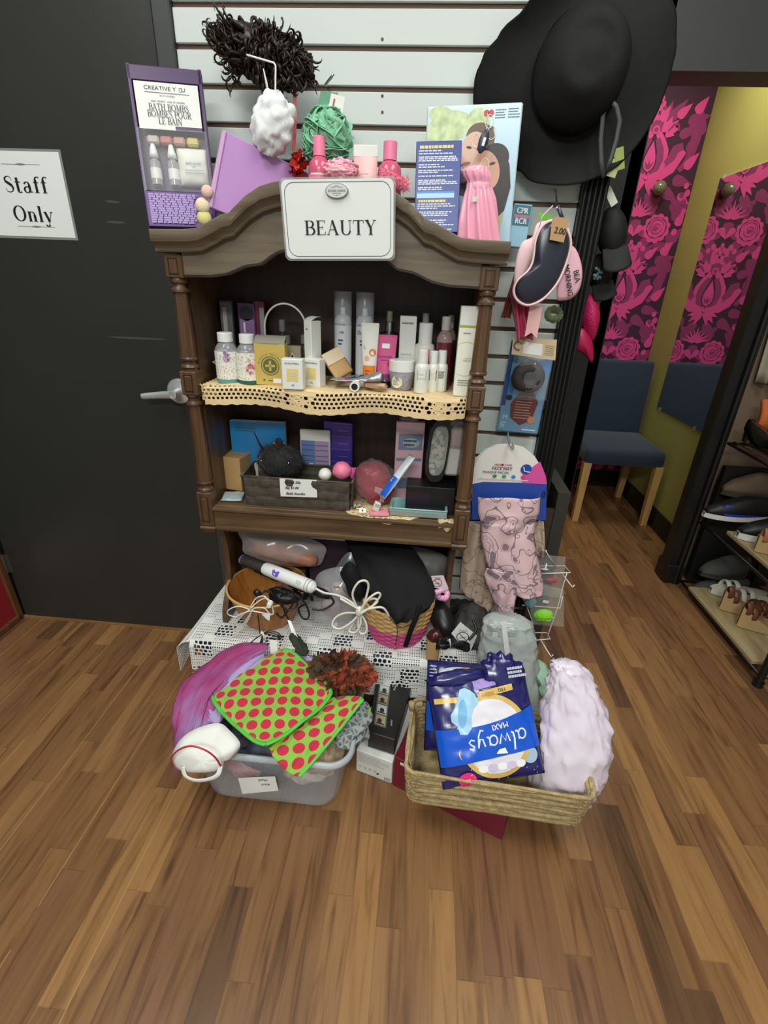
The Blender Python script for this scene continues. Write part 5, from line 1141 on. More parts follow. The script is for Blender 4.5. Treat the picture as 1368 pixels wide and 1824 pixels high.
pl, w, h = carton('pill_organiser', 'pale blue and mauve weekly pill organiser on card, behind the woven basket', 'pill organiser', (536, 766, 589, 850), S2+.012, .008, M_white, [('blue_half', M_pb, R_(.04, .1, .5, .82)), ('mauve_half', M_pp, R_(.5, .1, .96, .82)), ('cell_lines', M_lnp, G_(cells(4, .04, .5, .1, .82), cells(4, .5, .96, .1, .82))), ('price_sticker', M_ppr, R_(.3, .40, .44, .44, .002))], y=-.098, bev=.003)
M_vio = mat('organiser_violet', (70, 54, 138), .2, alpha=.95); M_viol = mat('organiser_edge', (112, 96, 176), .2)
pv, w, h = carton('pill_organiser', 'deep purple pill organiser standing behind the woven basket, right of the pale one', 'pill organiser', (577, 752, 628, 850), S2, .018, M_vio, y=-.085, deco=[('dividers', M_viol, lambda b, fr, w, h: [b.rect(-w*.46, h*(.08+.18*i), w*.46, h*(.088+.18*i), fr) for i in range(6)]), ('latches', M_viol, lambda b, fr, w, h: [b.rect(w*(.02), h*(.16+.18*i), w*.36, h*(.172+.18*i), fr) for i in range(5)])], rz=-.08, bev=.002)
M_red = mat('soft_crimson', (142, 22, 40), .75, sheen=.3, bump=.2, bscale=300)
rg = thing('bagged_slippers', 'dark red plush item in a clear plastic bag on the lower shelf', 'bag', V((at(664, 850, -.15).x, -.15, S2+.001)))
b = B(); b.sphere((0, 0, .068), (.058, .038, .058), 30, 18, lambda d: 1+.15*noise.noise(d*2.2+V((8, 1, 0)))); b.sphere((.018, -.018, .040), (.046, .030, .040), 24, 14, lambda d: 1+.1*noise.noise(d*3)); obj('plush', b, M_red, rg, smooth=True)
b = B(); b.sphere((.006, -.004, .066), (.070, .048, .066), 40, 26, lambda d: 1+.18*noise.noise(d*5+V((2, 2, 2)))); obj('plastic_bag', b, film('bag_film', (225, 215, 218), .09, .05, 1.0), rg, smooth=True)
b = B(); b.box((.026, -.047, .045), (.034, .002, .045), rotm(.2, .2, -.2)); obj('paper_insert', b, mat('insert_pale', (190, 160, 166), .4), rg)
M_pkb = mat('pack_blush', (214, 176, 188), .4); M_pks = mat('pack_slate', (116, 132, 156), .4)
carton('stocking_pack', 'tall pink and grey printed pack behind the clear cosmetics bag', 'package', (700, 752, 750, 860), S2, .02, M_pkb, [('window', M_pks, R_(.1, .66, .95, .86)), ('scene_print', mat('print_mist', (160, 176, 186), .4), lambda b, fr, w, h: b.disk(w*.05, h*.75, w*.3, h*.06, lambda a, q, c=0: fr(a, q, .0006), 18)), ('stripe', M_pks, R_(.05, .52, .95, .56)), ('lower_print', M_pks, R_(.1, .16, .95, .3)), ('print', M_darkp, L_(.3, .7, .8, .8, 2, 3, .0008))], y=-.12, rz=.1)
b = B(); b.box((0, 0, .012), (.055, .02, .024), bev=.006); solo('grey_sponge', 'rough grey sponge pack on top of the pink printed pack', 'sponge', b, mat('sponge_grey', (136, 128, 116), .9, bump=.6, bscale=200, var=.25, vscale=120), loc=V((at(728, 752, -.105).x, -.105, at(728, 752, -.12).z-.002)))
carton('black_box', 'shiny black box under the clear cosmetics bag', 'box', (722, 868, 810, 888), S2+.001, .07, M_blackp, [('corner_glint', M_lavd, R_(.02, .3, .5, .8))], y=-.205)
zt = at(780, 862, -.19).z
cz = quad_root('cosmetics_bag', 'clear cosmetics bag with black zip trim standing on the black box', 'cosmetics bag', at(747, 745, -.215), at(786, 748, -.205), at(790, 858, -.205), at(755, 856, -.215))
w, h = cz[1], cz[2]
def ov(n=40, k_=1.0): return [((w*.5*k_)*math.copysign(abs(math.cos(a))**.7, math.cos(a)), h/2+(h*.5*k_)*math.copysign(abs(math.sin(a))**.6, math.sin(a))) for a in [2*PI*i/n for i in range(n)]]
b = B(); O_ = ov(); I_ = ov(k_=.80); fr = lambda a, q, c=0: V((a, c, q))
for i in range(40):
 j = (i+1) % 40
 for y0, y1 in ((-.006, .010),):
  A = [b.v(fr(*O_[i], y0)), b.v(fr(*O_[j], y0)), b.v(fr(*I_[j], y0)), b.v(fr(*I_[i], y0))]; b.face(A); Q = [b.v(fr(*O_[i], y1)), b.v(fr(*O_[j], y1))]; b.face([A[1], A[0], Q[0], Q[1]])
obj('zip_trim', b, M_blackp, cz[0], smooth=True, angle=40)
b = B(); b.poly(I_, lambda a, q, c=0: V((a, -.004, q))); obj('front_panel', b, film('bag_clear_front', (210, 220, 210), .3, .05, 1), cz[0], recalc=False)
b = B(); rd = random.Random(4)
for i in range(40): b.mi = i % 3; a = rd.random()*6.28; r_ = rd.random()**.5; b.disk(math.cos(a)*r_*w*.34, h*.45+math.sin(a)*r_*h*.34, .004+.004*rd.random(), .006, lambda A, q, c=0: V((A, .004+.0001*i, q)), 10)
obj('bag_contents', b, [mat('cont_green', (140, 150, 134), .5), mat('cont_rose', (176, 138, 134), .5), mat('cont_grey', (120, 126, 120), .5)], cz[0], recalc=False)
b = B(); dp = .075
b.box((w*.5+.022, dp*.5, h*.52), (.046, dp*.8, h*.9), bev=.012, seg=3); obj('bag_side', b, film('bag_clear_side', (214, 206, 204), .35, .05, 1), cz[0], smooth=True, angle=50)
b = B(); b.box((w*.5+.022, dp*.45, h*.30), (.036, dp*.5, h*.42), bev=.004); obj('white_contents', b, M_whitep, cz[0])
b = B(); b.box((w*.5+.022, dp*.45, h*.70), (.036, dp*.5, h*.32), bev=.008); obj('pink_contents', b, mat('cont_dusky', (168, 130, 126), .5, bump=.4, bscale=200), cz[0])
t0, t1 = at(695, 900, -.235), at(797, 905, -.235)
tt = thing('teal_tray', 'pale teal plastic tray at the front right of the lower shelf', 'tray', V(((t0.x+t1.x)/2, -.205, S2+.002)))
W2 = t1.x-t0.x; b = B(); M_tealt = mat('tray_teal', (134, 178, 174), .35)
b.box((0, 0, .004), (W2-.01, .07, .006));
for x in (-1, 1): b.box((x*(W2/2-.003), 0, .013), (.004, .07, .022), bev=.001)
for y in (-1, 1): b.box((0, y*.034, .013), (W2, .004, .022), bev=.001)
obj('tray_body', b, M_tealt, tt)
b = B(); b.tube([V((-W2/2, -.036, .024)), V((W2/2, -.036, .024)), V((W2/2, .036, .024)), V((-W2/2, .036, .024))], .0022, 8, closed=True); obj('rim', b, mat('tray_rim', (160, 200, 194), .3), tt, smooth=True)
b = B(); b.box((0, -.0366, .009), (W2*.98, .001, .014)); obj('grey_band', b, mat('tray_band', (140, 148, 140), .4), tt)
wp = quad_root('wipes_packet', 'white and blue wipes packet leaning across the lower shelf', 'packet', at(738, 812, -.19), at(748, 826, -.225), at(688, 888, -.25), at(672, 884, -.225))
w, h = wp[1], wp[2]; b = B(); pillow(b, .030, h, .014, 14, 24, .002, 3); obj('packet', b, mat('packet_white', (206, 212, 218), .3), wp[0], smooth=True)
f = pillow_fn(.030, h, .014); b = B(); b.grid(10, 14, lambda u, v: f((u-.5)*.029, h*(.03+.45*v))+V((0, -.0008, 0))); obj('blue_half', b, mat('packet_blue', (30, 96, 200), .3), wp[0], smooth=True)
b = B(); put_text(b, 'L', .0, h*.40, .012, lambda a, q, c=0: f(a, q)+V((0, -.0015, 0)), italic=.3); obj('lettering', b, M_white, wp[0], recalc=False)
b = B(); b.box((0, 0, .003), (.055, .04, .006), bev=.001); solo('note_pad', 'small pink notepad at the front of the lower shelf', 'notepad', b, mat('pad_pink', (228, 142, 158), .5), loc=V((at(676, 900, -.235).x, -.235, S2+.004)), rot=(0, 0, .1))
sc_ = thing('soap_carton', 'tiny white carton leaning on the blue wipes packet', 'box', V((at(668, 884, -.245).x, -.232, S2+.012)), (0, .35, .2))
body_box(sc_, .018, .026, .014, M_white); patch(sc_, 'print', mat('print_brown', (140, 100, 90), .5), lambda b: (b.lines(-.007, .012, .007, .022, 3, ff(.014)), b.disk(-.004, .006, .0015, .0015, ff(.014), 8), b.disk(.003, .006, .0015, .0015, ff(.014), 8)))
tg_ = thing('price_tag', 'small white tag lying on the doily edge of the lower shelf', 'tag', V((at(646, 900, -.25).x, -.2545, S2+.011)), (-.5, 0, .05))
body_box(tg_, .020, .013, .0012, M_ppr, 'tag_card'); patch(tg_, 'print', M_darkp, lambda b: b.disk(0, .0065, .0028, .0032, ff(.0012), 10))
b = B(); rd = random.Random(6)
gm = thing('jewelled_clip', 'jewelled hair clip sparkling on the doily beside the woven basket', 'hair clip', V((at(638, 886, -.22).x, -.215, S2+.004)))
for i in range(11):
 b = B(); b.sphere((rd.uniform(-.014, .014), rd.uniform(-.012, .010), rd.uniform(.002, .012)), rd.uniform(.003, .0048), 8, 5); obj('gem', b, M_silver if i % 2 else mat('gem_champagne', (224, 216, 190), .1, .6), gm)
b = B(); b.tube([V((-.018, .002, .001)), V((0, -.004, .003)), V((.018, .004, .001))], .0015, 6); obj('clip_bar', b, M_silver, gm, smooth=True)
# ================================================================ right hand wall goods
M_hat = mat('hat_black', (12, 12, 12), .75, spec=.3, bump=.08, bscale=60)
hc = at(1030, 132, -.06)
ht_ = thing('sun_hat', 'wide brimmed floppy black sun hat hanging on the slatwall beside the doorway', 'hat', hc)
out = [(1216, -10), (1216, 70), (1204, 120), (1186, 172), (1160, 225), (1128, 268), (1100, 296), (1060, 318), (1022, 330), (985, 331), (945, 322), (926, 300), (900, 262), (868, 215), (846, 172), (848, 128), (862, 92), (890, 58), (930, 22), (960, -14), (1000, -50), (1060, -75), (1120, -80), (1180, -50)]
PO = []
for x, y in out:
 p = at(x, y, -.06)-hc; PO.append((math.atan2(p.z, p.x), math.hypot(p.x, p.z)))
PO.sort()
def brim_r(a):
 a = (a+PI) % (2*PI)-PI; L = [(PO[-1][0]-2*PI, PO[-1][1])]+PO+[(PO[0][0]+2*PI, PO[0][1])]
 for (a0, r0), (a1, r1) in zip(L, L[1:]):
  if a0 <= a <= a1: t = (a-a0)/max(a1-a0, 1e-6); t = t*t*(3-2*t); return r0+(r1-r0)*t
 return L[0][1]
cro = Matrix.Rotation(-.35, 3, 'Y')
def crown_r(a):
 e = (.108*math.cos(a+.25), .124*math.sin(a+.25)); return math.hypot(*e)
def hat_pt(u, v):
 a = 2*PI*u; rc = crown_r(a)*.92; rb = brim_r(a)
 if v < .5:
  t = v/.5; r_ = rc*math.sin(t*PI/2)**.9; y = -.085*math.cos(t*PI/2)**.6
  y += .010*math.exp(-((r_/rc-.45)/.2)**2)*math.sin(a*1+.5)
 else:
  t = (v-.5)/.5; r_ = rc+(rb-rc)*t; y = .004+.03*t*math.sin(a*2+.6)*t-.012*t*math.sin(a*3+1.0)+.01*t
 return V((r_*math.cos(a), y, r_*math.sin(a)))
b = B(); b.grid(96, 36, hat_pt); bmesh.ops.remove_doubles(b.bm, verts=b.bm.verts, dist=1e-5); obj('hat_body', b, M_hat, ht_, smooth=True, solid=.0015)
b = B(); b.grid(64, 2, lambda u, v: V((crown_r(2*PI*u)*.935*math.cos(2*PI*u), -.002-.018*v, crown_r(2*PI*u)*.935*math.sin(2*PI*u)*1.0))); obj('hat_band', b, mat('band_black', (12, 12, 12), .5), ht_, smooth=True)
M_strap = mat('strap_grey', (66, 70, 72), .55)
for pts in ([(1083, 178), (1074, 205), (1070, 250), (1071, 285), (1075, 316)], [(1088, 180), (1098, 190), (1104, 215), (1098, 250), (1088, 285), (1082, 300)]):
 b = B(); P_ = [at(x, y, -.10)-hc for x, y in pts]; b.tube(P_, .0055, 6, flat=.2, up=(0, 1, 0)); obj('chin_strap', b, M_strap, ht_, smooth=True)
hookwire('wall_hook', 'chrome slatwall hook carrying the eye masks below the hat', [at(989, 338, -.002), at(990, 342, -.02), at(991, 352, -.11), at(992, 372, -.155)], M_silver, .0025)
M_nav = mat('mask_navy', (26, 30, 48), .3, spec=.7, sheen=.2); M_mpk = mat('mask_pink_edge', (244, 206, 208), .5); M_kt = mat('kraft_tag', (184, 146, 98), .6)
mc = at(964, 470, -.15); em = thing('eye_mask', 'navy satin eye mask with pink edge and kraft price tag hanging on the wall', 'eye mask', mc)
mo = [(985, 393), (1003, 400), (1014, 418), (1016, 440), (1008, 470), (996, 498), (982, 518), (965, 534), (945, 543), (930, 541), (918, 530), (915, 515), (922, 500), (938, 486), (948, 470), (952, 450), (954, 430), (960, 412), (970, 399)]
PM = [at(x, y, -.15)-mc for x, y in mo]
def smooth_loop(P, n=4):
 out = []
 N_ = len(P)
 for i in range(N_):
  p0, p1, p2, p3 = P[i-1], P[i], P[(i+1) % N_], P[(i+2) % N_]
  for k_ in range(n):
   t = k_/n; out.append(.5*((2*p1)+(-p0+p2)*t+(2*p0-5*p1+4*p2-p3)*t*t+(-p0+3*p1-3*p2+p3)*t**3))
 return out
def puff(b, loop, d, sub=2):
 """puffed fabric panel filling a closed 3D loop"""
 c = sum(loop, V((0, 0, 0)))/len(loop); n = len(loop); R_s = 6
 rings = []
 for k_ in range(R_s+1):
  t = k_/R_s
  rings.append([b.v(c.lerp(p, t)+V((0, -d*(1-t*t), 0))) for p in loop] if k_ else [b.v(c+V((0, -d, 0)))])
 for A, Q in zip(rings, rings[1:]):
  for i in range(n):
   j = (i+1) % n
   if len(A) == 1: b.face([A[0], Q[i], Q[j]])
   else: b.face([A[i], Q[i], Q[j], A[j]])
lp = smooth_loop(PM); b = B(); puff(b, lp, .012); obj('mask_panel', b, M_nav, em, smooth=True, solid=.003)
b = B(); b.tube(lp, .0036, 8, closed=True); obj('piping', b, M_mpk, em, smooth=True)
b = B(); b.tube([at(1008, 408, -.15)-mc, at(1000, 385, -.15)-mc, at(993, 366, -.152)-mc], .005, 6, flat=.2, up=(0, 1, 0)); b.mi = 0; obj('strap', b, M_nav, em, smooth=True)
b = B(); b.tube([at(960, 408, -.148)-mc, at(966, 385, -.15)-mc, at(985, 366, -.152)-mc], .0012, 6); obj('strap', b, M_mpk, em, smooth=True)
T0 = [at(x, y, -.172)-mc for x, y in ((984, 387), (1014, 392), (1004, 432), (979, 427))]
b = B(); b.face([b.v(p) for p in (T0[3], T0[2], T0[1], T0[1].lerp(T0[0], .3)+V((0, 0, .003)), T0[0].lerp(T0[1], .2)+V((0, 0, .002)), T0[0].lerp(T0[3], .1))]); tg = obj('price_tag', b, M_kt, em, solid=.001)
fr = frame(T0[3]+V((0, -.0012, 0)), T0[2]-T0[3], T0[0]-T0[3]); b = B(); put_text(b, '2.00', .0215, .021, .0125, fr, italic=.2, bold=.0008, wide=.85); obj('tag_price', b, M_ink, tg, recalc=False)
m2 = at(1012, 486, -.125); e2_ = thing('eye_mask', 'pale pink eye mask printed with black handwriting, behind the navy one', 'eye mask', m2)
lp = smooth_loop([at(x, y, -.125)-m2 for x, y in ((1000, 432), (1022, 440), (1033, 462), (1037, 488), (1032, 515), (1020, 530), (1004, 535), (992, 532), (994, 500), (1002, 470), (1004, 450))]); b = B(); puff(b, lp, .008); obj('mask_panel', b, mat('mask_blush', (232, 182, 196), .55), e2_, smooth=True, solid=.002)
o_ = at(995, 505, -.125)-m2; fr = lambda a, q, c=0: V((a, -.0115-c, q))
b = B(); p = at(1012, 500, -.136)-m2; put_text(b, 'MORNING', p.x, p.z, .0125, fr, rot=-1.25, bold=.0006, wide=.85); p = at(1027, 492, -.136)-m2; put_text(b, 'BEA', p.x, p.z, .0125, fr, rot=-1.2, bold=.0006, wide=.9); obj('lettering', b, M_ink, e2_, recalc=False)
m3 = at(936, 470, -.11); e3 = thing('eye_mask', 'pale pink eye mask with long blush ribbon tail, left behind the navy one', 'eye mask', m3)
lp = smooth_loop([at(x, y, -.11)-m3 for x, y in ((957, 398), (980, 395), (985, 420), (965, 440), (945, 470), (930, 500), (916, 520), (916, 490), (920, 460), (930, 432), (948, 422))]); b = B(); puff(b, lp, .006); obj('mask_panel', b, M_mpk, e3, smooth=True, solid=.002)
def band_strip(pts, w, Y, base):
 P_ = [at(x, y, Y)-base for x, y in pts]; b = B(); n = len(P_)-1
 def f(u, v):
  k_ = v*n; i = min(int(k_), n-1); p = P_[i].lerp(P_[i+1], k_-i); return p+V(((u-.5)*w*(1+.25*(v > .999)*0), .004*math.sin(v*6), 0))
 b.grid(3, 20, f); return b
b = B(); q0, q1 = at(955, 545, -.125)-m3, at(945, 602, -.125)-m3
pts = [V((q0.x-.016, q0.y, q0.z)), V((q0.x+.016, q0.y, q0.z)), V((q1.x+.016, q1.y, q1.z)), V((q1.x-.0, q1.y, q1.z+.013)), V((q1.x-.016, q1.y, q1.z+.002))]; b.face([b.v(p) for p in pts[::-1]]); obj('ribbon_tail', b, mat('ribbon_blush', (240, 190, 184), .45), e3, solid=.001)
def cloth_strip(name, label, cat, pts, w, Y, m, fold=.006, fr_=5, seed=0):
 P_ = [at(x, y, Y) for x, y in pts]; o = P_[0].copy(); n = len(P_)-1; b = B()
 def f(u, v):
  k_ = v*n; i = min(int(k_), n-1); p = P_[i].lerp(P_[i+1], k_-i)
  return p-o+V(((u-.5)*w*(1+.12*noise.noise(V((u*2, v*5, seed)))), fold*math.sin(u*fr_*PI+v*3+seed)+.004*noise.noise(V((u*6, v*6, seed))), .004*noise.noise(V((u*9, v*2, seed+3)))))
 b.grid(20, 22, f); return solo(name, label, cat, b, m, loc=o, smooth=True, solid=.001)
cloth_strip('silk_scarf', 'bright magenta satin scarf bunched below the navy eye mask', 'scarf', [(925, 520), (930, 560), (936, 604)], .045, -.105, mat('satin_magenta', (196, 26, 84), .3, sheen=.4), .012, 5, 1)
cloth_strip('organza_scarf', 'brick red organza scarf hanging left of the eye masks', 'scarf', [(938, 440), (925, 490), (908, 540), (900, 566)], .026, -.075, mat('organza_brick', (142, 52, 46), .5, alpha=.8), .008, 4, 2)
b = B(); c = V((0, 0, 0)); b.tube([V((.016*math.cos(a), .010*math.sin(a)*.6, .012*math.sin(a)+.003*math.sin(a*9))) for a in [2*PI*i/60 for i in range(60)]], .008, 8, closed=True); b.jitter(.0015, 200); solo('hair_scrunchie', 'moss green velvet scrunchie below the printed pink eye mask', 'scrunchie', b, mat('velvet_moss', (70, 84, 36), .7, sheen=.5), loc=at(986, 560, -.10), smooth=True)
b = B(); b.face([b.v(at(x, y, -.08)-at(985, 385, -.08)) for x, y in ((958, 378), (985, 384), (978, 396), (962, 392))][::-1]); solo('green_card', 'bright green card corner showing behind the eye mask straps', 'card', b, mat('card_green', (110, 190, 50), .5), loc=at(985, 385, -.08), solid=.001)
M_hdon = mat('donut_hair', (44, 38, 38), .7, bump=.3, bscale=350)
bc = at(948, 655, -.085); hb = thing('hair_donut', 'dark hair bun maker in a clear bag with kraft header card on the slatwall', 'hair accessory', bc)
T0 = [at(x, y, -.085)-bc for x, y in ((914, 601), (992, 605), (989, 642), (911, 631))]
b = B(); b.face([b.v(p) for p in T0[::-1]]); hdr = obj('header_card', b, mat('kraft_header', (206, 186, 152), .55), hb, solid=.0012)
fr = frame(T0[3]+V((0, -.0014, 0)), T0[2]-T0[3], T0[0]-T0[3]); W_, H_ = (T0[2]-T0[3]).length, (T0[0]-T0[3]).length
b = B(); b.rect(W_*.25, H_*.15, W_*.68, H_*.85, fr); obj('white_label', b, M_ppr, hdr, recalc=False)
b = B(); b.ring(W_*.13, H_*.55, H_*.18, H_*.18, H_*.12, fr, 20, .5, 5.2); b.lines(W_*.74, H_*.2, W_*.95, H_*.85, 6, fr, .0012, 3, .1); obj('header_print', b, mat('print_umber', (132, 98, 74), .5), hdr, recalc=False)
b = B(); c = at(940, 672, -.085)-bc; b.tube([c+V((.026*math.cos(a), -.004, .024*math.sin(a))) for a in [2*PI*i/40 for i in range(40)]], .0205, 14, closed=True); b.jitter(.0015, 300); obj('donut', b, M_hdon, hb, smooth=True)
b = B(); w_, h_ = .098, .125; pillow(b, w_, h_, .05, 20, 20, .003, 5); c = at(942, 712, -.085)-bc; b.map(lambda p: p+c); obj('clear_pouch', b, film('pouch_clear', (226, 230, 232), .10, .05, 1), hb, smooth=True)
pq = quad_root('insole_pack', 'blue package with brown hexagon panel hanging below the hair bun bag', 'package', at(908, 604, -.035), at(986, 612, -.035), at(958, 774, -.045), at(884, 768, -.045))
w, h = pq[1], pq[2]; M_pkbl = mat('pack_steel', (98, 136, 164), .3)
b = B(); b.box((0, .008, h/2), (w, .016, h), bev=.003); obj('carton', b, M_pkbl, pq[0])
F = lambda c: (lambda a, q, z=0: V((a, -.0006-c, q)))
patch(pq[0], 'bright_blue_field', mat('print_bright_blue', (30, 128, 204), .3), lambda b: b.poly([(-w*.5, h*.36), (-w*.5, h*.62), (-w*.1, h*.62), (w*.46, h*.95), (w*.5, h*.72), (w*.0, h*.42)], F(0)))
patch(pq[0], 'dark_blue_edge', mat('print_deep_blue', (34, 62, 118), .3), lambda b: b.rect(-w*.5, h*.3, -w*.40, h*.98, F(.0002)))
hx = patch(pq[0], 'brown_hexagon', mat('print_chestnut', (98, 44, 38), .35), lambda b: b.poly([(-w*.12, h*.46), (w*.22, h*.465), (w*.36, h*.36), (w*.28, h*.16), (w*.02, h*.09), (-w*.24, h*.17), (-w*.28, h*.32)], F(.0004)))
b = B(); b.lines(-w*.16, h*.16, w*.24, h*.43, 9, F(.0008), .0016, 4, .2); obj('hexagon_print', b, mat('print_beige', (200, 170, 160), .5), hx, recalc=False)
patch(pq[0], 'size_letter', mat('print_ice', (206, 224, 234), .4), lambda b: (put_text(b, 'M', -w*.36, h*.17, .0125, F(.0004), bold=.001), b.lines(-w*.44, h*.05, -w*.3, h*.12, 3, F(.0004), .002, 3)))
patch(pq[0], 'maker_lettering', mat('print_ice', (206, 224, 234), .4), lambda b: b.lines(w*.1, h*.03, w*.44, h*.06, 1, F(.0004), .004, 3))
patch(pq[0], 'tan_dot', mat('print_copper', (176, 122, 84), .4), lambda b: b.disk(w*.27, h*.16, w*.09, w*.09, F(.0006), 22))
patch(pq[0], 'black_emblem', M_blackp, lambda b: b.disk(-w*.34, h*.39, w*.08, h*.03, F(.0006), 12))
hookwire('wall_hook', 'clear plastic loop hook above the face mask cards', [at(905, 768, -.02), at(905, 776, -.10), at(908, 792, -.17), at(914, 800, -.172), at(914, 788, -.168)], mat('hook_grey', (170, 172, 172), .2, .6), .003)
M_fcw = mat('card_white', (230, 226, 220), .45); M_royal = mat('card_royal', (40, 72, 160), .4); M_mag = mat('print_fuchsia', (216, 84, 160), .4)
def floral(name, base, line):
 m = mat(name, base, .75); k = NT(m); tc = k.new('ShaderNodeTexCoord'); n1 = k.new('ShaderNodeTexNoise'); n1.inputs['Scale'].default_value = 16; n1.inputs['Detail'].default_value = 1; k.link(tc.outputs['Object'], n1.inputs['Vector'])
 d = k.math('ABSOLUTE', k.math('SUBTRACT', n1.outputs['Fac'], 0.5)); l1 = k.math('LESS_THAN', d, 0.012)
 n2 = k.new('ShaderNodeTexNoise'); n2.inputs['Scale'].default_value = 30; n2.inputs['Detail'].default_value = 0; k.link(tc.outputs['Object'], n2.inputs['Vector']); l2 = k.math('LESS_THAN', k.math('ABSOLUTE', k.math('SUBTRACT', n2.outputs['Fac'], 0.62)), 0.012); sp_ = k.math('GREATER_THAN', n2.outputs['Fac'], 0.70)
 ln = k.math('MAXIMUM', k.math('MAXIMUM', l1, l2), sp_); k.link(k.mix(k.math('MULTIPLY', ln, .75), lin(base), lin(line)), k.b.inputs['Base Color']); return m
M_gait = floral('gaiter_pink', (222, 188, 192), (92, 76, 96)); M_gait2 = floral('gaiter_beige', (192, 170, 152), (110, 90, 84))
def mask_card(name, label, dx, Y, prints):
 pts = [(842+dx, 925), (840+dx, 860), (843+dx, 835), (852+dx, 815), (868+dx, 800), (888+dx, 791), (910+dx, 790), (932+dx, 796), (952+dx, 812), (966+dx, 835), (974+dx, 860), (972+dx, 926)]
 base = at(905+dx, 860, Y); o = thing(name, label, 'face mask', base, group='face mask cards')
 P_ = [at(x, y, Y)-base for x, y in pts]; b = B(); b.face([b.v(p) for p in P_]); obj('card', b, M_fcw, o, solid=.0015)
 q = lambda x, y, c=.0014: at(x+dx, y, Y)-base+V((0, -c, 0))
 b = B(); b.face([b.v(q(*p)) for p in ((841, 925), (841, 862), (860, 858), (950, 860), (974, 858), (972, 926))]); obj('blue_band', b, M_royal, o, solid=.0006)
 b = B(); b.face([b.v(q(*p, .0020)) for p in ((930, 846), (950, 830), (962, 822), (972, 848), (974, 862), (930, 860))]); obj('pink_swash', b, M_mag, o, recalc=False, solid=.0004)
 return o, q
M_bgtag = mat('ear_loop', (30, 28, 34), .6)
mask_card('face_mask_card', 'face mask card showing behind the front one, slightly to its upper left', -4, -.125, 0)
fcd, q = mask_card('face_mask_card', 'front face mask card with blue band and pink floral fabric gaiter on the slatwall', 0, -.15, 1)
f0 = frame(q(870, 835, .003), q(940, 838, .003)-q(870, 835, .003), V((0, 0, 1))); L70 = (q(940, 838)-q(870, 835)).length
b = B(); put_text(b, 'MEDI   CARE', L70*.36, .0145, .0056, f0, bold=.0004, wide=1.1); obj('brand_lettering', b, mat('print_crimson', (190, 40, 60), .4), fcd, recalc=False)
b = B(); b.disk(L70*.34, .0145, .0036, .0036, f0, 14); obj('brand_dot', b, mat('print_wine', (150, 36, 60), .4), fcd, recalc=False)
b = B(); put_text(b, 'FACE MAT', L70*.34, .0020, .0075, f0, bold=.0005, wide=1.15); put_text(b, 'MASQUE FACIAL', L70*.20, -.009, .0064, f0, bold=.0004, wide=1.1); b.lines(L70*.1, .006, L70*.6, .009, 1, f0, .0012, 3, 0); obj('title_lettering', b, mat('print_ink_blue', (60, 64, 100), .4), fcd, recalc=False)
b = B(); b.disk(L70*.95, .004, .0155, .0155, f0, 26); obj('blue_disc', b, M_royal, fcd, recalc=False)
b = B(); b.stroke([(L70*.88, .011), (L70*.92, -.002), (L70*1.06, -.004)], .003, lambda a, qq, c=0: f0(a, qq, .0004)); obj('disc_mark', b, M_white, fcd, recalc=False)
for i, cc in enumerate(((78, 140, 70), (60, 150, 140), (40, 140, 200), (206, 70, 120))):
 b = B(); b.disk(L70*(.18+.24*i), -.0205, .0062, .0055, lambda a, qq, c=0: f0(a, qq, .0006), 16); obj('round_icon', b, mat('icon_%d' % i, cc, .4), fcd, recalc=False)
b = B(); b.rect(-L70*.25, -.0325, L70*1.05, -.029, f0); b.disk(-L70*.16, -.029, .005, .004, lambda a, qq, c=0: f0(a, qq, .0003), 6); obj('caption_bar', b, mat('print_fog', (206, 202, 206), .4), fcd, recalc=False)
b = B(); p = q(968, 880, .003); b.tube([p+V((.004*math.cos(a), -.001, .010*math.sin(a))) for a in [2*PI*i/24 for i in range(24)]], .0014, 6, closed=True); obj('ear_loop', b, M_bgtag, fcd, smooth=True)
def gaiter(o, q0, parts, m):
 for nm, pts, Y0, Y1, fold, sd in parts:
  L_ = [(at(x0, y, Y0+(Y1-Y0)*i/(len(pts)-1))-q0, at(x1, y2, Y0+(Y1-Y0)*i/(len(pts)-1))-q0) for i, (x0, y, x1, y2) in enumerate(pts)]; n = len(L_)-1
  def f(u, v):
   k_ = v*n; i = min(int(k_), n-1); t = k_-i; a = L_[i][0].lerp(L_[i+1][0], t); c = L_[i][1].lerp(L_[i+1][1], t)
   return a.lerp(c, u)+V((0, -fold*math.sin(PI*u)**.7-.006*math.sin(u*8+v*4+sd)-.004*noise.noise(V((u*5, v*5, sd))), 0))
  b = B(); b.grid(22, 26, f); obj(nm, b, m, o, smooth=True, solid=.001)
cb_ = V(fcd.location)
gaiter(fcd, cb_, [('fabric_lower', [(856, 928, 952, 930), (856, 960, 950, 960), (866, 1000, 962, 1010), (880, 1035, 970, 1050), (905, 1055, 966, 1062)], -.155, -.175, .022, 0),
                   ('fabric_tail', [(866, 1010, 905, 1015), (862, 1022, 915, 1030), (866, 1040, 920, 1045), (876, 1062, 918, 1065), (885, 1094, 913, 1096)], -.185, -.185, .014, 2),
                   ('fabric_fold', [(851, 884, 962, 886), (851, 912, 961, 914), (856, 928, 955, 930), (875, 940, 940, 943), (893, 946, 925, 947)], -.165, -.17, .014, 1)], M_gait)
b2 = bpy.data.objects['face_mask_card']; cb2 = V(b2.location)
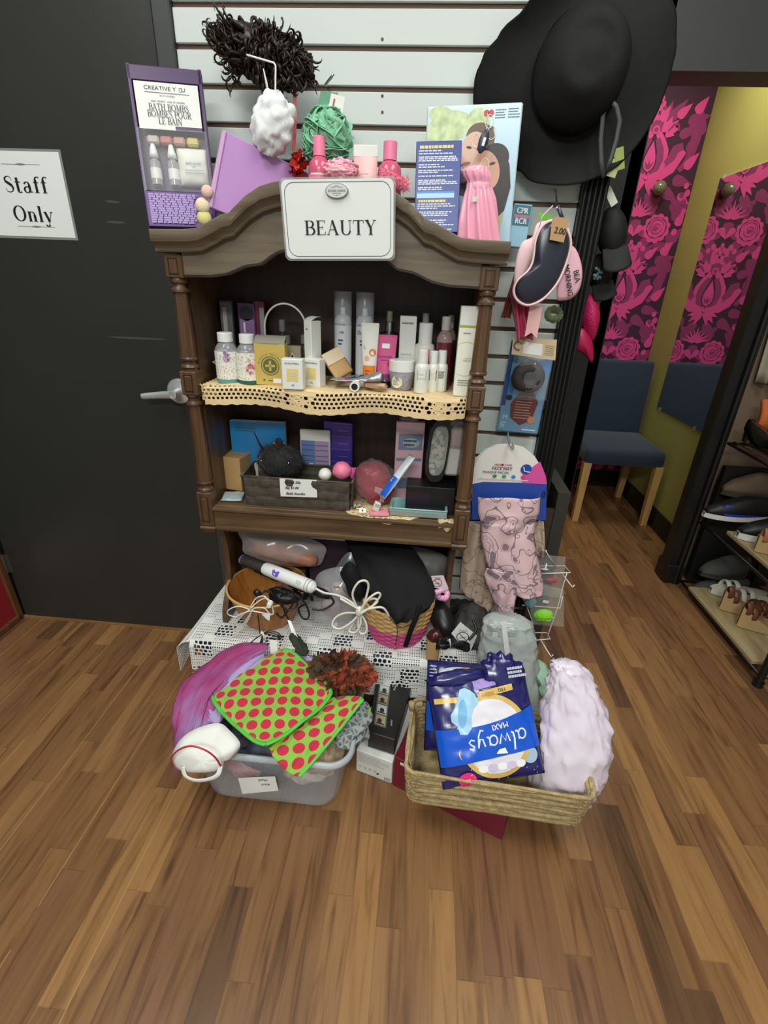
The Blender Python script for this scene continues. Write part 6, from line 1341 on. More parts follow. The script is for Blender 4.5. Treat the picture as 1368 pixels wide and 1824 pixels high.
gaiter(b2, cb2, [('fabric_lower', [(832, 928, 868, 928), (826, 970, 868, 960), (820, 1020, 866, 1010), (818, 1048, 862, 1050), (828, 1058, 860, 1072)], -.12, -.12, .016, 3), ('fabric_tail', [(852, 960, 880, 960), (850, 1010, 880, 1010), (846, 1052, 885, 1050), (842, 1066, 882, 1075), (852, 1088, 868, 1092)], -.115, -.12, .012, 4), ('fabric_back', [(940, 925, 968, 928), (950, 960, 970, 962), (955, 990, 972, 990)], -.11, -.11, .008, 5)], M_gait2)
M_cap = mat('cap_black', (15, 15, 16), .7)
def cap(name, label, px, py, Y, r, m, tilt, brimdir):
 c = at(px, py, Y); o = thing(name, label, 'cap', c, (0, tilt, 0))
 b = B(); b.sphere((0, 0, 0), r, 28, 16, lambda d: 1+.03*noise.noise(d*3)); obj('crown', b, m, o, smooth=True)
 b = B()
 def f(u, v):
  a = (u-.5)*2.0; x = r[0]*math.sin(a)*(1+.15*v); return V((x, -r[1]*(.6+.9*v*math.cos(a)), -r[2]*.55-r[2]*1.0*v*math.cos(a*.6)))
 b.grid(18, 8, f); obj('visor', b, m, o, smooth=True, solid=.003)
 return o
cap('baseball_cap', 'plain black cap hanging in shadow beside the fluted casing', 1090, 415, .12, (.04, .035, .065), M_cap, -.25, 1)
M_seq = mat('sequin_magenta', (206, 30, 100), .35, bump=.5, bscale=220)
cp_ = thing('sequin_cap', 'bright magenta sequinned cap hanging beside the black casing', 'cap', at(1050, 575, .14))
q0 = V(at(1050, 575, .14)); lp = smooth_loop([at(x, y, .14)-q0 for x, y in ((1048, 524), (1062, 530), (1068, 555), (1066, 580), (1056, 608), (1040, 592), (1034, 570), (1038, 545))])
b = B(); puff(b, lp, .03); obj('crown', b, M_seq, cp_, smooth=True, solid=.002)
lp = smooth_loop([at(x, y, .13)-q0 for x, y in ((1034, 585), (1046, 592), (1056, 615), (1055, 646), (1040, 630), (1024, 620), (1024, 600))]); b = B(); puff(b, lp, .012); obj('visor', b, mat('sequin_dark', (176, 22, 78), .4), cp_, smooth=True, solid=.003)
cap('knit_hat', 'black hat hanging below the plain cap with a crystal brooch', 1068, 485, .16, (.035, .03, .05), M_cap, -.3, 1)
b = B(); rd = random.Random(8)
for i in range(14): b.sphere((rd.uniform(-.010, .010), rd.uniform(-.006, 0), rd.uniform(-.014, .014)), .0045, 6, 4)
solo('crystal_brooch', 'pale blue crystal brooch pinned to the dark hat beside the casing', 'brooch', b, mat('crystal_blue', (150, 186, 196), .1, .5), loc=at(1064, 488, .115))
for px, py, cc, w_, h_, rz, lb_ in ((1103, 283, (150, 168, 84), .022, .045, -.3, 'lime green paper tag hanging under the hat brim'), (1093, 300, (176, 180, 132), .022, .035, .2, 'pale olive paper tag hanging under the hat strap')):
 b = B(); b.box((0, 0, 0), (w_, .0012, h_), rotm(0, rz, 0)); solo('swing_tag', lb_, 'tag', b, mat('tag_%d' % cc[0], cc, .6), loc=at(px, py, -.06))
tg = thing('swing_tag', 'white printed swing tag below the hat brim beside the casing', 'tag', at(1088, 350, .02))
b = B(); b.box((0, 0, 0), (.018, .0012, .045), rotm(0, -.65, 0)); obj('tag_card', b, mat('tag_ivory', (222, 226, 206), .5), tg)
b = B(); b.tube([V((-.012, 0, .02)), V((-.02, 0, .04)), V((-.016, .01, .06))], .0009, 6); obj('tag_cord', b, M_white, tg)
M_dpan = mat('panel_charcoal', (50, 49, 46), .5)
pn = thing('panel_board', 'dark charcoal panel board standing at the end of the slatwall beside the aisle', 'board', (.47, .16, 0))
zt1, zt0 = at(1010, 879, -.02).z, at(977, 833, .2).z
b = B(); x0, x1 = .455, .495
A = [b.v((x0-.47, -.02-.16, 0)), b.v((x1-.47, -.02-.16, 0)), b.v((x1-.47, -.02-.16, zt1)), b.v((x0-.47, -.02-.16, zt1))]; Q = [b.v((x0-.47, .2-.16, 0)), b.v((x1-.47, .2-.16, 0)), b.v((x1-.47, .2-.16, zt1+.004)), b.v((x0-.47, .2-.16, zt1+.004))]
b.face(A); b.face(Q[::-1])
for i in range(4): b.face([A[i], Q[i], Q[(i+1) % 4], A[(i+1) % 4]])
obj('board', b, M_dpan, pn)
b = B(); b.box((-.045+.02, -.17, zt1/2-.03), (.05, .01, zt1-.06)); obj('front_strip', b, mat('strip_brown', (58, 44, 36), .5), pn)
M_wire = mat('wire_white', (228, 228, 222), .35)
wr = thing('wire_rack', 'white wire hook rack standing at the right end of the low table', 'rack', at(960, 1040, -.10)); q0 = V(wr.location)
W = lambda *p: [at(x, y, Y)-q0 for x, y, Y in p]
for nm, pts, closed in (('top_frame', W((955, 1008, -.06), (1006, 1008, -.06), (1016, 1020, -.12), (950, 1022, -.12)), False), ('prong', W((972, 980, -.12), (974, 985, -.12), (992, 1012, -.07)), False), ('prong', W((998, 1018, -.10), (1012, 1036, -.16), (1020, 1046, -.19), (1023, 1042, -.19)), False),
      ('upright', W((1010, 1020, -.11), (1004, 1040, -.11), (994, 1080, -.11), (978, 1125, -.11), (975, 1136, -.11)), False), ('lower_frame', W((946, 1127, -.08), (974, 1127, -.08), (980, 1138, -.12), (948, 1141, -.12)), False), ('prong', W((962, 1138, -.12), (974, 1158, -.16), (982, 1170, -.18), (985, 1166, -.18)), False),
      ('side_wire', W((924, 1050, -.10), (912, 1083, -.10), (940, 1083, -.10), (924, 1052, -.10)), False), ('side_wire', W((930, 1052, -.10), (942, 1090, -.10), (950, 1112, -.10)), False), ('middle_frame', W((930, 1078, -.09), (998, 1083, -.09), (1002, 1062, -.09)), False)):
 b = B(); b.tube(pts, .0019, 8, closed=closed); obj(nm, b, M_wire, wr, smooth=True)
b = B(); p = at(970, 1014, -.13)-q0; b.lathe([(.004, 0), (.012, 0), (.012, .002), (.004, .002)], p, rotm(-.35), 20); b.tube([p+V((.002, 0, .002)), p+V((.006, .01, .016))], .0022, 8); obj('cap_disc', b, M_wire, wr, smooth=True, angle=40)
zb = thing('zip_bag', 'clear zip bag of bright green mesh hanging on the wire rack', 'bag', at(970, 1075, -.15)); q0 = V(zb.location)
P_ = [at(x, y, -.15)-q0 for x, y in ((938, 1032), (1004, 1050), (1005, 1116), (948, 1112))]
b = B()
for s_ in (-1, 1):
 b.grid(10, 10, lambda u, v: P_[3].lerp(P_[2], u).lerp(P_[0].lerp(P_[1], u), v)+V((0, s_*(.014*math.sin(PI*u)*math.sin(PI*(1-v)*.8+.3)+.002*noise.noise(V((u*5, v*5, s_)))), 0)))
obj('plastic_bag', b, film('zip_bag_film', (226, 232, 222), .13, .08, 1), zb, smooth=True)
M_lime = mat('mesh_lime', (140, 220, 30), .6)
b = B(); c = at(968, 1096, -.15)-q0; b.sphere(c, (.030, .014, .023), 20, 12, lambda d: 1+.2*noise.noise(d*3)); ribbon_ball(b, c, .026, 40, .0035, 5, (1.25, .5, .85)); obj('green_mesh', b, M_lime, zb, smooth=True)
b = B(); p = at(972, 1072, -.168)-q0; b.box(p, (.017, .001, .009), rotm(0, .1, 0)); stk = obj('price_sticker', b, M_ppr, zb)
b = B(); put_text(b, '5.00', 0, 0, .004, lambda a, qq, c=0: p+V((a, -.001, qq)), italic=.2); obj('sticker_price', b, M_ink, stk, recalc=False)
zb2 = thing('zip_bag', 'clear zip bag with red and teal items behind the green mesh bag', 'bag', at(975, 1030, -.075)); q0 = V(zb2.location)
P_ = [at(x, y, -.075)-q0 for x, y in ((950, 986), (1008, 992), (1000, 1066), (935, 1055))]
b = B()
for s_ in (-1, 1): b.grid(8, 8, lambda u, v: P_[3].lerp(P_[2], u).lerp(P_[0].lerp(P_[1], u), v)+V((0, s_*(.008*math.sin(PI*u)*math.sin(PI*v)), 0)))
obj('plastic_bag', b, film('zip_bag_film2', (226, 230, 226), .13, .08, 1), zb2, smooth=True)
b = B(); b.sphere(at(982, 1034, -.075)-q0, (.022, .006, .010), 14, 8); obj('red_item', b, mat('item_red', (176, 40, 40), .5), zb2, smooth=True)
b = B(); b.sphere(at(945, 1072, -.105)-q0, (.020, .008, .024), 16, 10, lambda d: 1+.1*noise.noise(d*3)); obj('teal_item', b, mat('item_teal', (96, 158, 172), .5), zb2, smooth=True)
# ================================================================ things on the lace table
TZ = ZT+.004
M_bowl = wood_mat('bowl_wood', (186, 124, 58), (150, 92, 38), .4, axis='Z')
bc = V((at(480, 1100, -.19).x, -.188, TZ)); bw = thing('wooden_bowl', 'round slatted wooden bowl full of styling tools and cords on the lace table', 'bowl', bc)
RB, HBW = .128, at(478, 1083, -.312).z-TZ
b = B(); n = 96
def bowlprof(u, v, inn=0):
 a = 2*PI*u; t = v; r_ = .082+(RB-.082)*t**.8-inn*.006; r_ *= 1-(.010 if (u*26) % 1 < .06 else 0)*(1-inn); return V((r_*math.cos(a), r_*math.sin(a), HBW*t+inn*.004))
b.grid(260, 10, lambda u, v: bowlprof(u, v)); b.grid(60, 10, lambda u, v: bowlprof(1-u, v, 1)); b.lathe([(0, .003), (.084, .003)], seg=40, cap=False); b.lathe([(0, .008), (.078, .008)], seg=40, cap=False)
obj('bowl_body', b, M_bowl, bw, smooth=True, angle=30)
b = B(); b.tube([V((RB*math.cos(a), RB*math.sin(a), HBW)) for a in [2*PI*i/60 for i in range(60)]], .0042, 8, closed=True); obj('rim', b, mat('bowl_rim', (206, 158, 96), .4), bw, smooth=True)
M_cordw = mat('cord_white', (224, 220, 206), .45); M_cordb = mat('cord_black', (18, 18, 20), .45)
def spline(P, n=8):
 P = [V(p) for p in P]; out = []
 for i in range(len(P)-1):
  p0, p1, p2, p3 = P[max(i-1, 0)], P[i], P[i+1], P[min(i+2, len(P)-1)]
  for k_ in range(n):
   t = k_/n; out.append(.5*((2*p1)+(-p0+p2)*t+(2*p0-5*p1+4*p2-p3)*t*t+(-p0+3*p1-3*p2+p3)*t**3))
 out.append(P[-1]); return out
p0, p1 = at(431, 996, -.17), at(562, 1048, -.295)
br = thing('hot_air_brush', 'white hot air brush with lilac mark lying across the wooden bowl', 'hair styler', p0)
d = (p1-p0); L = d.length; d.normalize(); M_ = d.to_track_quat('Z', 'Y').to_matrix().to_4x4()
b = B(); b.lathe([(0, .33*L), (.0185, .33*L), (.0205, .36*L), (.0215, .5*L), (.0205, .92*L), (.018, .97*L), (.012, .985*L), (.007, L), (0, L)], M=M_, seg=28); obj('handle', b, M_whitep, br, smooth=True, angle=40)
for z in (.90, .935):
 b = B(); b.lathe([(.0212, z*L), (.0216, z*L+.0015), (.0212, z*L+.003)], M=M_, seg=28, cap=False); obj('grip_ring', b, mat('ring_grey', (170, 170, 166), .4), br, smooth=True)
b = B(); b.lathe([(0, .02*L), (.0155, .02*L), (.016, .34*L), (0, .34*L)], M=M_, seg=24); obj('barrel', b, mat('barrel_grey', (70, 66, 60), .4), br, smooth=True, angle=40)
b = B(); b.lathe([(0, 0), (.015, .0), (.0165, .004), (.0165, .02*L), (0, .02*L)], M=M_, seg=24); obj('tip_cap', b, mat('tip_lilac', (150, 128, 200), .4), br, smooth=True, angle=40)
b = B()
for i in range(16):
 for k_ in range(14):
  a = 2*PI*k_/14+.2*(i % 2); z = L*(.04+.28*i/15); q = M_ @ V((.0155*math.cos(a), .0155*math.sin(a), z)); e = M_ @ V((.0215*math.cos(a), .0215*math.sin(a), z)); b.tube([q, e], .0006, 3)
o = obj('bristles', b, M_blackp, br); o['kind'] = 'stuff'
fw_ = (-_f-d*(-_f).dot(d)).normalized(); up_ = fw_.cross(d)
cyl = lambda a, q, c=0: d*a+(fw_*math.cos(q/.021)+up_*math.sin(q/.021))*(.0222+c)
b = B(); b.disk(L*.53, -.001, .012, .0075, cyl, 20); b.disk(L*.50, .006, .006, .005, cyl, 14); b.disk(L*.555, .006, .006, .005, cyl, 14); obj('lilac_mark', b, mat('mark_violet', (112, 88, 196), .4), br, recalc=False)
b = B(); b.lines(L*.80, -.004, L*.86, .008, 3, cyl, .001, 4, 0); obj('print', b, M_grey, br, recalc=False)
b = B(); b.tube(spline([p1-p0, at(578, 1056, -.30)-p0, at(600, 1060, -.31)-p0, at(622, 1070, -.325)-p0, at(640, 1085, -.335)-p0]), .0035, 8); obj('cord', b, M_cordw, br, smooth=True)
kc = at(640, 1087, -.345); kn = thing('cord_bundle', 'thick white cord tied in a flower of loops at the left of the wicker basket', 'cord', kc)
for q, loop in enumerate(([(640, 1090), (628, 1060), (638, 1038), (652, 1035), (656, 1048), (645, 1088)], [(642, 1088), (655, 1068), (672, 1056), (677, 1062), (660, 1082), (640, 1094)], [(640, 1090), (652, 1072), (666, 1066), (672, 1072), (655, 1085), (638, 1096)], [(640, 1092), (615, 1092), (598, 1100), (592, 1114), (605, 1120), (624, 1110), (640, 1094)], [(638, 1094), (628, 1112), (622, 1124), (634, 1126), (642, 1112), (642, 1092)], [(642, 1092), (652, 1110), (652, 1126), (642, 1128), (638, 1112), (640, 1092)], [(640, 1090), (660, 1084), (680, 1082), (690, 1092), (694, 1104)], [(640, 1086), (620, 1074), (606, 1066)])):
 b = B(); b.tube(spline([at(x, y, -.345-.006*math.sin(i*1.2+q))-kc for i, (x, y) in enumerate(loop)]), .0034, 8); obj('loop', b, M_cordw, kn, smooth=True)
b = B(); b.sphere((0, 0, -.004), (.012, .010, .018), 14, 10, lambda d_: 1+.1*noise.noise(d_*4)); obj('knot', b, M_cordw, kn, smooth=True)
kc = at(446, 1085, -.315); kn = thing('cord_bundle', 'white cord bundle with round plug hanging over the front left of the wooden bowl', 'cord', kc)
rd = random.Random(12)
for q, loop in enumerate(([(446, 1086), (425, 1080), (408, 1086), (406, 1094), (422, 1098), (446, 1088)], [(446, 1088), (425, 1096), (410, 1112), (408, 1122), (420, 1122), (436, 1108), (450, 1086)], [(444, 1086), (428, 1100), (416, 1118), (426, 1124), (442, 1104), (448, 1088)], [(446, 1084), (462, 1070), (476, 1066), (484, 1078), (486, 1094), (470, 1092), (448, 1088)], [(446, 1082), (456, 1066), (470, 1062), (478, 1070)], [(448, 1086), (460, 1082), (472, 1084), (480, 1094)])):
 b = B(); b.tube(spline([at(x, y, -.325-.006*math.sin(i+q))-kc for i, (x, y) in enumerate(loop)]), .0021, 7); obj('loop', b, M_cordw, kn, smooth=True)
b = B(); q_ = at(482, 1073, -.335)-kc; b.lathe([(0, 0), (.0085, 0), (.0085, .012), (.006, .02), (0, .02)], q_, rotm(PI/2), 20); obj('plug', b, M_whitep, kn, smooth=True, angle=40)
b = B(); b.box((0, -.008, 0), (.007, .006, .012)); obj('tie', b, mat('tie_lilac', (160, 140, 190), .5), kn)
p0, p1 = at(455, 1015, -.19), at(588, 1062, -.285); ir = thing('styling_iron', 'black styling iron lying in the wooden bowl beneath the white brush', 'hair styler', p0); d = p1-p0
b = B(); b.tube([V((0, 0, 0)), d*.1, d*.45, d*.5, d*.9, d], [.008, .010, .010, .0155, .0165, .010], 14); obj('handle', b, mat('iron_black', (24, 24, 26), .35), ir, smooth=True)
b = B(); b.tube(spline([d, at(594, 1074, -.29)-p0, at(575, 1086, -.30)-p0, at(556, 1085, -.30)-p0]), .0035, 8); obj('cord', b, M_cordb, ir, smooth=True)
tk = thing('cord_bundle', 'tangled black cords spilling from the middle of the wooden bowl', 'cord', at(505, 1070, -.29)); q0 = V(tk.location)
for q, loop in enumerate(([(480, 1050), (500, 1045), (520, 1052), (524, 1070), (510, 1092), (500, 1100), (492, 1088), (498, 1064), (515, 1056)], [(520, 1055), (540, 1070), (550, 1090), (548, 1102), (538, 1100), (532, 1084), (545, 1076)], [(470, 1052), (486, 1058), (500, 1072), (508, 1092), (514, 1104)], [(462, 1060), (476, 1052), (496, 1050), (512, 1064), (530, 1068), (540, 1060)], [(485, 1068), (505, 1060), (525, 1064), (528, 1080), (512, 1086), (498, 1076)], [(458, 1058), (455, 1075), (460, 1100), (463, 1128)])):
 b = B(); b.tube(spline([at(x, y, -.30-.014*math.sin(i*.8+q)-.0002*max(0, y-1080))-q0 for i, (x, y) in enumerate(loop)]), .0030 if q < 5 else .0018, 7); obj('loop', b, M_cordb, tk, smooth=True)
b = B(); b.sphere(at(458, 1056, -.31)-q0, (.012, .010, .012), 16, 10); obj('plug', b, M_blackp, tk, smooth=True)
b = B(); b.sphere((0, .02, .004), (.052, .03, .022), 24, 14, lambda d_: 1+.25*noise.noise(d_*4)); obj('cord_mass', b, M_cordb, tk, smooth=True)
hk = thing('cord_bundle', 'black cord tied with a white clip hanging over the purple scarf', 'cord', at(462, 1142, -.39)); q0 = V(hk.location)
for q in range(7):
 b = B(); x1, y1 = 432+q*4, 1168-q*1.5
 b.tube(spline([at(466, 1130, -.385)-q0, at(452-q, 1140+q, -.395)-q0, at(x1, y1-8, -.40)-q0, at(x1-2, y1, -.40)-q0, at(x1+12, y1-6, -.402)-q0, at(462+q, 1146, -.395)-q0, at(467, 1132, -.385)-q0]), .0017, 6); obj('loop', b, M_cordb, hk, smooth=True)
for q in range(3):
 b = B(); b.tube(spline([at(466, 1130, -.385)-q0, at(480, 1124+q*3, -.38)-q0, at(496, 1128+q*4, -.38)-q0, at(500-q*3, 1138, -.38)-q0, at(482, 1136+q, -.385)-q0]), .0018, 6); obj('loop', b, M_cordb, hk, smooth=True)
b = B(); b.tube([at(465, 1125, -.39)-q0, at(470, 1131, -.392)-q0, at(470, 1140, -.392)-q0], .003, 8); obj('clip', b, mat('clip_cream', (232, 224, 196), .4), hk, smooth=True)
def paper_tag(name, label, pts, Y0, Y1, group=None, cat='tag'):
 n = len(pts); P_ = [at(x, y, Y0+(Y1-Y0)*(y-min(p[1] for p in pts))/max(1, (max(p[1] for p in pts)-min(p[1] for p in pts)))) for x, y in pts]; o = P_[0]; b = B(); b.face([b.v(p-o) for p in P_]); return solo(name, label, cat, b, M_ppr, loc=o, solid=.001, group=group)
paper_tag('paper_tag', 'folded white paper tag hanging from the black cord above the spotted blanket', [(481, 1140), (494, 1142), (494, 1165), (488, 1172), (481, 1160)], -.405, -.415)
paper_tag('paper_tag', 'long white paper tag hanging at the front of the wooden bowl, upper of two', [(512, 1104), (518, 1106), (528, 1130), (520, 1128)], -.345, -.37)
paper_tag('paper_tag', 'long white paper tag hanging below the bowl, lower of two, beside the dark green cloth', [(520, 1122), (527, 1128), (541, 1156), (534, 1150)], -.372, -.39)
paper_tag('paper_tag', 'small white flag tag on the cord bundle at the front of the bowl', [(466, 1094), (482, 1092), (480, 1106), (474, 1102)], -.335, -.337)
M_plum = mat('carton_plum', (52, 34, 48), .45)
sb, w, h = carton('storage_carton', 'dark plum carton with white top edge behind the bowl under the hutch', 'box', (552, 957, 622, 1080), TZ, .06, M_plum, [('white_edge', M_white, R_(0, .965, 1, 1)), ('pink_edge', mat('edge_pink', (190, 120, 150), .5), R_(0, .8, .04, 1))], y=-.09)
carton('storage_carton', 'brown carton behind the bowl supporting the pink plastic bag', 'box', (430, 1012, 548, 1090), TZ, .07, mat('carton_brown', (74, 50, 38), .6), y=-.085)
pbg = thing('plastic_bag', 'translucent plastic bag of salmon pink items pushed under the hutch shelf', 'bag', at(508, 985, -.12)); q0 = V(pbg.location)
b = B(); c0, c1 = at(452, 972, -.13)-q0, at(565, 1000, -.15)-q0; d = c1-c0; b.tube([c0, c0+d*.1, c0+d*.5, c0+d*.9, c1], [.016, .026, .027, .024, .012], 18); b.jitter(.004, 30); obj('salmon_items', b, mat('salmon', (196, 128, 100), .45), pbg, smooth=True)
def sheetbag(b, pts, Y, puffd, n=1, seed=0):
 lp = smooth_loop([at(x, y, Y)-q0 for x, y in pts], 6); c = sum(lp, V((0, 0, 0)))/len(lp); R_s = 10
 for s_ in (-1, 1):
  rings = []
  for k_ in range(R_s+1):
   t = k_/R_s
   rings.append([b.v(c.lerp(p, t)+V((0, s_*puffd*(1-t**2.5)+.009*noise.noise(c.lerp(p, t)*26+V((seed, s_, 0)))*min(1, 3*(1-t)), 0))) for p in lp] if k_ else [b.v(c+V((0, s_*puffd, 0)))])
  for A, Q in zip(rings, rings[1:]):
   for i in range(len(lp)):
    j = (i+1) % len(lp)
    if len(A) == 1: b.face([A[0], Q[i], Q[j]])
    else: b.face([A[i], Q[i], Q[j], A[j]])
b = B(); sheetbag(b, [(425, 944), (470, 946), (520, 950), (560, 962), (580, 975), (578, 990), (565, 1008), (520, 1008), (470, 1000), (435, 985), (432, 965)], -.125, .045, seed=3); obj('plastic_film', b, film('bag_milky', (216, 206, 204), .38, .2, 1), pbg, smooth=True)
cbg = thing('plastic_bag', 'clear crinkled bag with mauve items between the bowl and wicker basket', 'bag', at(592, 1060, -.22)); q0 = V(cbg.location)
b = B(); sheetbag(b, [(562, 1030), (590, 1012), (625, 1015), (632, 1060), (628, 1100), (610, 1116), (575, 1112), (560, 1085)], -.22, .06, seed=5); obj('plastic_film', b, film('bag_clear2', (222, 224, 226), .26, .08, 1), cbg, smooth=True)
for px, py, r_, cc in ((590, 1080, .034, (168, 144, 146)), (606, 1050, .028, (176, 152, 140)), (580, 1055, .020, (150, 130, 132))):
 b = B(); b.sphere(at(px, py, -.215)-q0, (r_, r_*.7, r_*1.05), 20, 14, lambda d_: 1+.12*noise.noise(d_*3)); obj('mauve_item', b, mat('mauve_%d' % cc[0], cc, .6), cbg, smooth=True)
b = B(); F = lambda a, qq, c=0: at(600, 1046, -.285)-q0+V((a, -c, qq)); put_text(b, '42.000', 0, 0, .0075, F, wide=.7, bold=.0006); obj('print', b, M_darkp, cbg, recalc=False)
gpb = thing('plastic_bag', 'grey plastic bag behind the black cloth bag under the hutch', 'bag', at(760, 1005, -.10)); q0 = V(gpb.location)
b = B(); sheetbag(b, [(720, 975), (760, 978), (795, 992), (800, 1020), (790, 1050), (740, 1050), (715, 1010)], -.10, .05, seed=8); obj('plastic_film', b, mat('bag_grey_dull', (120, 120, 116), .4), gpb, smooth=True)
spb = thing('silver_pouch', 'silver grey pouch standing behind the clear bag, left of the black bag', 'pouch', at(612, 1000, -.15)); q0 = V(spb.location)
b = B(); sheetbag(b, [(598, 1012), (618, 985), (636, 990), (640, 1020), (620, 1030), (600, 1026)], -.15, .02, seed=9); obj('pouch_body', b, mat('pouch_steel', (140, 146, 152), .3, .3), spb, smooth=True)
M_wick = mat('wicker_natural', (206, 166, 108), .5); M_wpk = mat('wicker_pink', (206, 78, 136), .5)
wc_ = V((at(706, 1130, -.22).x, -.213, TZ)); wb = thing('wicker_basket', 'round wicker basket, natural above and pink below, beneath the black cloth bag', 'basket', wc_)
HW = at(710, 1098, -.32).z-TZ; rows = 15
for nm, m, r0, r1 in (('natural_weave', M_wick, 7, rows), ('pink_weave', M_wpk, 0, 7)):
 b = B()
 for r_ in range(r0, r1):
  t = r_/rows; R_ = .082+.030*t**.7
  b.tube([V(((R_+.0028*math.sin(13*a+PI*(r_ % 2)))*math.cos(a), (R_+.0028*math.sin(13*a+PI*(r_ % 2)))*math.sin(a), HW*(t+.03)+.0006*math.sin(26*a))) for a in [2*PI*i/130 for i in range(130)]], HW/rows*.62, 6, closed=True)
 obj(nm, b, m, wb, smooth=True)
for k_ in range(26):
 a = 2*PI*k_/26; b = B(); b.tube([V(((.082+.030*t**.7)*math.cos(a), (.082+.030*t**.7)*math.sin(a), HW*t)) for t in (.0, .25, .5, .75, 1.0)], .0022, 6); obj('stake', b, M_wick if False else M_wpk if k_ < 0 else M_wick, wb, smooth=True)
for q in range(2):
 b = B(); b.tube([V(((.113+.002*math.sin(20*a+PI*q))*math.cos(a), (.113+.002*math.sin(20*a+PI*q))*math.sin(a), HW+.002+.002*math.cos(20*a+PI*q))) for a in [2*PI*i/120 for i in range(120)]], .0036, 6, closed=True); obj('rim', b, M_wick, wb, smooth=True)
b = B(); b.lathe([(0, .004), (.08, .004)], seg=30, cap=False); obj('base', b, M_wpk, wb)
M_bcl = mat('black_satin_cloth', (15, 15, 16), .8, spec=.3)
kb2 = thing('cloth_bag', 'black drawstring cloth bag slumped over the wicker basket', 'bag', at(700, 1030, -.24)); q0 = V(kb2.location)
rowsP = [(612, 958, 708, 958, -.14), (622, 975, 738, 978, -.18), (632, 1000, 756, 1005, -.21), (645, 1030, 768, 1035, -.25), (660, 1055, 776, 1058, -.285), (675, 1075, 772, 1072, -.31), (690, 1092, 756, 1084, -.325), (700, 1102, 736, 1094, -.33)]
def blk_f(u, v, back=False):
 k_ = v*(len(rowsP)-1); i = min(int(k_), len(rowsP)-2); t = k_-i; a0, a1 = rowsP[i], rowsP[i+1]
 g = [a0[j]*(1-t)+a1[j]*t for j in range(5)]; p, q = at(g[0], g[1], g[4])-q0, at(g[2], g[3], g[4])-q0
 r_ = p.lerp(q, u); amp = .034*math.sin(PI*u)**.6
 if back: return r_+V((0, amp*1.1, 0))
 return r_+V((0, -amp-.007*math.sin(u*11+v*6)*v-.012*noise.noise(V((u*3, v*3, 2))), .004*noise.noise(V((u*5, v*4, 7)))))
b = B(); b.grid(30, 30, blk_f); b.grid(30, 30, lambda u, v: blk_f(1-u, v, True)); bmesh.ops.remove_doubles(b.bm, verts=b.bm.verts, dist=.0001); obj('bag_body', b, M_bcl, kb2, smooth=True)
b = B(); sheetbag(b, [(606, 1020), (622, 1000), (640, 1015), (655, 1040), (660, 1060), (640, 1070), (620, 1062), (608, 1045)], -.235, .03, seed=4); obj('side_flap', b, M_bcl, kb2, smooth=True)
b = B(); sheetbag(b, [(668, 1070), (700, 1080), (740, 1085), (768, 1070), (764, 1085), (740, 1098), (700, 1104), (672, 1096)], -.30, .02, seed=6); obj('bag_mouth', b, mat('bag_mouth_black', (11, 11, 12), .6), kb2, smooth=True)
b = B(); b.tube(spline([at(748, 1078, -.345)-q0, at(742, 1098, -.352)-q0, at(732, 1122, -.352)-q0, at(724, 1146, -.34)-q0, at(722, 1152, -.335)-q0]), .0075, 8, flat=.3, up=(0, 1, 0)); obj('strap', b, M_bcl, kb2, smooth=True)
b = B(); b.tube(spline([at(692, 1098, -.345)-q0, at(705, 1112, -.352)-q0, at(716, 1118, -.352)-q0, at(732, 1112, -.35)-q0]), .0011, 6); b.tube(spline([at(704, 1104, -.35)-q0, at(708, 1125, -.35)-q0, at(704, 1150, -.34)-q0]), .0011, 6); obj('drawstring', b, M_cordb, kb2, smooth=True)
b = B(); b.sphere(at(703, 1154, -.34)-q0, .0052, 14, 10); obj('amber_bead', b, mat('amber_bead', (178, 78, 40), .15), kb2, smooth=True)
sr = thing('hair_scrunchie', 'shiny pink scrunchie on a round-symbol card at the right rim of the wicker basket', 'scrunchie', at(785, 1058, -.235)); q0 = V(sr.location)
b = B(); b.tube([V((.020*math.cos(a), .008*math.sin(2*a), .013*math.sin(a)+.003*math.sin(9*a))) for a in [2*PI*i/60 for i in range(60)]], .0085, 8, closed=True); b.jitter(.002, 150); obj('fabric', b, mat('scrunchie_pink', (232, 164, 206), .35, sheen=.3), sr, smooth=True)
M_tagp = mat('tag_blush', (238, 210, 218), .5)
def symtag(root, pts, Y, m, cx, cy, R_, q0):
 P_ = [at(x, y, Y)-q0 for x, y in pts]; b = B(); b.face([b.v(p) for p in P_]); o = obj('symbol_card', b, m, root, solid=.001)
 c = at(cx, cy, Y)-q0; F = lambda a, qq, c_=0: c+V((a, -.0012-c_, qq)); b = B(); b.ring(0, 0, R_, R_, R_*.14, F, 28); b.stroke([(-R_*.7, R_*.7), (R_*.7, -R_*.7)], R_*.14, F); b.stroke([(-R_*.6, -R_*.3), (R_*.7, .0)], R_*.10, F); b.lines(-R_*.8, R_*1.15, R_*.9, R_*1.6, 2, F, .0012, 4); obj('symbol_print', b, M_darkp, o, recalc=False)
symtag(sr, [(768, 1026), (790, 1025), (794, 1036), (799, 1048), (792, 1052), (774, 1046)], -.24, M_tagp, 779, 1038, .0125, q0)
hd_ = thing('hair_dryer', 'black hair dryer lying right of the wicker basket on the lace table', 'hair dryer', V((at(795, 1115, -.2).x, -.20, TZ+.05))); q0 = V(hd_.location)
b = B(); pa, pb_ = at(776, 1075, -.20)-q0, at(800, 1135, -.28)-q0; b.tube([pa, pa.lerp(pb_, .3), pa.lerp(pb_, .7), pb_], [.026, .036, .034, .024], 18); obj('barrel', b, mat('dryer_black', (20, 20, 22), .4), hd_, smooth=True)
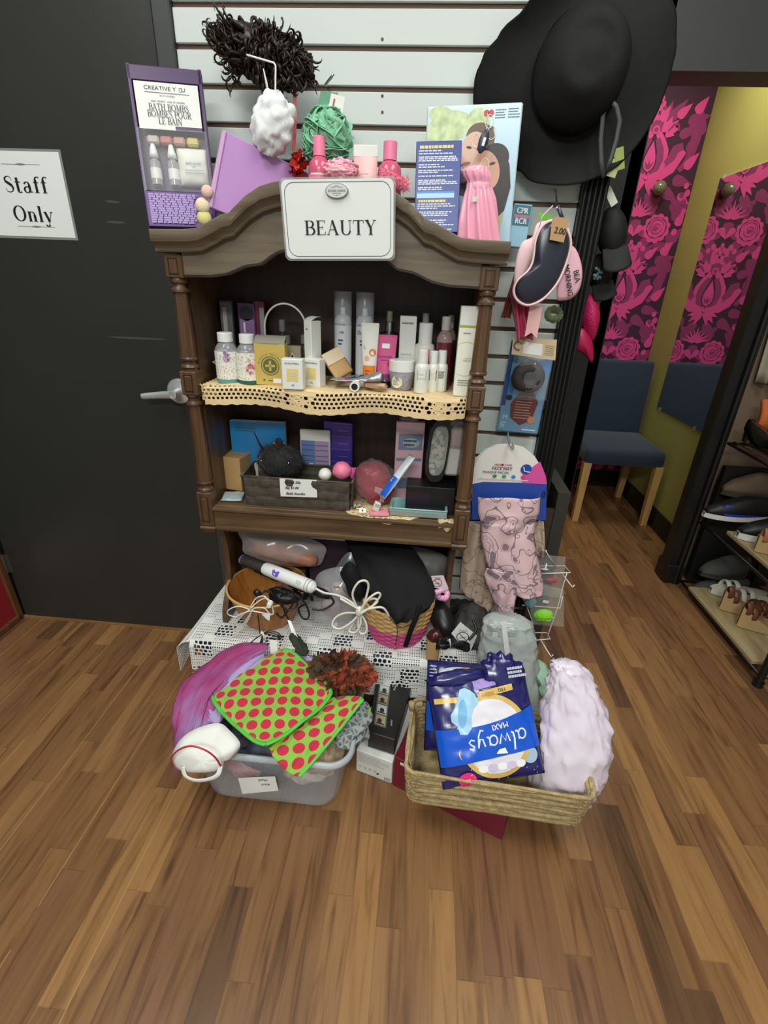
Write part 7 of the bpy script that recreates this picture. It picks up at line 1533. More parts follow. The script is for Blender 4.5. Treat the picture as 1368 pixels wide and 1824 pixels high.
b = B(); b.tube([pa.lerp(pb_, .3), at(812, 1085, -.12)-q0], [.018, .014], 14); obj('handle', b, mat('dryer_black', (20, 20, 22), .4), hd_, smooth=True)
kt2 = thing('cardboard_tube', 'short kraft cardboard roll topped by a burgundy ornament in front of the hair dryer', 'tube', V((at(770, 1168, -.33).x, -.328, TZ))); q0 = V(kt2.location); hh = at(768, 1138, -.33).z-TZ
b = B(); b.lathe([(.020, 0), (.021, hh), (.019, hh), (.018, 0)], seg=24, cap=False); obj('roll', b, M_kraft, kt2, smooth=True, angle=40)
b = B(); b.sphere((0, 0, hh+.010), (.022, .020, .020), 22, 14, lambda d_: 1+.12*math.sin(d_.x*9)*math.sin(d_.z*7)); obj('burgundy_ornament', b, mat('ornament_burgundy', (70, 24, 28), .25), kt2, smooth=True)
ck = thing('cord_bundle', 'coiled black cord with white tie at the right of the lace table', 'cord', at(802, 1146, -.34)); q0 = V(ck.location)
for q in range(6):
 b = B(); b.tube(spline([at(802, 1146, -.34)-q0, at(785-q*1.5, 1138+q*2, -.345)-q0, at(778, 1146+q*2, -.345)-q0, at(792, 1156-q, -.345)-q0, at(806, 1148, -.345)-q0, at(824+q*2, 1142+q*2, -.34)-q0, at(836-q, 1150+q*2, -.34)-q0, at(808, 1150, -.343)-q0]), .0026, 7); obj('loop', b, M_cordb, ck, smooth=True)
b = B(); b.tube([at(801, 1138, -.345)-q0, at(803, 1154, -.35)-q0], .0018, 6); obj('tie', b, M_white, ck, smooth=True)
b = B(); b.tube(spline([at(835, 1140, -.33)-q0, at(848, 1122, -.31)-q0, at(842, 1104, -.29)-q0]), .0045, 8); obj('thick_cord', b, M_cordb, ck, smooth=True)
ct_ = thing('symbol_tag', 'white diamond-shaped tag with crossed circle symbol beside the coiled black cord', 'tag', at(826, 1130, -.31)); q0 = V(ct_.location)
symtag(ct_, [(820, 1108), (850, 1132), (838, 1160), (822, 1150), (804, 1128)], -.315, M_ppr, 824, 1134, .0165, q0)
gc = thing('grey_cloth', 'charcoal printed cloth heap at the right end of the lace table', 'cloth', V((at(840, 1110, -.16).x, -.15, TZ)));
b = B(); b.grid(28, 22, lambda u, v: V(((u-.5)*.15, (v-.5)*.26, .002+.085*math.sin(PI*u)**.7*math.sin(PI*v)**.5*(.7+.5*noise.noise(V((u*3, v*3, 1))))+.012*noise.noise(V((u*7, v*7, 3)))))); obj('cloth', b, mat('cloth_charcoal', (50, 49, 48), .8, var=.5, vscale=70), gc, smooth=True, solid=.001)
# ================================================================ floor: plastic bin of fabrics
M_bin = film('bin_plastic', (214, 220, 224), .28, .25, .6)
bin_ = thing('plastic_bin', 'translucent plastic storage bin of fabrics on the floor before the hutch', 'storage bin', (-.335, -.55, .0))
BW0, BD0, BW1, BD1, BH = .355, .235, .425, .285, .212
def rr_pt(w, d, r, u):
 P_ = rrect(w, d, r, 8); n = len(P_); k_ = (u % 1)*n; i = int(k_) % n; t = k_-int(k_); a, c = P_[i], P_[(i+1) % n]; return a[0]+(c[0]-a[0])*t, a[1]+(c[1]-a[1])*t
def bin_f(u, v):
 w_, d_ = BW0+(BW1-BW0)*v, BD0+(BD1-BD0)*v; k_ = 1-.06*(1-min(1, v/.08))**2; x, y = rr_pt(w_*k_, d_*k_, .05, u); return V((x, y, .003+BH*v))
b = B(); b.grid(72, 14, bin_f); b.poly(rrect(BW0*.94, BD0*.94, .045, 8), lambda a, q, c=0: V((a, q, .003+c))); bmesh.ops.remove_doubles(b.bm, verts=b.bm.verts, dist=1e-5); obj('bin_body', b, M_bin, bin_, smooth=True, angle=50)
b = B(); b.tube([V((*rr_pt(BW1+.012, BD1+.012, .055, i/72), BH+.003)) for i in range(72)], .0075, 8, closed=True, flat=1.5); obj('rim', b, film('bin_rim', (196, 206, 212), .6, .25, .6), bin_, smooth=True)
b = B(); c = V((-.335, -.55, 0)); P_ = [at(x, y, -.693)-c for x, y in ((424, 1386), (490, 1383), (496, 1408), (432, 1414))]; b.face([b.v(p) for p in P_[::-1]]); cdn = obj('label_card', b, M_ppr, bin_, solid=.001)
fr = frame(P_[1]+V((0, -.0012, 0)), P_[0]-P_[1], P_[3]-P_[0]); b = B(); put_text(b, 'Mask', .035, .010, .0085, fr, italic=.3, rot=0); put_text(b, 'Adult', .030, .027, .0075, fr, italic=.3); obj('handwriting', b, M_ink, cdn, recalc=False)
for q, (x, y, z, r_, cc, lb_) in enumerate(((-.42, -.582, .068, (.08, .055, .05), (206, 150, 158), 'pink and white cloth inside the bin at lower left'), (-.34, -.60, .13, (.09, .06, .05), (84, 90, 108), 'navy cloth inside the bin behind the label card'), (-.25, -.585, .07, (.075, .052, .05), (206, 202, 192), 'pale striped cloth inside the bin at lower right'), (-.21, -.60, .13, (.06, .055, .05), (190, 168, 138), 'tan cloth inside the bin at upper right'), (-.285, -.635, .125, (.03, .022, .022), (206, 112, 70), 'orange cloth inside the bin near its middle'), (-.45, -.58, .14, (.06, .06, .05), (110, 108, 134), 'slate cloth inside the bin at upper left'))):
 b = B(); b.sphere((0, 0, 0), r_, 24, 16, lambda d_: 1+.3*noise.noise(d_*2.5+V((q, 0, 0)))); solo('folded_cloth', lb_, 'cloth', b, mat('cloth_%d' % q, cc, .8, var=.35, vscale=50), loc=(x, y, z), smooth=True)
M_scf = mat('scarf_magenta', (158, 62, 116), .75); k = NT(M_scf); tc = k.new('ShaderNodeTexCoord'); n1 = k.new('ShaderNodeTexNoise'); n1.inputs['Scale'].default_value = 9; k.link(tc.outputs['Object'], n1.inputs['Vector']); k.link(k.ramp(n1.outputs['Fac'], [(.40, (156, 54, 108)), (.56, (160, 76, 134)), (.70, (152, 120, 172))]), k.b.inputs['Base Color'])
wv = k.new('ShaderNodeTexWave'); wv.inputs['Scale'].default_value = 90; wv.inputs['Distortion'].default_value = 4; k.link(tc.outputs['Object'], wv.inputs['Vector']); bp = k.new('ShaderNodeBump'); bp.inputs['Strength'].default_value = .35; bp.inputs['Distance'].default_value = .004; k.link(wv.outputs['Fac'], bp.inputs['Height']); k.link(bp.outputs['Normal'], k.b.inputs['Normal'])
def scarf(name, label, path, m, seed=0, squash=.55, nu=40, cat='scarf'):
 P_ = spline([at(x, y, Y) for x, y, Y, r in path], 5); R_ = [];
 for i in range(len(path)-1): R_ += [path[i][3]+(path[i+1][3]-path[i][3])*t/5 for t in range(5)]
 R_.append(path[-1][3]); o = P_[0].copy(); b = B(); n = len(P_)-1
 def f(u, v):
  i = min(int(v*n+.5), n); t = (P_[min(i+1, n)]-P_[max(i-1, 0)]).normalized(); s1 = t.cross(V((0, 0, 1))).normalized(); s2 = s1.cross(t)
  a = 2*PI*u; r_ = R_[i]*(1+.12*math.sin(a*5+v*7+seed)+.07*math.sin(a*11-v*9+seed)+.05*math.sin(a*19+v*21)+.25*noise.noise(V((math.cos(a)*1.3+seed, v*7, math.sin(a))))+.10*noise.noise(V((math.cos(a)*2, math.sin(a)*2, v*5+seed))))
  e = min(1, v*6, (1-v)*6)**.5
  return P_[i]-o+s1*math.cos(a)*r_*max(e, .15)+s2*math.sin(a)*r_*squash*max(e, .15)
 b.grid(nu, n, f); bmesh.ops.remove_doubles(b.bm, verts=b.bm.verts, dist=1e-5); return solo(name, label, cat, b, m, loc=o, smooth=True)
scarf('knit_scarf', 'magenta and lilac scarf heaped over the left end of the plastic bin', [(478, 1152, -.41, .03), (440, 1165, -.43, .046), (400, 1190, -.48, .052), (368, 1225, -.55, .058), (348, 1262, -.61, .055), (336, 1300, -.655, .046), (324, 1340, -.68, .034), (313, 1375, -.70, .02)], M_scf, 1, .42, 72)
M_lil = mat('scarf_lilac', (166, 150, 196), .75)
scarf('lilac_scarf', 'pale lilac scarf showing between the magenta scarf and spotted blanket', [(470, 1166, -.43, .02), (430, 1195, -.49, .028), (402, 1230, -.55, .028), (385, 1262, -.60, .024), (388, 1290, -.65, .018)], M_lil, 4)
b = B(); b.grid(10, 30, lambda u, v: V(((u-.5)*.03, 0, 0))+at(535+55*v, 1165+40*v, -.40-.06*v)-at(560, 1190, -.43)+V((0, .0, .012*math.sin(PI*u)+.0*v))); solo('lilac_cloth', 'lilac cloth edge peeking out right of the spotted blanket', 'cloth', b, M_lil, loc=at(560, 1190, -.43), smooth=True, solid=.002)
def dots_mat(name):
 m = mat(name, (134, 184, 66), .8, sheen=.2); k = NT(m); uv = k.new('ShaderNodeUVMap'); sp_ = k.new('ShaderNodeSeparateXYZ'); k.link(uv.outputs[0], sp_.inputs[0]); S_ = .050
 def lat(off):
  fx = k.math('SUBTRACT', k.math('FRACT', k.math('ADD', k.math('DIVIDE', sp_.outputs[0], S_), off)), .5); fy = k.math('SUBTRACT', k.math('FRACT', k.math('ADD', k.math('DIVIDE', sp_.outputs[1], S_), off)), .5)
  return k.math('LESS_THAN', k.math('ADD', k.math('MULTIPLY', fx, fx), k.math('MULTIPLY', fy, fy)), .275**2)
 k.link(k.mix(k.math('MAXIMUM', lat(0.0), lat(0.5)), lin((134, 184, 66)), lin((192, 32, 62))), k.b.inputs['Base Color']); return m
M_dot = dots_mat('spotted_fleece'); M_bind = mat('binding_green', (86, 190, 66), .6); M_bindl = mat('binding_lime', (170, 198, 40), .6)
def blanket(name, label, cs, bulge, seed, binding, edges, rnd=.06, tuck=0.0):
 P_ = [at(*c) for c in cs]; o = sum(P_, V((0, 0, 0)))/4; P_ = [p-o for p in P_]; L1, L2 = (P_[1]-P_[0]).length, (P_[3]-P_[0]).length
 nrm = (P_[1]-P_[0]).cross(P_[3]-P_[0]).normalized(); nrm = nrm if nrm.z > 0 else -nrm
 def S(u, v):
  x, y = 2*u-1, 2*v-1; k_ = 1-rnd*(x*x*y*y)**1.5*1.6; x *= k_; y *= k_; u, v = (x+1)/2, (y+1)/2
  p = P_[0]*(1-u)*(1-v)+P_[1]*u*(1-v)+P_[2]*u*v+P_[3]*(1-u)*v
  return p+nrm*(bulge*(math.sin(PI*u)*math.sin(PI*v))**.6+.007*noise.noise(V((u*3.2+seed, v*3.2, seed)))+.0025*noise.noise(V((u*9+seed, v*9, seed))))
 r_ = thing(name, label, 'blanket', o); b = B(); b.grid(48, 48, lambda u, v: (S(u, v), (u*L1, v*L2)))
 obj('fleece', b, M_dot, r_, smooth=True, solid=.004)
 for q, e in enumerate(edges):
  b = B(); b.tube([S(*e(i/40))+nrm*.001 for i in range(41)], .0058, 8, flat=.6); obj('binding', b, binding if not isinstance(binding, list) else binding[q], r_, smooth=True)
 return r_
blanket('fleece_blanket', 'folded green fleece blanket with red dots on top of the plastic bin', [(366, 1243, -.585), (508, 1148, -.385), (602, 1236, -.535), (472, 1340, -.735)], .014, 2, M_bind, [lambda t: (0, t), lambda t: (t, 1), lambda t: (1, t)], .07)
b = B(); c = at(480, 1240, -.56); P_ = at(517, 1272, -.62); fr = None
b.box((0, 0, 0), (.013, .007, .0012), rotm(.35, 0, -.35)); solo('price_sticker', 'small white price sticker on the upper spotted blanket', 'sticker', b, M_ppr, loc=P_+V((0, -.002, .006)))
blanket('fleece_blanket', 'second spotted green blanket hanging over the front right of the bin', [(474, 1338, -.715), (598, 1240, -.525), (652, 1240, -.535), (528, 1392, -.748)], .012, 7, [M_bindl, M_bind], [lambda t: (t, 0.0), lambda t: (t, 1)], .05)
M_aut = mat('autumn_yarn', (96, 52, 26), .8); k = NT(M_aut); tc = k.new('ShaderNodeTexCoord'); n1 = k.new('ShaderNodeTexNoise'); n1.inputs['Scale'].default_value = 14; k.link(tc.outputs['Object'], n1.inputs['Vector']); k.link(k.ramp(n1.outputs['Fac'], [(.34, (56, 46, 24)), (.48, (70, 40, 22)), (.55, (150, 66, 26)), (.60, (84, 44, 22)), (.72, (168, 46, 28))]), k.b.inputs['Base Color'])
ay_ = thing('ruffle_scarf', 'shaggy brown, orange and red ruffle scarf behind the spotted blanket', 'scarf', at(605, 1195, -.46)); q0 = V(ay_.location)
b = B(); b.sphere((0, .01, -.02), (.082, .055, .045), 30, 18, lambda d_: 1+.25*noise.noise(d_*3)); obj('core', b, M_aut, ay_, smooth=True)
b = B(); rd = random.Random(14)
for k_ in range(420):
 a = rd.random()*6.28; s_ = rd.uniform(-.4, 1); rr_ = math.sqrt(max(0, 1-s_*s_)); p = V((math.cos(a)*rr_*.085, math.sin(a)*rr_*.06, s_*.05-.015)); L = rd.uniform(.012, .028); d_ = (p.normalized()+V((rd.gauss(0, .6), rd.gauss(0, .6), rd.gauss(0, .6)))).normalized(); e = d_.orthogonal().normalized()*rd.uniform(.003, .007); t_ = d_.cross(e)*.5
 v = [b.v(p-e), b.v(p+e), b.v(p+e*1.2+d_*L*.5+t_), b.v(p-e*1.2+d_*L*.5+t_), b.v(p+e*.8+d_*L), b.v(p-e*.8+d_*L)]; b.face([v[0], v[1], v[2], v[3]]); b.face([v[3], v[2], v[4], v[5]])
obj('ruffles', b, M_aut, ay_, smooth=True)
scarf('dark_green_cloth', 'dark green cloth hanging over the lace edge behind the ruffle scarf', [(518, 1128, -.37, .010), (526, 1140, -.385, .015), (536, 1154, -.40, .017), (545, 1168, -.42, .012)], mat('cloth_bottle', (36, 42, 28), .8), 3, cat='cloth')
M_leo = mat('cloth_leopard', (120, 124, 122), .75); k = NT(M_leo); tc = k.new('ShaderNodeTexCoord'); vo = k.new('ShaderNodeTexVoronoi', feature='DISTANCE_TO_EDGE'); vo.inputs['Scale'].default_value = 62; k.link(tc.outputs['Object'], vo.inputs['Vector']); k.link(k.ramp(vo.outputs['Distance'], [(.0, (150, 156, 154)), (.12, (146, 152, 150)), (.2, (92, 96, 96))]), k.b.inputs['Base Color'])
scarf('leopard_cloth', 'grey leopard print cloth at the right end of the plastic bin', [(652, 1250, -.50, .02), (640, 1275, -.54, .035), (628, 1298, -.58, .042), (612, 1318, -.62, .03), (600, 1330, -.64, .015)], M_leo, 5, .7, cat='cloth')
b = B(); b.face([b.v(at(x, y, -.545)-at(655, 1270, -.545)) for x, y in ((650, 1278), (662, 1258), (658, 1276))]); solo('lime_label', 'small lime green label corner beside the black photo box', 'label', b, mat('label_lime', (150, 206, 40), .5), loc=at(655, 1270, -.545), solid=.001)
M_msk = mat('mask_white', (226, 226, 220), .7); fm_ = thing('cup_mask', 'white cloth face mask with red trim hanging off the left of the bin', 'face mask', at(365, 1335, -.72)); q0 = V(fm_.location)
lp = smooth_loop([at(x, y, Y)-q0 for x, y, Y in ((306, 1352, -.735), (318, 1322, -.72), (345, 1300, -.70), (388, 1288, -.685), (410, 1302, -.69), (428, 1326, -.71), (414, 1350, -.725), (400, 1352, -.735), (394, 1370, -.745), (360, 1376, -.755), (320, 1372, -.745))], 5); b = B(); puff(b, lp, .03); obj('cup', b, M_msk, fm_, smooth=True, solid=.0015)
b = B(); b.tube(spline([at(x, y, Y)-q0 for x, y, Y in ((305, 1366, -.742), (306, 1350, -.752), (318, 1336, -.762), (340, 1329, -.768), (365, 1336, -.770), (384, 1350, -.765), (394, 1367, -.750))]), .0022, 8); obj('red_trim', b, mat('trim_red', (190, 46, 56), .5), fm_, smooth=True)
b = B(); b.tube(spline([at(x, y, Y)-q0 for x, y, Y in ((326, 1366, -.755), (330, 1382, -.762), (348, 1390, -.766), (372, 1388, -.766), (388, 1380, -.762), (393, 1364, -.752))]), .0058, 8, flat=.3, up=(0, 1, 0)); obj('strap', b, M_msk, fm_, smooth=True)
# ================================================================ boxes and the seagrass basket
def prism(name, label, cat, P2, z0, z1, m, deco=None, group=None, bev=.002):
 c = sum((V((p.x, p.y, 0)) for p in P2), V((0, 0, 0)))/len(P2); o = thing(name, label, cat, V((c.x, c.y, z0)), group=group); b = B()
 A = [b.v(V((p.x-c.x, p.y-c.y, 0))) for p in P2]; Q = [b.v(V((p.x-c.x, p.y-c.y, z1-z0))) for p in P2]; b.face(A); b.face(Q)
 for i in range(len(P2)): b.face([A[i], A[(i+1) % len(P2)], Q[(i+1) % len(P2)], Q[i]])
 bmesh.ops.recalc_face_normals(b.bm, faces=b.bm.faces); bmesh.ops.bevel(b.bm, geom=b.bm.edges[:], offset=bev, segments=1, affect='EDGES'); obj('carton', b, m, o); return o, c
def rectfrom(a, bq, depth):
 a, bq = V((a.x, a.y, 0)), V((bq.x, bq.y, 0)); d = (bq-a).normalized(); n = V((-d.y, d.x, 0)); return [a, bq, bq+n*depth, a+n*depth]
f0_, f1_ = atz(634, 1372, 0), atz(697, 1396, 0)
wbx, c = prism('white_carton', 'white carton with small printed icons on the floor beside the plastic bin', 'box', rectfrom(f0_, f1_, .22), 0, .088, M_white)
d = (f1_-f0_).normalized(); F = frame(V((f0_.x, f0_.y, 0))-V((c.x, c.y, 0)), d, (0, 0, 1)); W_ = (f1_-f0_).length
b = B(); b.lines(W_*.08, .045, W_*.92, .078, 7, lambda a, q, cc=0: F(a, q, .0006), .0016, 5, .5); obj('fine_print', b, mat('print_ash', (176, 178, 180), .5), wbx, recalc=False)
for i in range(4): b = B(); b.ring(W_*(.12+.14*i), .026, .0028, .0028, .0008, lambda a, q, cc=0: F(a, q, .0006), 14); obj('icon', b, M_darkp, wbx, recalc=False)
b = B(); b.box(F(W_*.62, .020, .0005), (.007, .0008, .006)); obj('icon', b, M_darkp, wbx)
b = B()
for i in range(9): b.rect(W_*(.80+.02*i), .006, W_*(.80+.02*i)+.0009, .018, lambda a, q, cc=0: F(a, q, .0006))
obj('barcode', b, M_darkp, wbx, recalc=False)
ZB = .152; TLb, TRb, BRb, BLb = [atz(x, y, ZB) for x, y in ((672, 1196), (738, 1207), (704, 1318), (656, 1303))]
kbx, c = prism('photo_box', 'slim black box with four small photos on its lid, atop the white carton', 'box', [BLb, BRb, TRb, TLb], .0905, ZB, mat('carton_black', (30, 30, 30), .4))
u_ = (BRb-BLb); v_ = (TLb-BLb); fb = lambda a, q, cc=0: BLb+u_*a+v_*q-V((c.x, c.y, .0905))+V((0, 0, .0008+cc))
b = B(); b.rect(.16, .12, .62, .80, fb); pnl = obj('photo_panel', b, mat('panel_olive_grey', (96, 96, 84), .4), kbx, recalc=False)
M_ph = [mat('photo_wheat', (160, 146, 112), .4), mat('photo_sky', (176, 186, 190), .4), mat('photo_dark', (52, 44, 38), .4)]
for i in range(4):
 y0 = .14+.165*i; b = B(); b.rect(.21, y0, .57, y0+.14, lambda a, q, cc=0: fb(a, q, .0006)); ph = obj('photo', b, M_ph[1] if i % 2 else M_ph[0], pnl, recalc=False)
 b = B(); b.disk(.36+.04*(i % 2), y0+.06, .09, .035, lambda a, q, cc=0: fb(a, q, .001), 12); b.rect(.24, y0+.01, .54, y0+.03, lambda a, q, cc=0: fb(a, q, .001)); obj('photo_figure', b, M_ph[2], ph, recalc=False)
b = B(); put_text(b, 'Polar', .80, .80, .09, lambda a, q, cc=0: fb(a, q, .0012), wide=.45, rot=-1.57+3.14); obj('lettering', b, mat('print_silver', (190, 190, 188), .4), kbx, recalc=False)
b = B(); put_text(b, 'polar', .80, .22, .07, lambda a, q, cc=0: fb(a, q, .0012), wide=.45, rot=-1.57+3.14); obj('lettering', b, mat('print_silver', (190, 190, 188), .4), kbx, recalc=False)
r0_, r1_ = V((-.010, -.575, 0)), V((.284, -.698, 0))
rbx, c = prism('red_box', 'dark red box on the floor beneath the seagrass basket', 'box', rectfrom(r0_, r1_, .30), 0, .118, mat('carton_maroon', (112, 20, 40), .45))
b = B(); p = at(718, 1361, -.606)-V((c.x, c.y, 0)); b.box((0, 0, 0), (.016, .0012, .008), rotm(0, 0, -.39)); b.map(lambda q: q+p+V((0, -.002, 0))); obj('price_sticker', b, M_ppr, rbx)
M_sea = mat('seagrass', (176, 154, 110), .7, bump=.5, bscale=260, var=.25, vscale=60)
SBZ = .122; sbk = thing('seagrass_basket', 'rectangular seagrass basket holding sanitary pads and bags, on the dark red box', 'basket', (.247, -.606, SBZ), (0, 0, -.05)); BWD, BDP, BHH = .415, .205, .112
b = B(); rows = 9; rd = random.Random(3)
for r_ in range(rows):
 pts = []; n = 170
 for i in range(n):
  x, y = rr_pt(BWD+.020*r_/rows, BDP+.020*r_/rows, .022, i/n); q = V((x, y, 0)); o_ = q.normalized(); w_ = .0034*math.sin(i*PI/3.0+PI*(r_ % 2))
  pts.append(q+o_*w_+V((0, 0, .006+BHH*r_/rows+.0035*math.sin(i*.9+r_*2)+.002*noise.noise(V((i*.3, r_, 0))))))
 b.tube(pts, BHH/rows*.60, 6, closed=True)
b.jitter(.0022, 90); obj('woven_wall', b, M_sea, sbk, smooth=True)
b = B(); b.box((0, 0, .004), (BWD-.01, BDP-.01, .008), bev=.003); obj('base', b, M_sea, sbk)
b = B()
for q in range(2): b.tube([V((*rr_pt(BWD+.026, BDP+.026, .024, i/150), BHH+.006))+V((0, 0, .0025*math.cos(i*1.3+PI*q)))+V((rr_pt(BWD, BDP, .024, i/150)[0], rr_pt(BWD, BDP, .024, i/150)[1], 0)).normalized()*.0025*math.sin(i*1.3+PI*q) for i in range(150)], .0042, 6, closed=True)
b.jitter(.0012, 120); obj('rim', b, M_sea, sbk, smooth=True)
b = B(); b.tube([V((-BWD/2-.012, .07, BHH+.01)), V((-BWD/2-.016, .075, BHH+.035))], .008, 10); b.jitter(.0015, 150); obj('handle_stub', b, M_sea, sbk, smooth=True)
M_pknv = mat('pack_night_blue', (32, 32, 96), .22, spec=.7); M_pkbl2 = mat('pack_royal', (16, 84, 200), .25); M_gold = mat('print_gold', (214, 178, 90), .3); M_pkwin = mat('pack_window', (226, 222, 230), .3); M_pklav = mat('print_lavender', (150, 122, 196), .35); M_hot = mat('print_hot_pink', (232, 44, 118), .35); M_padb = mat('print_pad_blue', (160, 204, 232), .3)
ap, w, h = quad_root('pad_package', 'night blue package of maxi pads, upside down, at the front of the seagrass basket', 'package', at(759, 1206, -.565), at(940, 1193, -.52), at(966, 1370, -.672), at(794, 1414, -.728))
f = pillow_fn(w, h, .062, .0035, 3, 3.2); b = B(); pillow(b, w, h, .062, 40, 40, .0035, 3);
obj('pack_film', b, M_pknv, ap, smooth=True)
def on(c): return lambda a, q, cc=0: f(max(-w*.495, min(w*.495, a)), max(h*.006, min(h*.994, q)), -1)+V((0, -.0010-c-cc, 0))
def pp_(name, m, fn, parent=None): b = B(); fn(b); return obj(name, b, m, parent or ap, recalc=False, smooth=True)
bandt = lambda u: h*(.54+.055*math.sin(u*PI)*-1+.10*u); bandb = lambda u: h*(.20+.06*u)
pp_('white_window', M_pkwin, lambda b: b.poly([(w*(.05+.31*math.cos(a)), h*(.42+.34*math.sin(a))) for a in [2*PI*i/40 for i in range(40)]], on(.0), sub=3))
pp_('gold_ring', M_gold, lambda b: b.grid(48, 2, lambda u, v: on(.0008)(w*(.05+(.31+.045*v)*math.cos(2*PI*u)), h*(.42+(.34+.04*v)*math.sin(2*PI*u)))))
pp_('royal_band', M_pkbl2, lambda b: b.grid(30, 14, lambda u, v: on(.0016)(w*(u*.985-.49), bandb(u)+(bandt(u)-bandb(u))*v)))
for s_ in (0, 1): pp_('pad_stack_print', mat('print_mauve_white', (206, 190, 224), .35) if s_ else mat('print_white_pad', (240, 238, 240), .35), lambda b: [b.disk(w*(-.10+.09*i), h*(.145+.02*((i+s_) % 2)), w*.05, h*.035, on(.0014+.0003*s_), 14) for i in range(s_, 5, 2)])
pp_('gold_stripe', M_gold, lambda b: b.grid(12, 3, lambda u, v: on(.0016)(w*(-.46+.26*u), h*(.775+.05*v-.01*u))))
pp_('gold_panel', M_gold, lambda b: b.grid(12, 4, lambda u, v: on(.0018)(w*(-.02+.34*u), h*(.775+.06*v+.03*u))))
pp_('lavender_panel', M_pklav, lambda b: b.grid(14, 6, lambda u, v: on(.0016)(w*(-.06+.44*u), h*(.85+.085*v+.045*u))))
pp_('panel_number', M_darkp, lambda b: put_text(b, '100', w*.21, h*.825, .0095, on(.0024), rot=PI+.09, wide=1.0, bold=.0006))
pp_('panel_print', mat('print_bronze', (150, 110, 50), .4), lambda b: b.lines(w*.0, h*.785, w*.14, h*.82, 3, on(.0024), .0012, 4, .2))
pp_('pad_print', M_padb, lambda b: b.poly([(w*x, h*y) for x, y in ((-.10, .86), (-.06, .82), (-.04, .74), (-.10, .70), (-.14, .62), (-.15, .52), (-.20, .47), (-.27, .48), (-.28, .55), (-.33, .60), (-.33, .66), (-.28, .72), (-.24, .80), (-.2, .88), (-.15, .89))], on(.0030), sub=2))
pp_('pad_core_print', mat('print_pad_core', (120, 178, 222), .3), lambda b: b.poly([(w*(-.215+.045*math.cos(a)-.03*math.sin(a)*-1*.8), h*(.66+.13*math.sin(a))) for a in [2*PI*i/24 for i in range(24)]], on(.0034), sub=1))
def script(b):
 def st(pts, wd): b.stroke([(w*(.0-x*.0195), h*.385-y*w*.0195-x*w*.0012) for x, y in pts], wd, on(.0030))
 E_ = lambda cx, cy, rx, ry, a0, a1, n=14: [(cx+rx*math.cos(math.radians(a0+(a1-a0)*i/n)), cy+ry*math.sin(math.radians(a0+(a1-a0)*i/n))) for i in range(n+1)]
 k_ = 1.0
 st(E_(-16.5, 0, 1.9, 2.2, 30, 360), .0036); st([(-14.6, 2.1), (-14.7, -.8), (-14.0, -2.0), (-13.2, -1.6)], .0038)
 st([(-11.6, 6.2), (-12.2, 1), (-12.0, -1.4), (-11.2, -1.9)], .0042)
 st([(-9.8, 2), (-9.0, -1.9), (-7.6, 1.4), (-6.2, -1.9), (-4.6, 2.2)], .0036)
 st(E_(-1.8, 0, 1.9, 2.2, 30, 360), .0036); st([(.1, 2.1), (.0, -.8), (.7, -2.0), (1.4, -1.6)], .0038)
 st([(2.6, 2.1), (3.4, -1.4), (4.8, -1.6), (6.0, 2.0)], .0036); st([(6.0, 2.1), (5.2, -3.2), (3.8, -5.6), (2.4, -5.0)], .0036)
 st([(10.4, 1.6), (8.8, 2.2), (7.9, 1.0), (9.4, .0), (10.2, -1.2), (9.0, -2.2), (7.4, -1.5)], .0036)
pp_('wordmark', M_white, script)
pp_('product_word', M_white, lambda b: put_text(b, 'MAXI', w*.12, h*.505, .0125, on(.0030), rot=PI+.10, wide=.95, bold=.0008))
pp_('crescent', M_gold, lambda b: b.grid(16, 1, lambda u, v: on(.0030)(w*(-.27-.03*math.cos((u-.5)*2.6)-.012*v*math.sin(PI*u)), h*.30+h*.05*math.sin((u-.5)*2.6))))
pp_('white_sticker', M_ppr, lambda b: b.poly([(w*.075, h*.30), (w*.13, h*.31), (w*.15, h*.255), (w*.04, h*.265)], on(.0044), sub=1))
pp_('pink_roundel', M_hot, lambda b: b.poly([(w*(-.26+.085*math.cos(a)), h*(.065+.07*math.sin(a))) for a in [2*PI*i/28 for i in range(28)]], on(.0020), sub=2))
pp_('roundel_lettering', M_white, lambda b: put_text(b, '3X', w*-.26, h*.065, .008, on(.0040), rot=PI, bold=.0004))
pp_('moon_print', mat('print_moon', (170, 190, 214), .35), lambda b: b.disk(w*.37, h*.20, w*.075, h*.075, on(.0008), 22))
o = pp_('star_print', M_white, lambda b: [b.disk(w*x, h*y, .0011, .0011, on(.0020), 6) for x, y in [(random.Random(i).uniform(-.42, .45), random.Random(i+50).uniform(.02, .17)) for i in range(26)]])
tp_, w2, h2 = ap, w, h
b = B(); c0 = V((w*.26, -.012, h*.97)); b.sphere(c0, (.050, .020, .046), 30, 20, lambda d_: 1+.28*noise.noise(d_*2.6+V((3, 0, 0)))+.08*math.sin(d_.x*14)); b.sphere(V((-w*.2, -.008, h*.985)), (.072, .016, .020), 24, 14, lambda d_: 1+.3*noise.noise(d_*3)); obj('gathered_top', b, M_pknv, ap, smooth=True)
b = B(); F = lambda a, q, cc=0: V((w*.38+a, -.036-cc, h*.97+q)); b.lines(-.022, -.014, .022, .014, 3, F, .006, 5, .2); obj('top_print', b, mat('print_pale_grey', (190, 192, 206), .35), ap, recalc=False)
ap2, w, h = quad_root('pad_package', 'second night blue pad package leaning behind the front one at left', 'package', at(742, 1172, -.44), at(858, 1186, -.43), at(860, 1340, -.575), at(760, 1340, -.60))
f2 = pillow_fn(w, h, .07, .004, 9, 3.0); b = B(); pillow(b, w, h, .07, 32, 32, .004, 9); obj('pack_film', b, M_pknv, ap2, smooth=True)
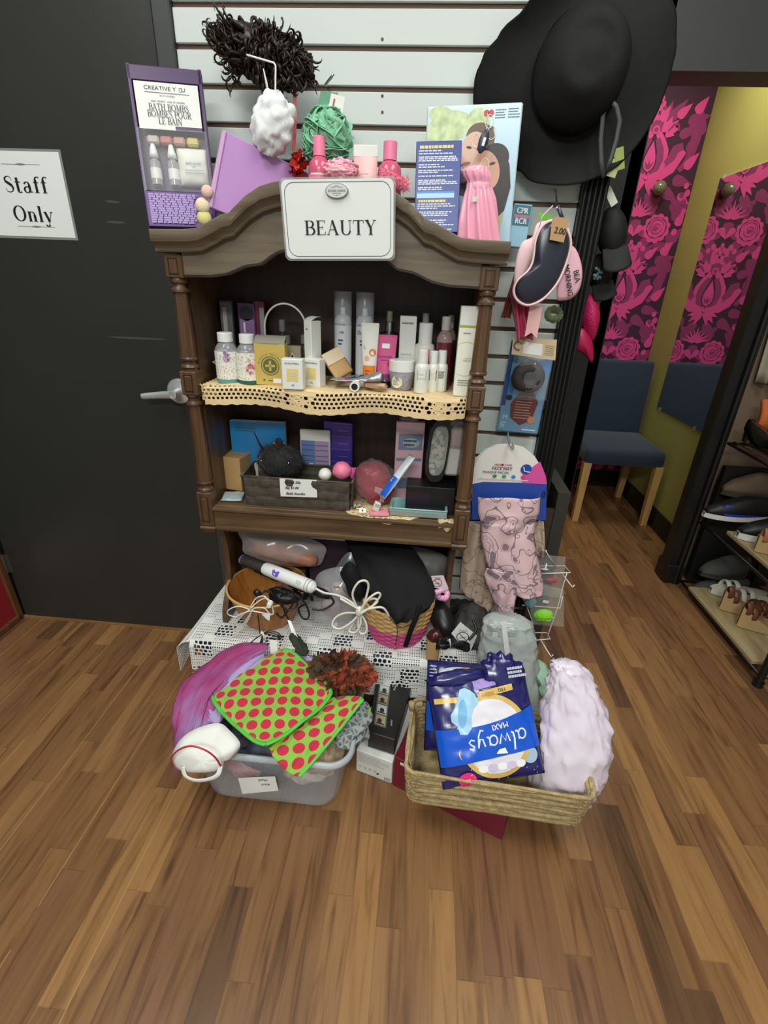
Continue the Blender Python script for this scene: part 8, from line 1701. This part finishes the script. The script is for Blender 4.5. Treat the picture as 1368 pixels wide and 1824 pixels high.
on2 = lambda c: (lambda a, q, cc=0: f2(max(-w*.495, min(w*.495, a)), max(h*.006, min(h*.994, q)), -1)+V((0, -.0012-c-cc, 0)))
pp_('royal_band', M_pkbl2, lambda b: b.grid(20, 14, lambda u, v: on2(.0)(w*(u*.98-.49), h*(.22+.32*v))), ap2)
pp_('mist_print', mat('print_mist2', (186, 196, 206), .35), lambda b: b.poly([(w*(.02+.36*math.cos(a)), h*(.84+.10*math.sin(a))) for a in [2*PI*i/28 for i in range(28)]], on2(.0006), sub=2), ap2)
pp_('lavender_print', M_pklav, lambda b: b.disk(w*.16, h*.84, w*.16, h*.055, on2(.0014), 22), ap2)
pp_('gold_arc', M_gold, lambda b: b.grid(20, 1, lambda u, v: on2(.0016)(w*(.16+(.25+.03*v)*math.cos(PI*u)), h*(.83+(.10+.012*v)*math.sin(PI*u)))), ap2)
pp_('white_stripe', M_pkwin, lambda b: b.grid(14, 2, lambda u, v: on2(.0008)(w*(-.40+.25*u), h*(.56+.05*v))), ap2)
pp_('lime_spot', mat('print_olive_lime', (150, 164, 60), .4), lambda b: b.disk(-w*.2, h*.12, w*.12, h*.02, on2(.0008), 14), ap2)
pp_('corner_print', mat('print_pale_grey', (190, 192, 206), .35), lambda b: b.lines(-w*.47, h*.80, -w*.36, h*.95, 4, on2(.0012), .003, 4, .2), ap2)
def loft_bag(name, label, secs, m, crink, seed, squash=.6, nu=56, nv=44):
 P_ = [at(x, y, Y) for x, y, r, Y in secs]; R_ = []
 for (x, y, r, Y), p in zip(secs, P_): R_.append(r*(p-CP).dot(_f)/FPX)
 o = P_[-1].copy(); r_ = thing(name, label, 'bag', o); b = B(); n = len(P_)-1
 def f_(u, v):
  k_ = v*n; i = min(int(k_), n-1); t = k_-i; t = t*t*(3-2*t)*.5+t*.5; c = P_[i].lerp(P_[i+1], t); R0 = R_[i]*(1-t)+R_[i+1]*t; a = 2*PI*u
  d_ = V((math.cos(a), math.sin(a)*squash, 0)); nz = noise.noise(V((math.cos(a)*2.2, math.sin(a)*2.2, v*4+seed))); rg = abs(noise.noise(V((math.cos(a)*4.5+seed, math.sin(a)*4.5, v*9))))+.5*abs(noise.noise(V((math.cos(a)*10+seed, math.sin(a)*10, v*18))))
  return c-o+d_*R0*(1+.07*nz)+d_*crink*(rg-.3)
 b.grid(nu, nv, f_); b.face([b.v(f_(i/nu, 0)) for i in range(nu)]); b.face([b.v(f_(i/nu, 1)) for i in range(nu)][::-1]); bmesh.ops.remove_doubles(b.bm, verts=b.bm.verts, dist=1e-5)
 obj('bag_film', b, m, r_, smooth=True); return r_, o
loft_bag('plastic_bag', 'crumpled pale lavender plastic bag standing at the right of the seagrass basket', [(1006, 1179, 20, -.55), (1012, 1190, 30, -.555), (1018, 1215, 38, -.565), (1024, 1250, 50, -.58), (1026, 1290, 58, -.60), (1025, 1335, 61, -.625), (1015, 1375, 62, -.64), (1003, 1405, 56, -.645), (998, 1425, 50, -.645)], mat('bag_lavender', (228, 216, 230), .22, spec=.7), .022, 5, .55)
gb, q0 = loft_bag('plastic_bag', 'tall grey plastic bag with white band behind the pad packages', [(903, 1099, 30, -.36), (904, 1108, 42, -.365), (905, 1130, 47, -.375), (905, 1160, 51, -.385), (906, 1200, 55, -.40), (908, 1250, 57, -.43), (910, 1310, 56, -.47)], mat('bag_grey', (166, 172, 170), .25, spec=.6), .014, 2, .55)
def gfr(x, y): return at(x, y, -.40)-q0+V((0, -.012, 0))
b = B(); L_ = [(898, 1106), (899, 1125), (902, 1150), (905, 1172), (906, 1186)]
b.grid(2, 12, lambda u, v: (lambda k_: at(L_[min(int(k_), 3)][0]+(L_[min(int(k_), 3)+1][0]-L_[min(int(k_), 3)][0])*(k_-min(int(k_), 3))+(u-.5)*9, L_[min(int(k_), 3)][1]+(L_[min(int(k_), 3)+1][1]-L_[min(int(k_), 3)][1])*(k_-min(int(k_), 3)), -.43-.012*v)-q0)(v*4)); obj('white_band', b, M_white, gb, smooth=True)
b = B(); p = at(886, 1125, -.432)-q0; F = lambda a, q, cc=0: p+V((a, -cc, q)); b.lines(-.030, -.018, .012, .020, 9, F, .0014, 3, .2); b.lines(.020, -.014, .055, .018, 8, F, .0014, 5, .2); obj('bag_print', b, mat('print_iron', (120, 124, 124), .5), gb, recalc=False)
b = B(); b.rect(-.012, -.020, .002, -.002, lambda a, q, cc=0: p+V((a, -.001, q))); obj('print_window', b, mat('print_fog2', (204, 208, 206), .4), gb, recalc=False)
scarf('mint_cloth', 'pale mint green cloth tucked between the grey and lavender bags', [(958, 1175, -.37, .012), (966, 1198, -.40, .024), (978, 1222, -.43, .026), (976, 1250, -.46, .018)], mat('cloth_mint', (150, 190, 160), .7), 2, cat='cloth')
# ================================================================ fitting room and shoe rack
M_mir = mat('mirror_glass', (225, 228, 225), .02, 1.0)
mr = thing('wall_mirror', 'frameless mirror clipped to the green fitting room wall, reflecting wallpaper and chair', 'mirror', (FX-.004, 1.26, 1.246))
b = B(); b.box((0, 0, 0), (.006, .75, 1.182)); obj('glass', b, M_mir, mr)
for y, z in ((.33, -.592), (-.1, -.592), (.33, .592), (-.1, .592)): b = B(); b.box((-.004, y, z), (.008, .02, .02), bev=.003); obj('clip', b, M_clear, mr)
b = B(); c = at(1175, 335, FY-.04); b.sphere((0, 0, 0), .036, 20, 14, lambda d: 1+.04*math.sin(d.x*20)); k_ = thing('glass_knob', 'smoky glass knob hook on the damask wallpaper', 'hook', c); obj('knob', b, mat('knob_glass', (120, 116, 92), .08, spec=1, alpha=.85), k_, smooth=True)
b = B(); b.cyl((0, .0, 0), (0, .039, 0), .012); obj('stem', b, M_silver, k_, smooth=True, angle=40)
M_chr = mat('chair_navy', (25, 42, 63), .8, bump=.12, bscale=260, sheen=.2); M_leg = wood_mat('chair_leg_wood', (206, 166, 104), (186, 144, 84), .45, axis='Z')
ch = thing('dining_chair', 'navy blue upholstered chair with light wooden legs in the fitting room', 'chair', (1.195, 1.52, 0))
b = B(); b.box((0, 0, .42), (.46, .46, .10), bev=.03, seg=3); obj('seat', b, M_chr, ch, smooth=True, angle=50)
b = B(); b.box((0, .235, .64), (.45, .07, .54), rotm(-.07), bev=.022, seg=3); obj('backrest', b, M_chr, ch, smooth=True, angle=50)
for x in (-.205, .205):
 for y in (-.205, .205):
  b = B(); L0 = [b.v((x+sx*.017, y+sy*.017+(.03 if y > 0 else 0), 0)) for sx, sy in ((-1, -1), (1, -1), (1, 1), (-1, 1))]; L1 = [b.v((x+sx*.022, y+sy*.022, .38)) for sx, sy in ((-1, -1), (1, -1), (1, 1), (-1, 1))]
  b.face(L0); b.face(L1)
  for i in range(4): b.face([L0[i], L0[(i+1) % 4], L1[(i+1) % 4], L1[i]])
  obj('leg', b, M_leg, ch)
M_rack = mat('rack_black', (18, 18, 18), .35); M_board = wood_mat('rack_board', (168, 150, 112), (140, 120, 84), .6, axis='Y')
RX0, RX1, RY0, RY1 = 1.305, 1.66, -.03, .61
rk = thing('shoe_rack', 'black metal shoe rack with pale boards and wire tier right of the fitting room', 'shoe rack', (1.48, .285, 0))
def rp(nm, b, m, **kw): b.map(lambda p: p-V((1.48, .285, 0))); return obj(nm, b, m, rk, **kw)
for x in (RX0, RX1):
 for y in (RY0, RY1+.045): b = B(); b.cyl((x, y, 0), (x, y, 1.7), .013); b.lathe([(0, 0), (.018, 0), (.018, .02), (0, .02)], (x, y, 0)); rp('post', b, M_rack, smooth=True, angle=40)
for z, y0, y1, x0 in ((.062, .03, .53, RX0-.005), (.375, .10, .50, RX0+.05)):
 b = B(); b.box(((x0+RX1)/2, (y0+y1)/2, z-.008), (RX1-x0, y1-y0, .016), bev=.002); rp('board', b, M_board)
for z in (.04, .355, .73):
 b = B(); b.tube([(RX0, RY0, z), (RX1, RY0, z), (RX1, RY1, z), (RX0, RY1, z)], .007, 8, closed=True); rp('frame_rail', b, M_rack, smooth=True)
for i in range(9): b = B(); x = RX0+.02+(RX1-RX0-.04)*i/8; b.tube([(x, RY0, .738), (x, RY1, .738)], .0035, 6); rp('tier_wire', b, mat('wire_brass', (128, 104, 70), .4, .7), smooth=True)
def shoe(name, label, loc, rz, L, W_, H, ms, sole=.018, style='closed', group=None, heel=0.0):
 o = thing(name, label, 'shoe', loc, (0, 0, rz), group); ol = lambda t: W_/2*(max(0.0, math.sin(PI*min(1, max(0, t)*.97+.012)))**.45)*(.8+.2*math.cos((t-.25)*4))
 rise = lambda t: heel*max(0, (t-.45)/.55)**1.3
 b = B()
 def sol(u, v):
  t = v; w_ = ol(t); return V((w_*(2*u-1), L*(t-.5), rise(t)+sole))
 b.grid(8, 24, sol)
 b.grid(8, 24, lambda u, v: sol(u, v)-V((0, 0, sole if style != 'wedge' else sole+rise(v))))
 for s_ in (0, 1): b.grid(24, 1, lambda u, v: sol(s_, u)-V((0, 0, (sole if style != 'wedge' else sole+rise(u))*v)))
 obj('sole', b, ms[1], o, smooth=True, angle=50)
 if style == 'closed' or style == 'pump':
  hh = lambda t: H*(.45+.55*min(1, max(0, (t-.1)/.5))) if style == 'closed' else H*(.8-.35*abs(t-.3))
  b = B()
  def up(u, v):
   a = PI*u; t = .005+v*.985; op = 1 if t < .42 else .0
   z = hh(t)*math.sin(a)**(.6)*min(1, t/.16, (1.02-t)/.06)**.5; x = -ol(t)*.97*math.cos(a)
   if t > .42: z = min(z, hh(t)*(.92-.0*t)); x = x if abs(x) > ol(t)*.55 else math.copysign(ol(t)*.55, x+1e-6)
   return V((x, L*(t-.5), rise(t)+sole+z))
  b.grid(18, 26, up); obj('upper', b, ms[0], o, smooth=True, solid=.002)
  if len(ms) > 2: b = B(); b.grid(6, 12, lambda u, v: V((ol(.22+.6*v)*1.03-.012*u, L*(-.28+.6*v), sole+.002+H*.55*u))); obj('side_panel', b, ms[2], o, smooth=True, solid=.001)
  if heel and style == 'pump': b = B(); b.tube([(0, L*.42, rise(.92)), (0, L*.44, 0)], [.014, .007], 10); obj('heel', b, ms[0], o, smooth=True, angle=40)
 else:
  for q, t in enumerate((.2, .34, .78, .9) if style == 'wedge' else (.25, .4)):
   b = B(); w_ = ol(t)*1.02; b.tube([V((-w_*math.cos(a), L*(t-.5), rise(t)+sole*.6+H*math.sin(a))) for a in [PI*i/14 for i in range(15)]], .011, 8, flat=.25); obj('strap', b, ms[0], o, smooth=True)
 return o
K = lambda n, c, r=.5: mat('shoe_'+n, c, r)
def tipped(x, y, Y, L, dz=0.0): q = at(x, y, Y); return V((q.x+L/2, Y, q.z+dz))
ms_ = (K('brown', (104, 58, 38), .3), K('cork', (178, 148, 102), .8)); Zb = .066
def onz(x, Y, z): return V((x, Y, z))
shoe('wedge_sandal', 'brown strappy cork wedge sandal on the lowest rack board, farther of its pair', onz(1.445, .35, Zb), 1.45, .20, .085, .045, ms_, .028, 'wedge', heel=.065)
shoe('wedge_sandal', 'brown strappy cork wedge sandal on the lowest board, nearest the front', onz(1.455, .235, Zb), 1.45, .20, .085, .045, ms_, .028, 'wedge', heel=.065)
mw = (K('white', (216, 216, 206)), K('white_sole', (206, 204, 190)))
shoe('slide_sandal', 'white slide sandal at the back of the lowest rack board, farther one', onz(1.49, .485, Zb), -1.6, .24, .09, .05, mw, .026, 'slide')
shoe('slide_sandal', 'white slide sandal on the lowest board just behind the wedge sandals', onz(1.515, .42, Zb), -1.6, .23, .085, .05, mw, .026, 'slide')
mg = (K('grey', (72, 72, 70), .85), K('grey_sole', (58, 58, 56)))
shoe('slipper', 'grey felt slipper propped on another slipper behind the lowest board', onz(1.475, .60, .095), -1.5, .22, .10, .09, mg, .014)
shoe('slipper', 'grey felt slipper lying on the floor behind the lowest board', onz(1.475, .58, .004), -1.5, .26, .10, .075, mg, .014)
Zm = .378; K2 = (K('black', (22, 22, 24)), K('rubber_white', (218, 218, 214)))
shoe('sneaker', 'black and royal blue sneaker with white sole on the middle rack tier', tipped(1255, 908, .585, .28, -.03), -1.57, .28, .092, .085, K2+(K('royal', (24, 62, 176)),), .022)
shoe('sneaker', 'black slip-on sneaker with thick white sole on the middle board', onz(1.485, .43, Zm), -1.60, .26, .092, .08, K2, .028)
shoe('wedge_sandal', 'tan leather sandal with cork heel at the edge of the middle board', onz(1.465, .31, Zm), 1.45, .21, .08, .05, (K('tan', (164, 106, 74), .4), ms_[1]), .036, 'wedge', heel=.035)
shoe('ankle_boot', 'worn taupe ankle boot behind the blue sneaker on the rack', onz(1.49, .655, .48), -1.75, .22, .085, .10, (K('taupe', (116, 96, 78), .7), K('taupe_sole', (70, 60, 50))), .02)
mb = (K('patent', (16, 16, 18), .12), K('patent_sole', (20, 20, 22)))
shoe('court_shoe', 'shiny black court shoe on the wire tier, left of its pair', V((1.375, .50, .745)), .2, .23, .085, .085, mb, .006, 'pump', heel=.05)
shoe('court_shoe', 'shiny black court shoe on the wire tier, right of its pair', V((1.465, .48, .745)), .2, .23, .085, .085, mb, .006, 'pump', heel=.05)
shoe('court_shoe', 'grey green flat shoe on the wire tier in front of the black pair', V((1.46, .26, .745)), .35, .22, .085, .055, (K('sage', (128, 136, 124), .4), K('sage_sole', (96, 96, 86))), .008, 'pump')
b = B(); b.grid(16, 14, lambda u, v: V(((u-.5)*.42, -.03*math.sin(v*PI)+.012*math.sin(u*14), .15-.15*v+.02*noise.noise(V((u*3, v*3, 1)))))); solo('orange_jumper', 'bright orange knit lying folded behind the black court shoes', 'jumper', b, mat('knit_orange', (214, 110, 50), .9, bump=.3, bscale=150), loc=(1.62, .66, .76), smooth=True, solid=.02)
for nm, lb_, x, w_, cc, y in (('hanging_jeans', 'pale blue jeans hanging above the shoe rack', 1.51, .09, (136, 156, 172), .70), ('hanging_trousers', 'dark slate trousers hanging right of the pale jeans', 1.60, .12, (62, 76, 78), .66), ('hanging_shirt', 'cream garment hanging nearest the black jamb above the shoe rack', 1.425, .09, (172, 166, 140), .72)):
 b = B(); b.grid(18, 12, lambda u, v: V(((u-.5)*w_+.03*(v-.5), .018*math.sin(u*13), .55-.55*v))); solo(nm, lb_, 'garment', b, mat(nm, cc, .85), loc=(x, y, .97), smooth=True, solid=.004)
b = B(); b.cyl((1.385, .70, 1.535), (2.3, .70, 1.535), .012); solo('clothes_rail', 'dark metal clothes rail above the shoe rack', 'rail', b, M_rack, smooth=True)
b = B(); b.box((1.57, .705, .30), (.38, .03, .60)); struct('wall_low_panel', b, M_black)
fpz = thing('framed_picture', 'wood framed picture with deep red mat leaning at the left of the door', 'picture', (-1.578, -.30, 0), (0, -.03, 0)); M_fr = wood_mat('frame_wood', (104, 66, 36), (78, 48, 26), .4, axis='Z')
b = B(); b.box((0, 0, .16), (.012, .54, .31)); obj('red_mat', b, mat('mat_red', (138, 22, 30), .6), fpz)
for y in (-.28, .28): b = B(); b.box((.004, y, .16), (.026, .03, .33), bev=.004); obj('frame_side', b, M_fr, fpz)
for z in (.012, .312): b = B(); b.box((.004, 0, z), (.026, .58, .026), bev=.004); obj('frame_rail', b, M_fr, fpz)
b = B(); b.box((.007, -.02, .165), (.002, .36, .18)); obj('print', b, M_cream, fpz)
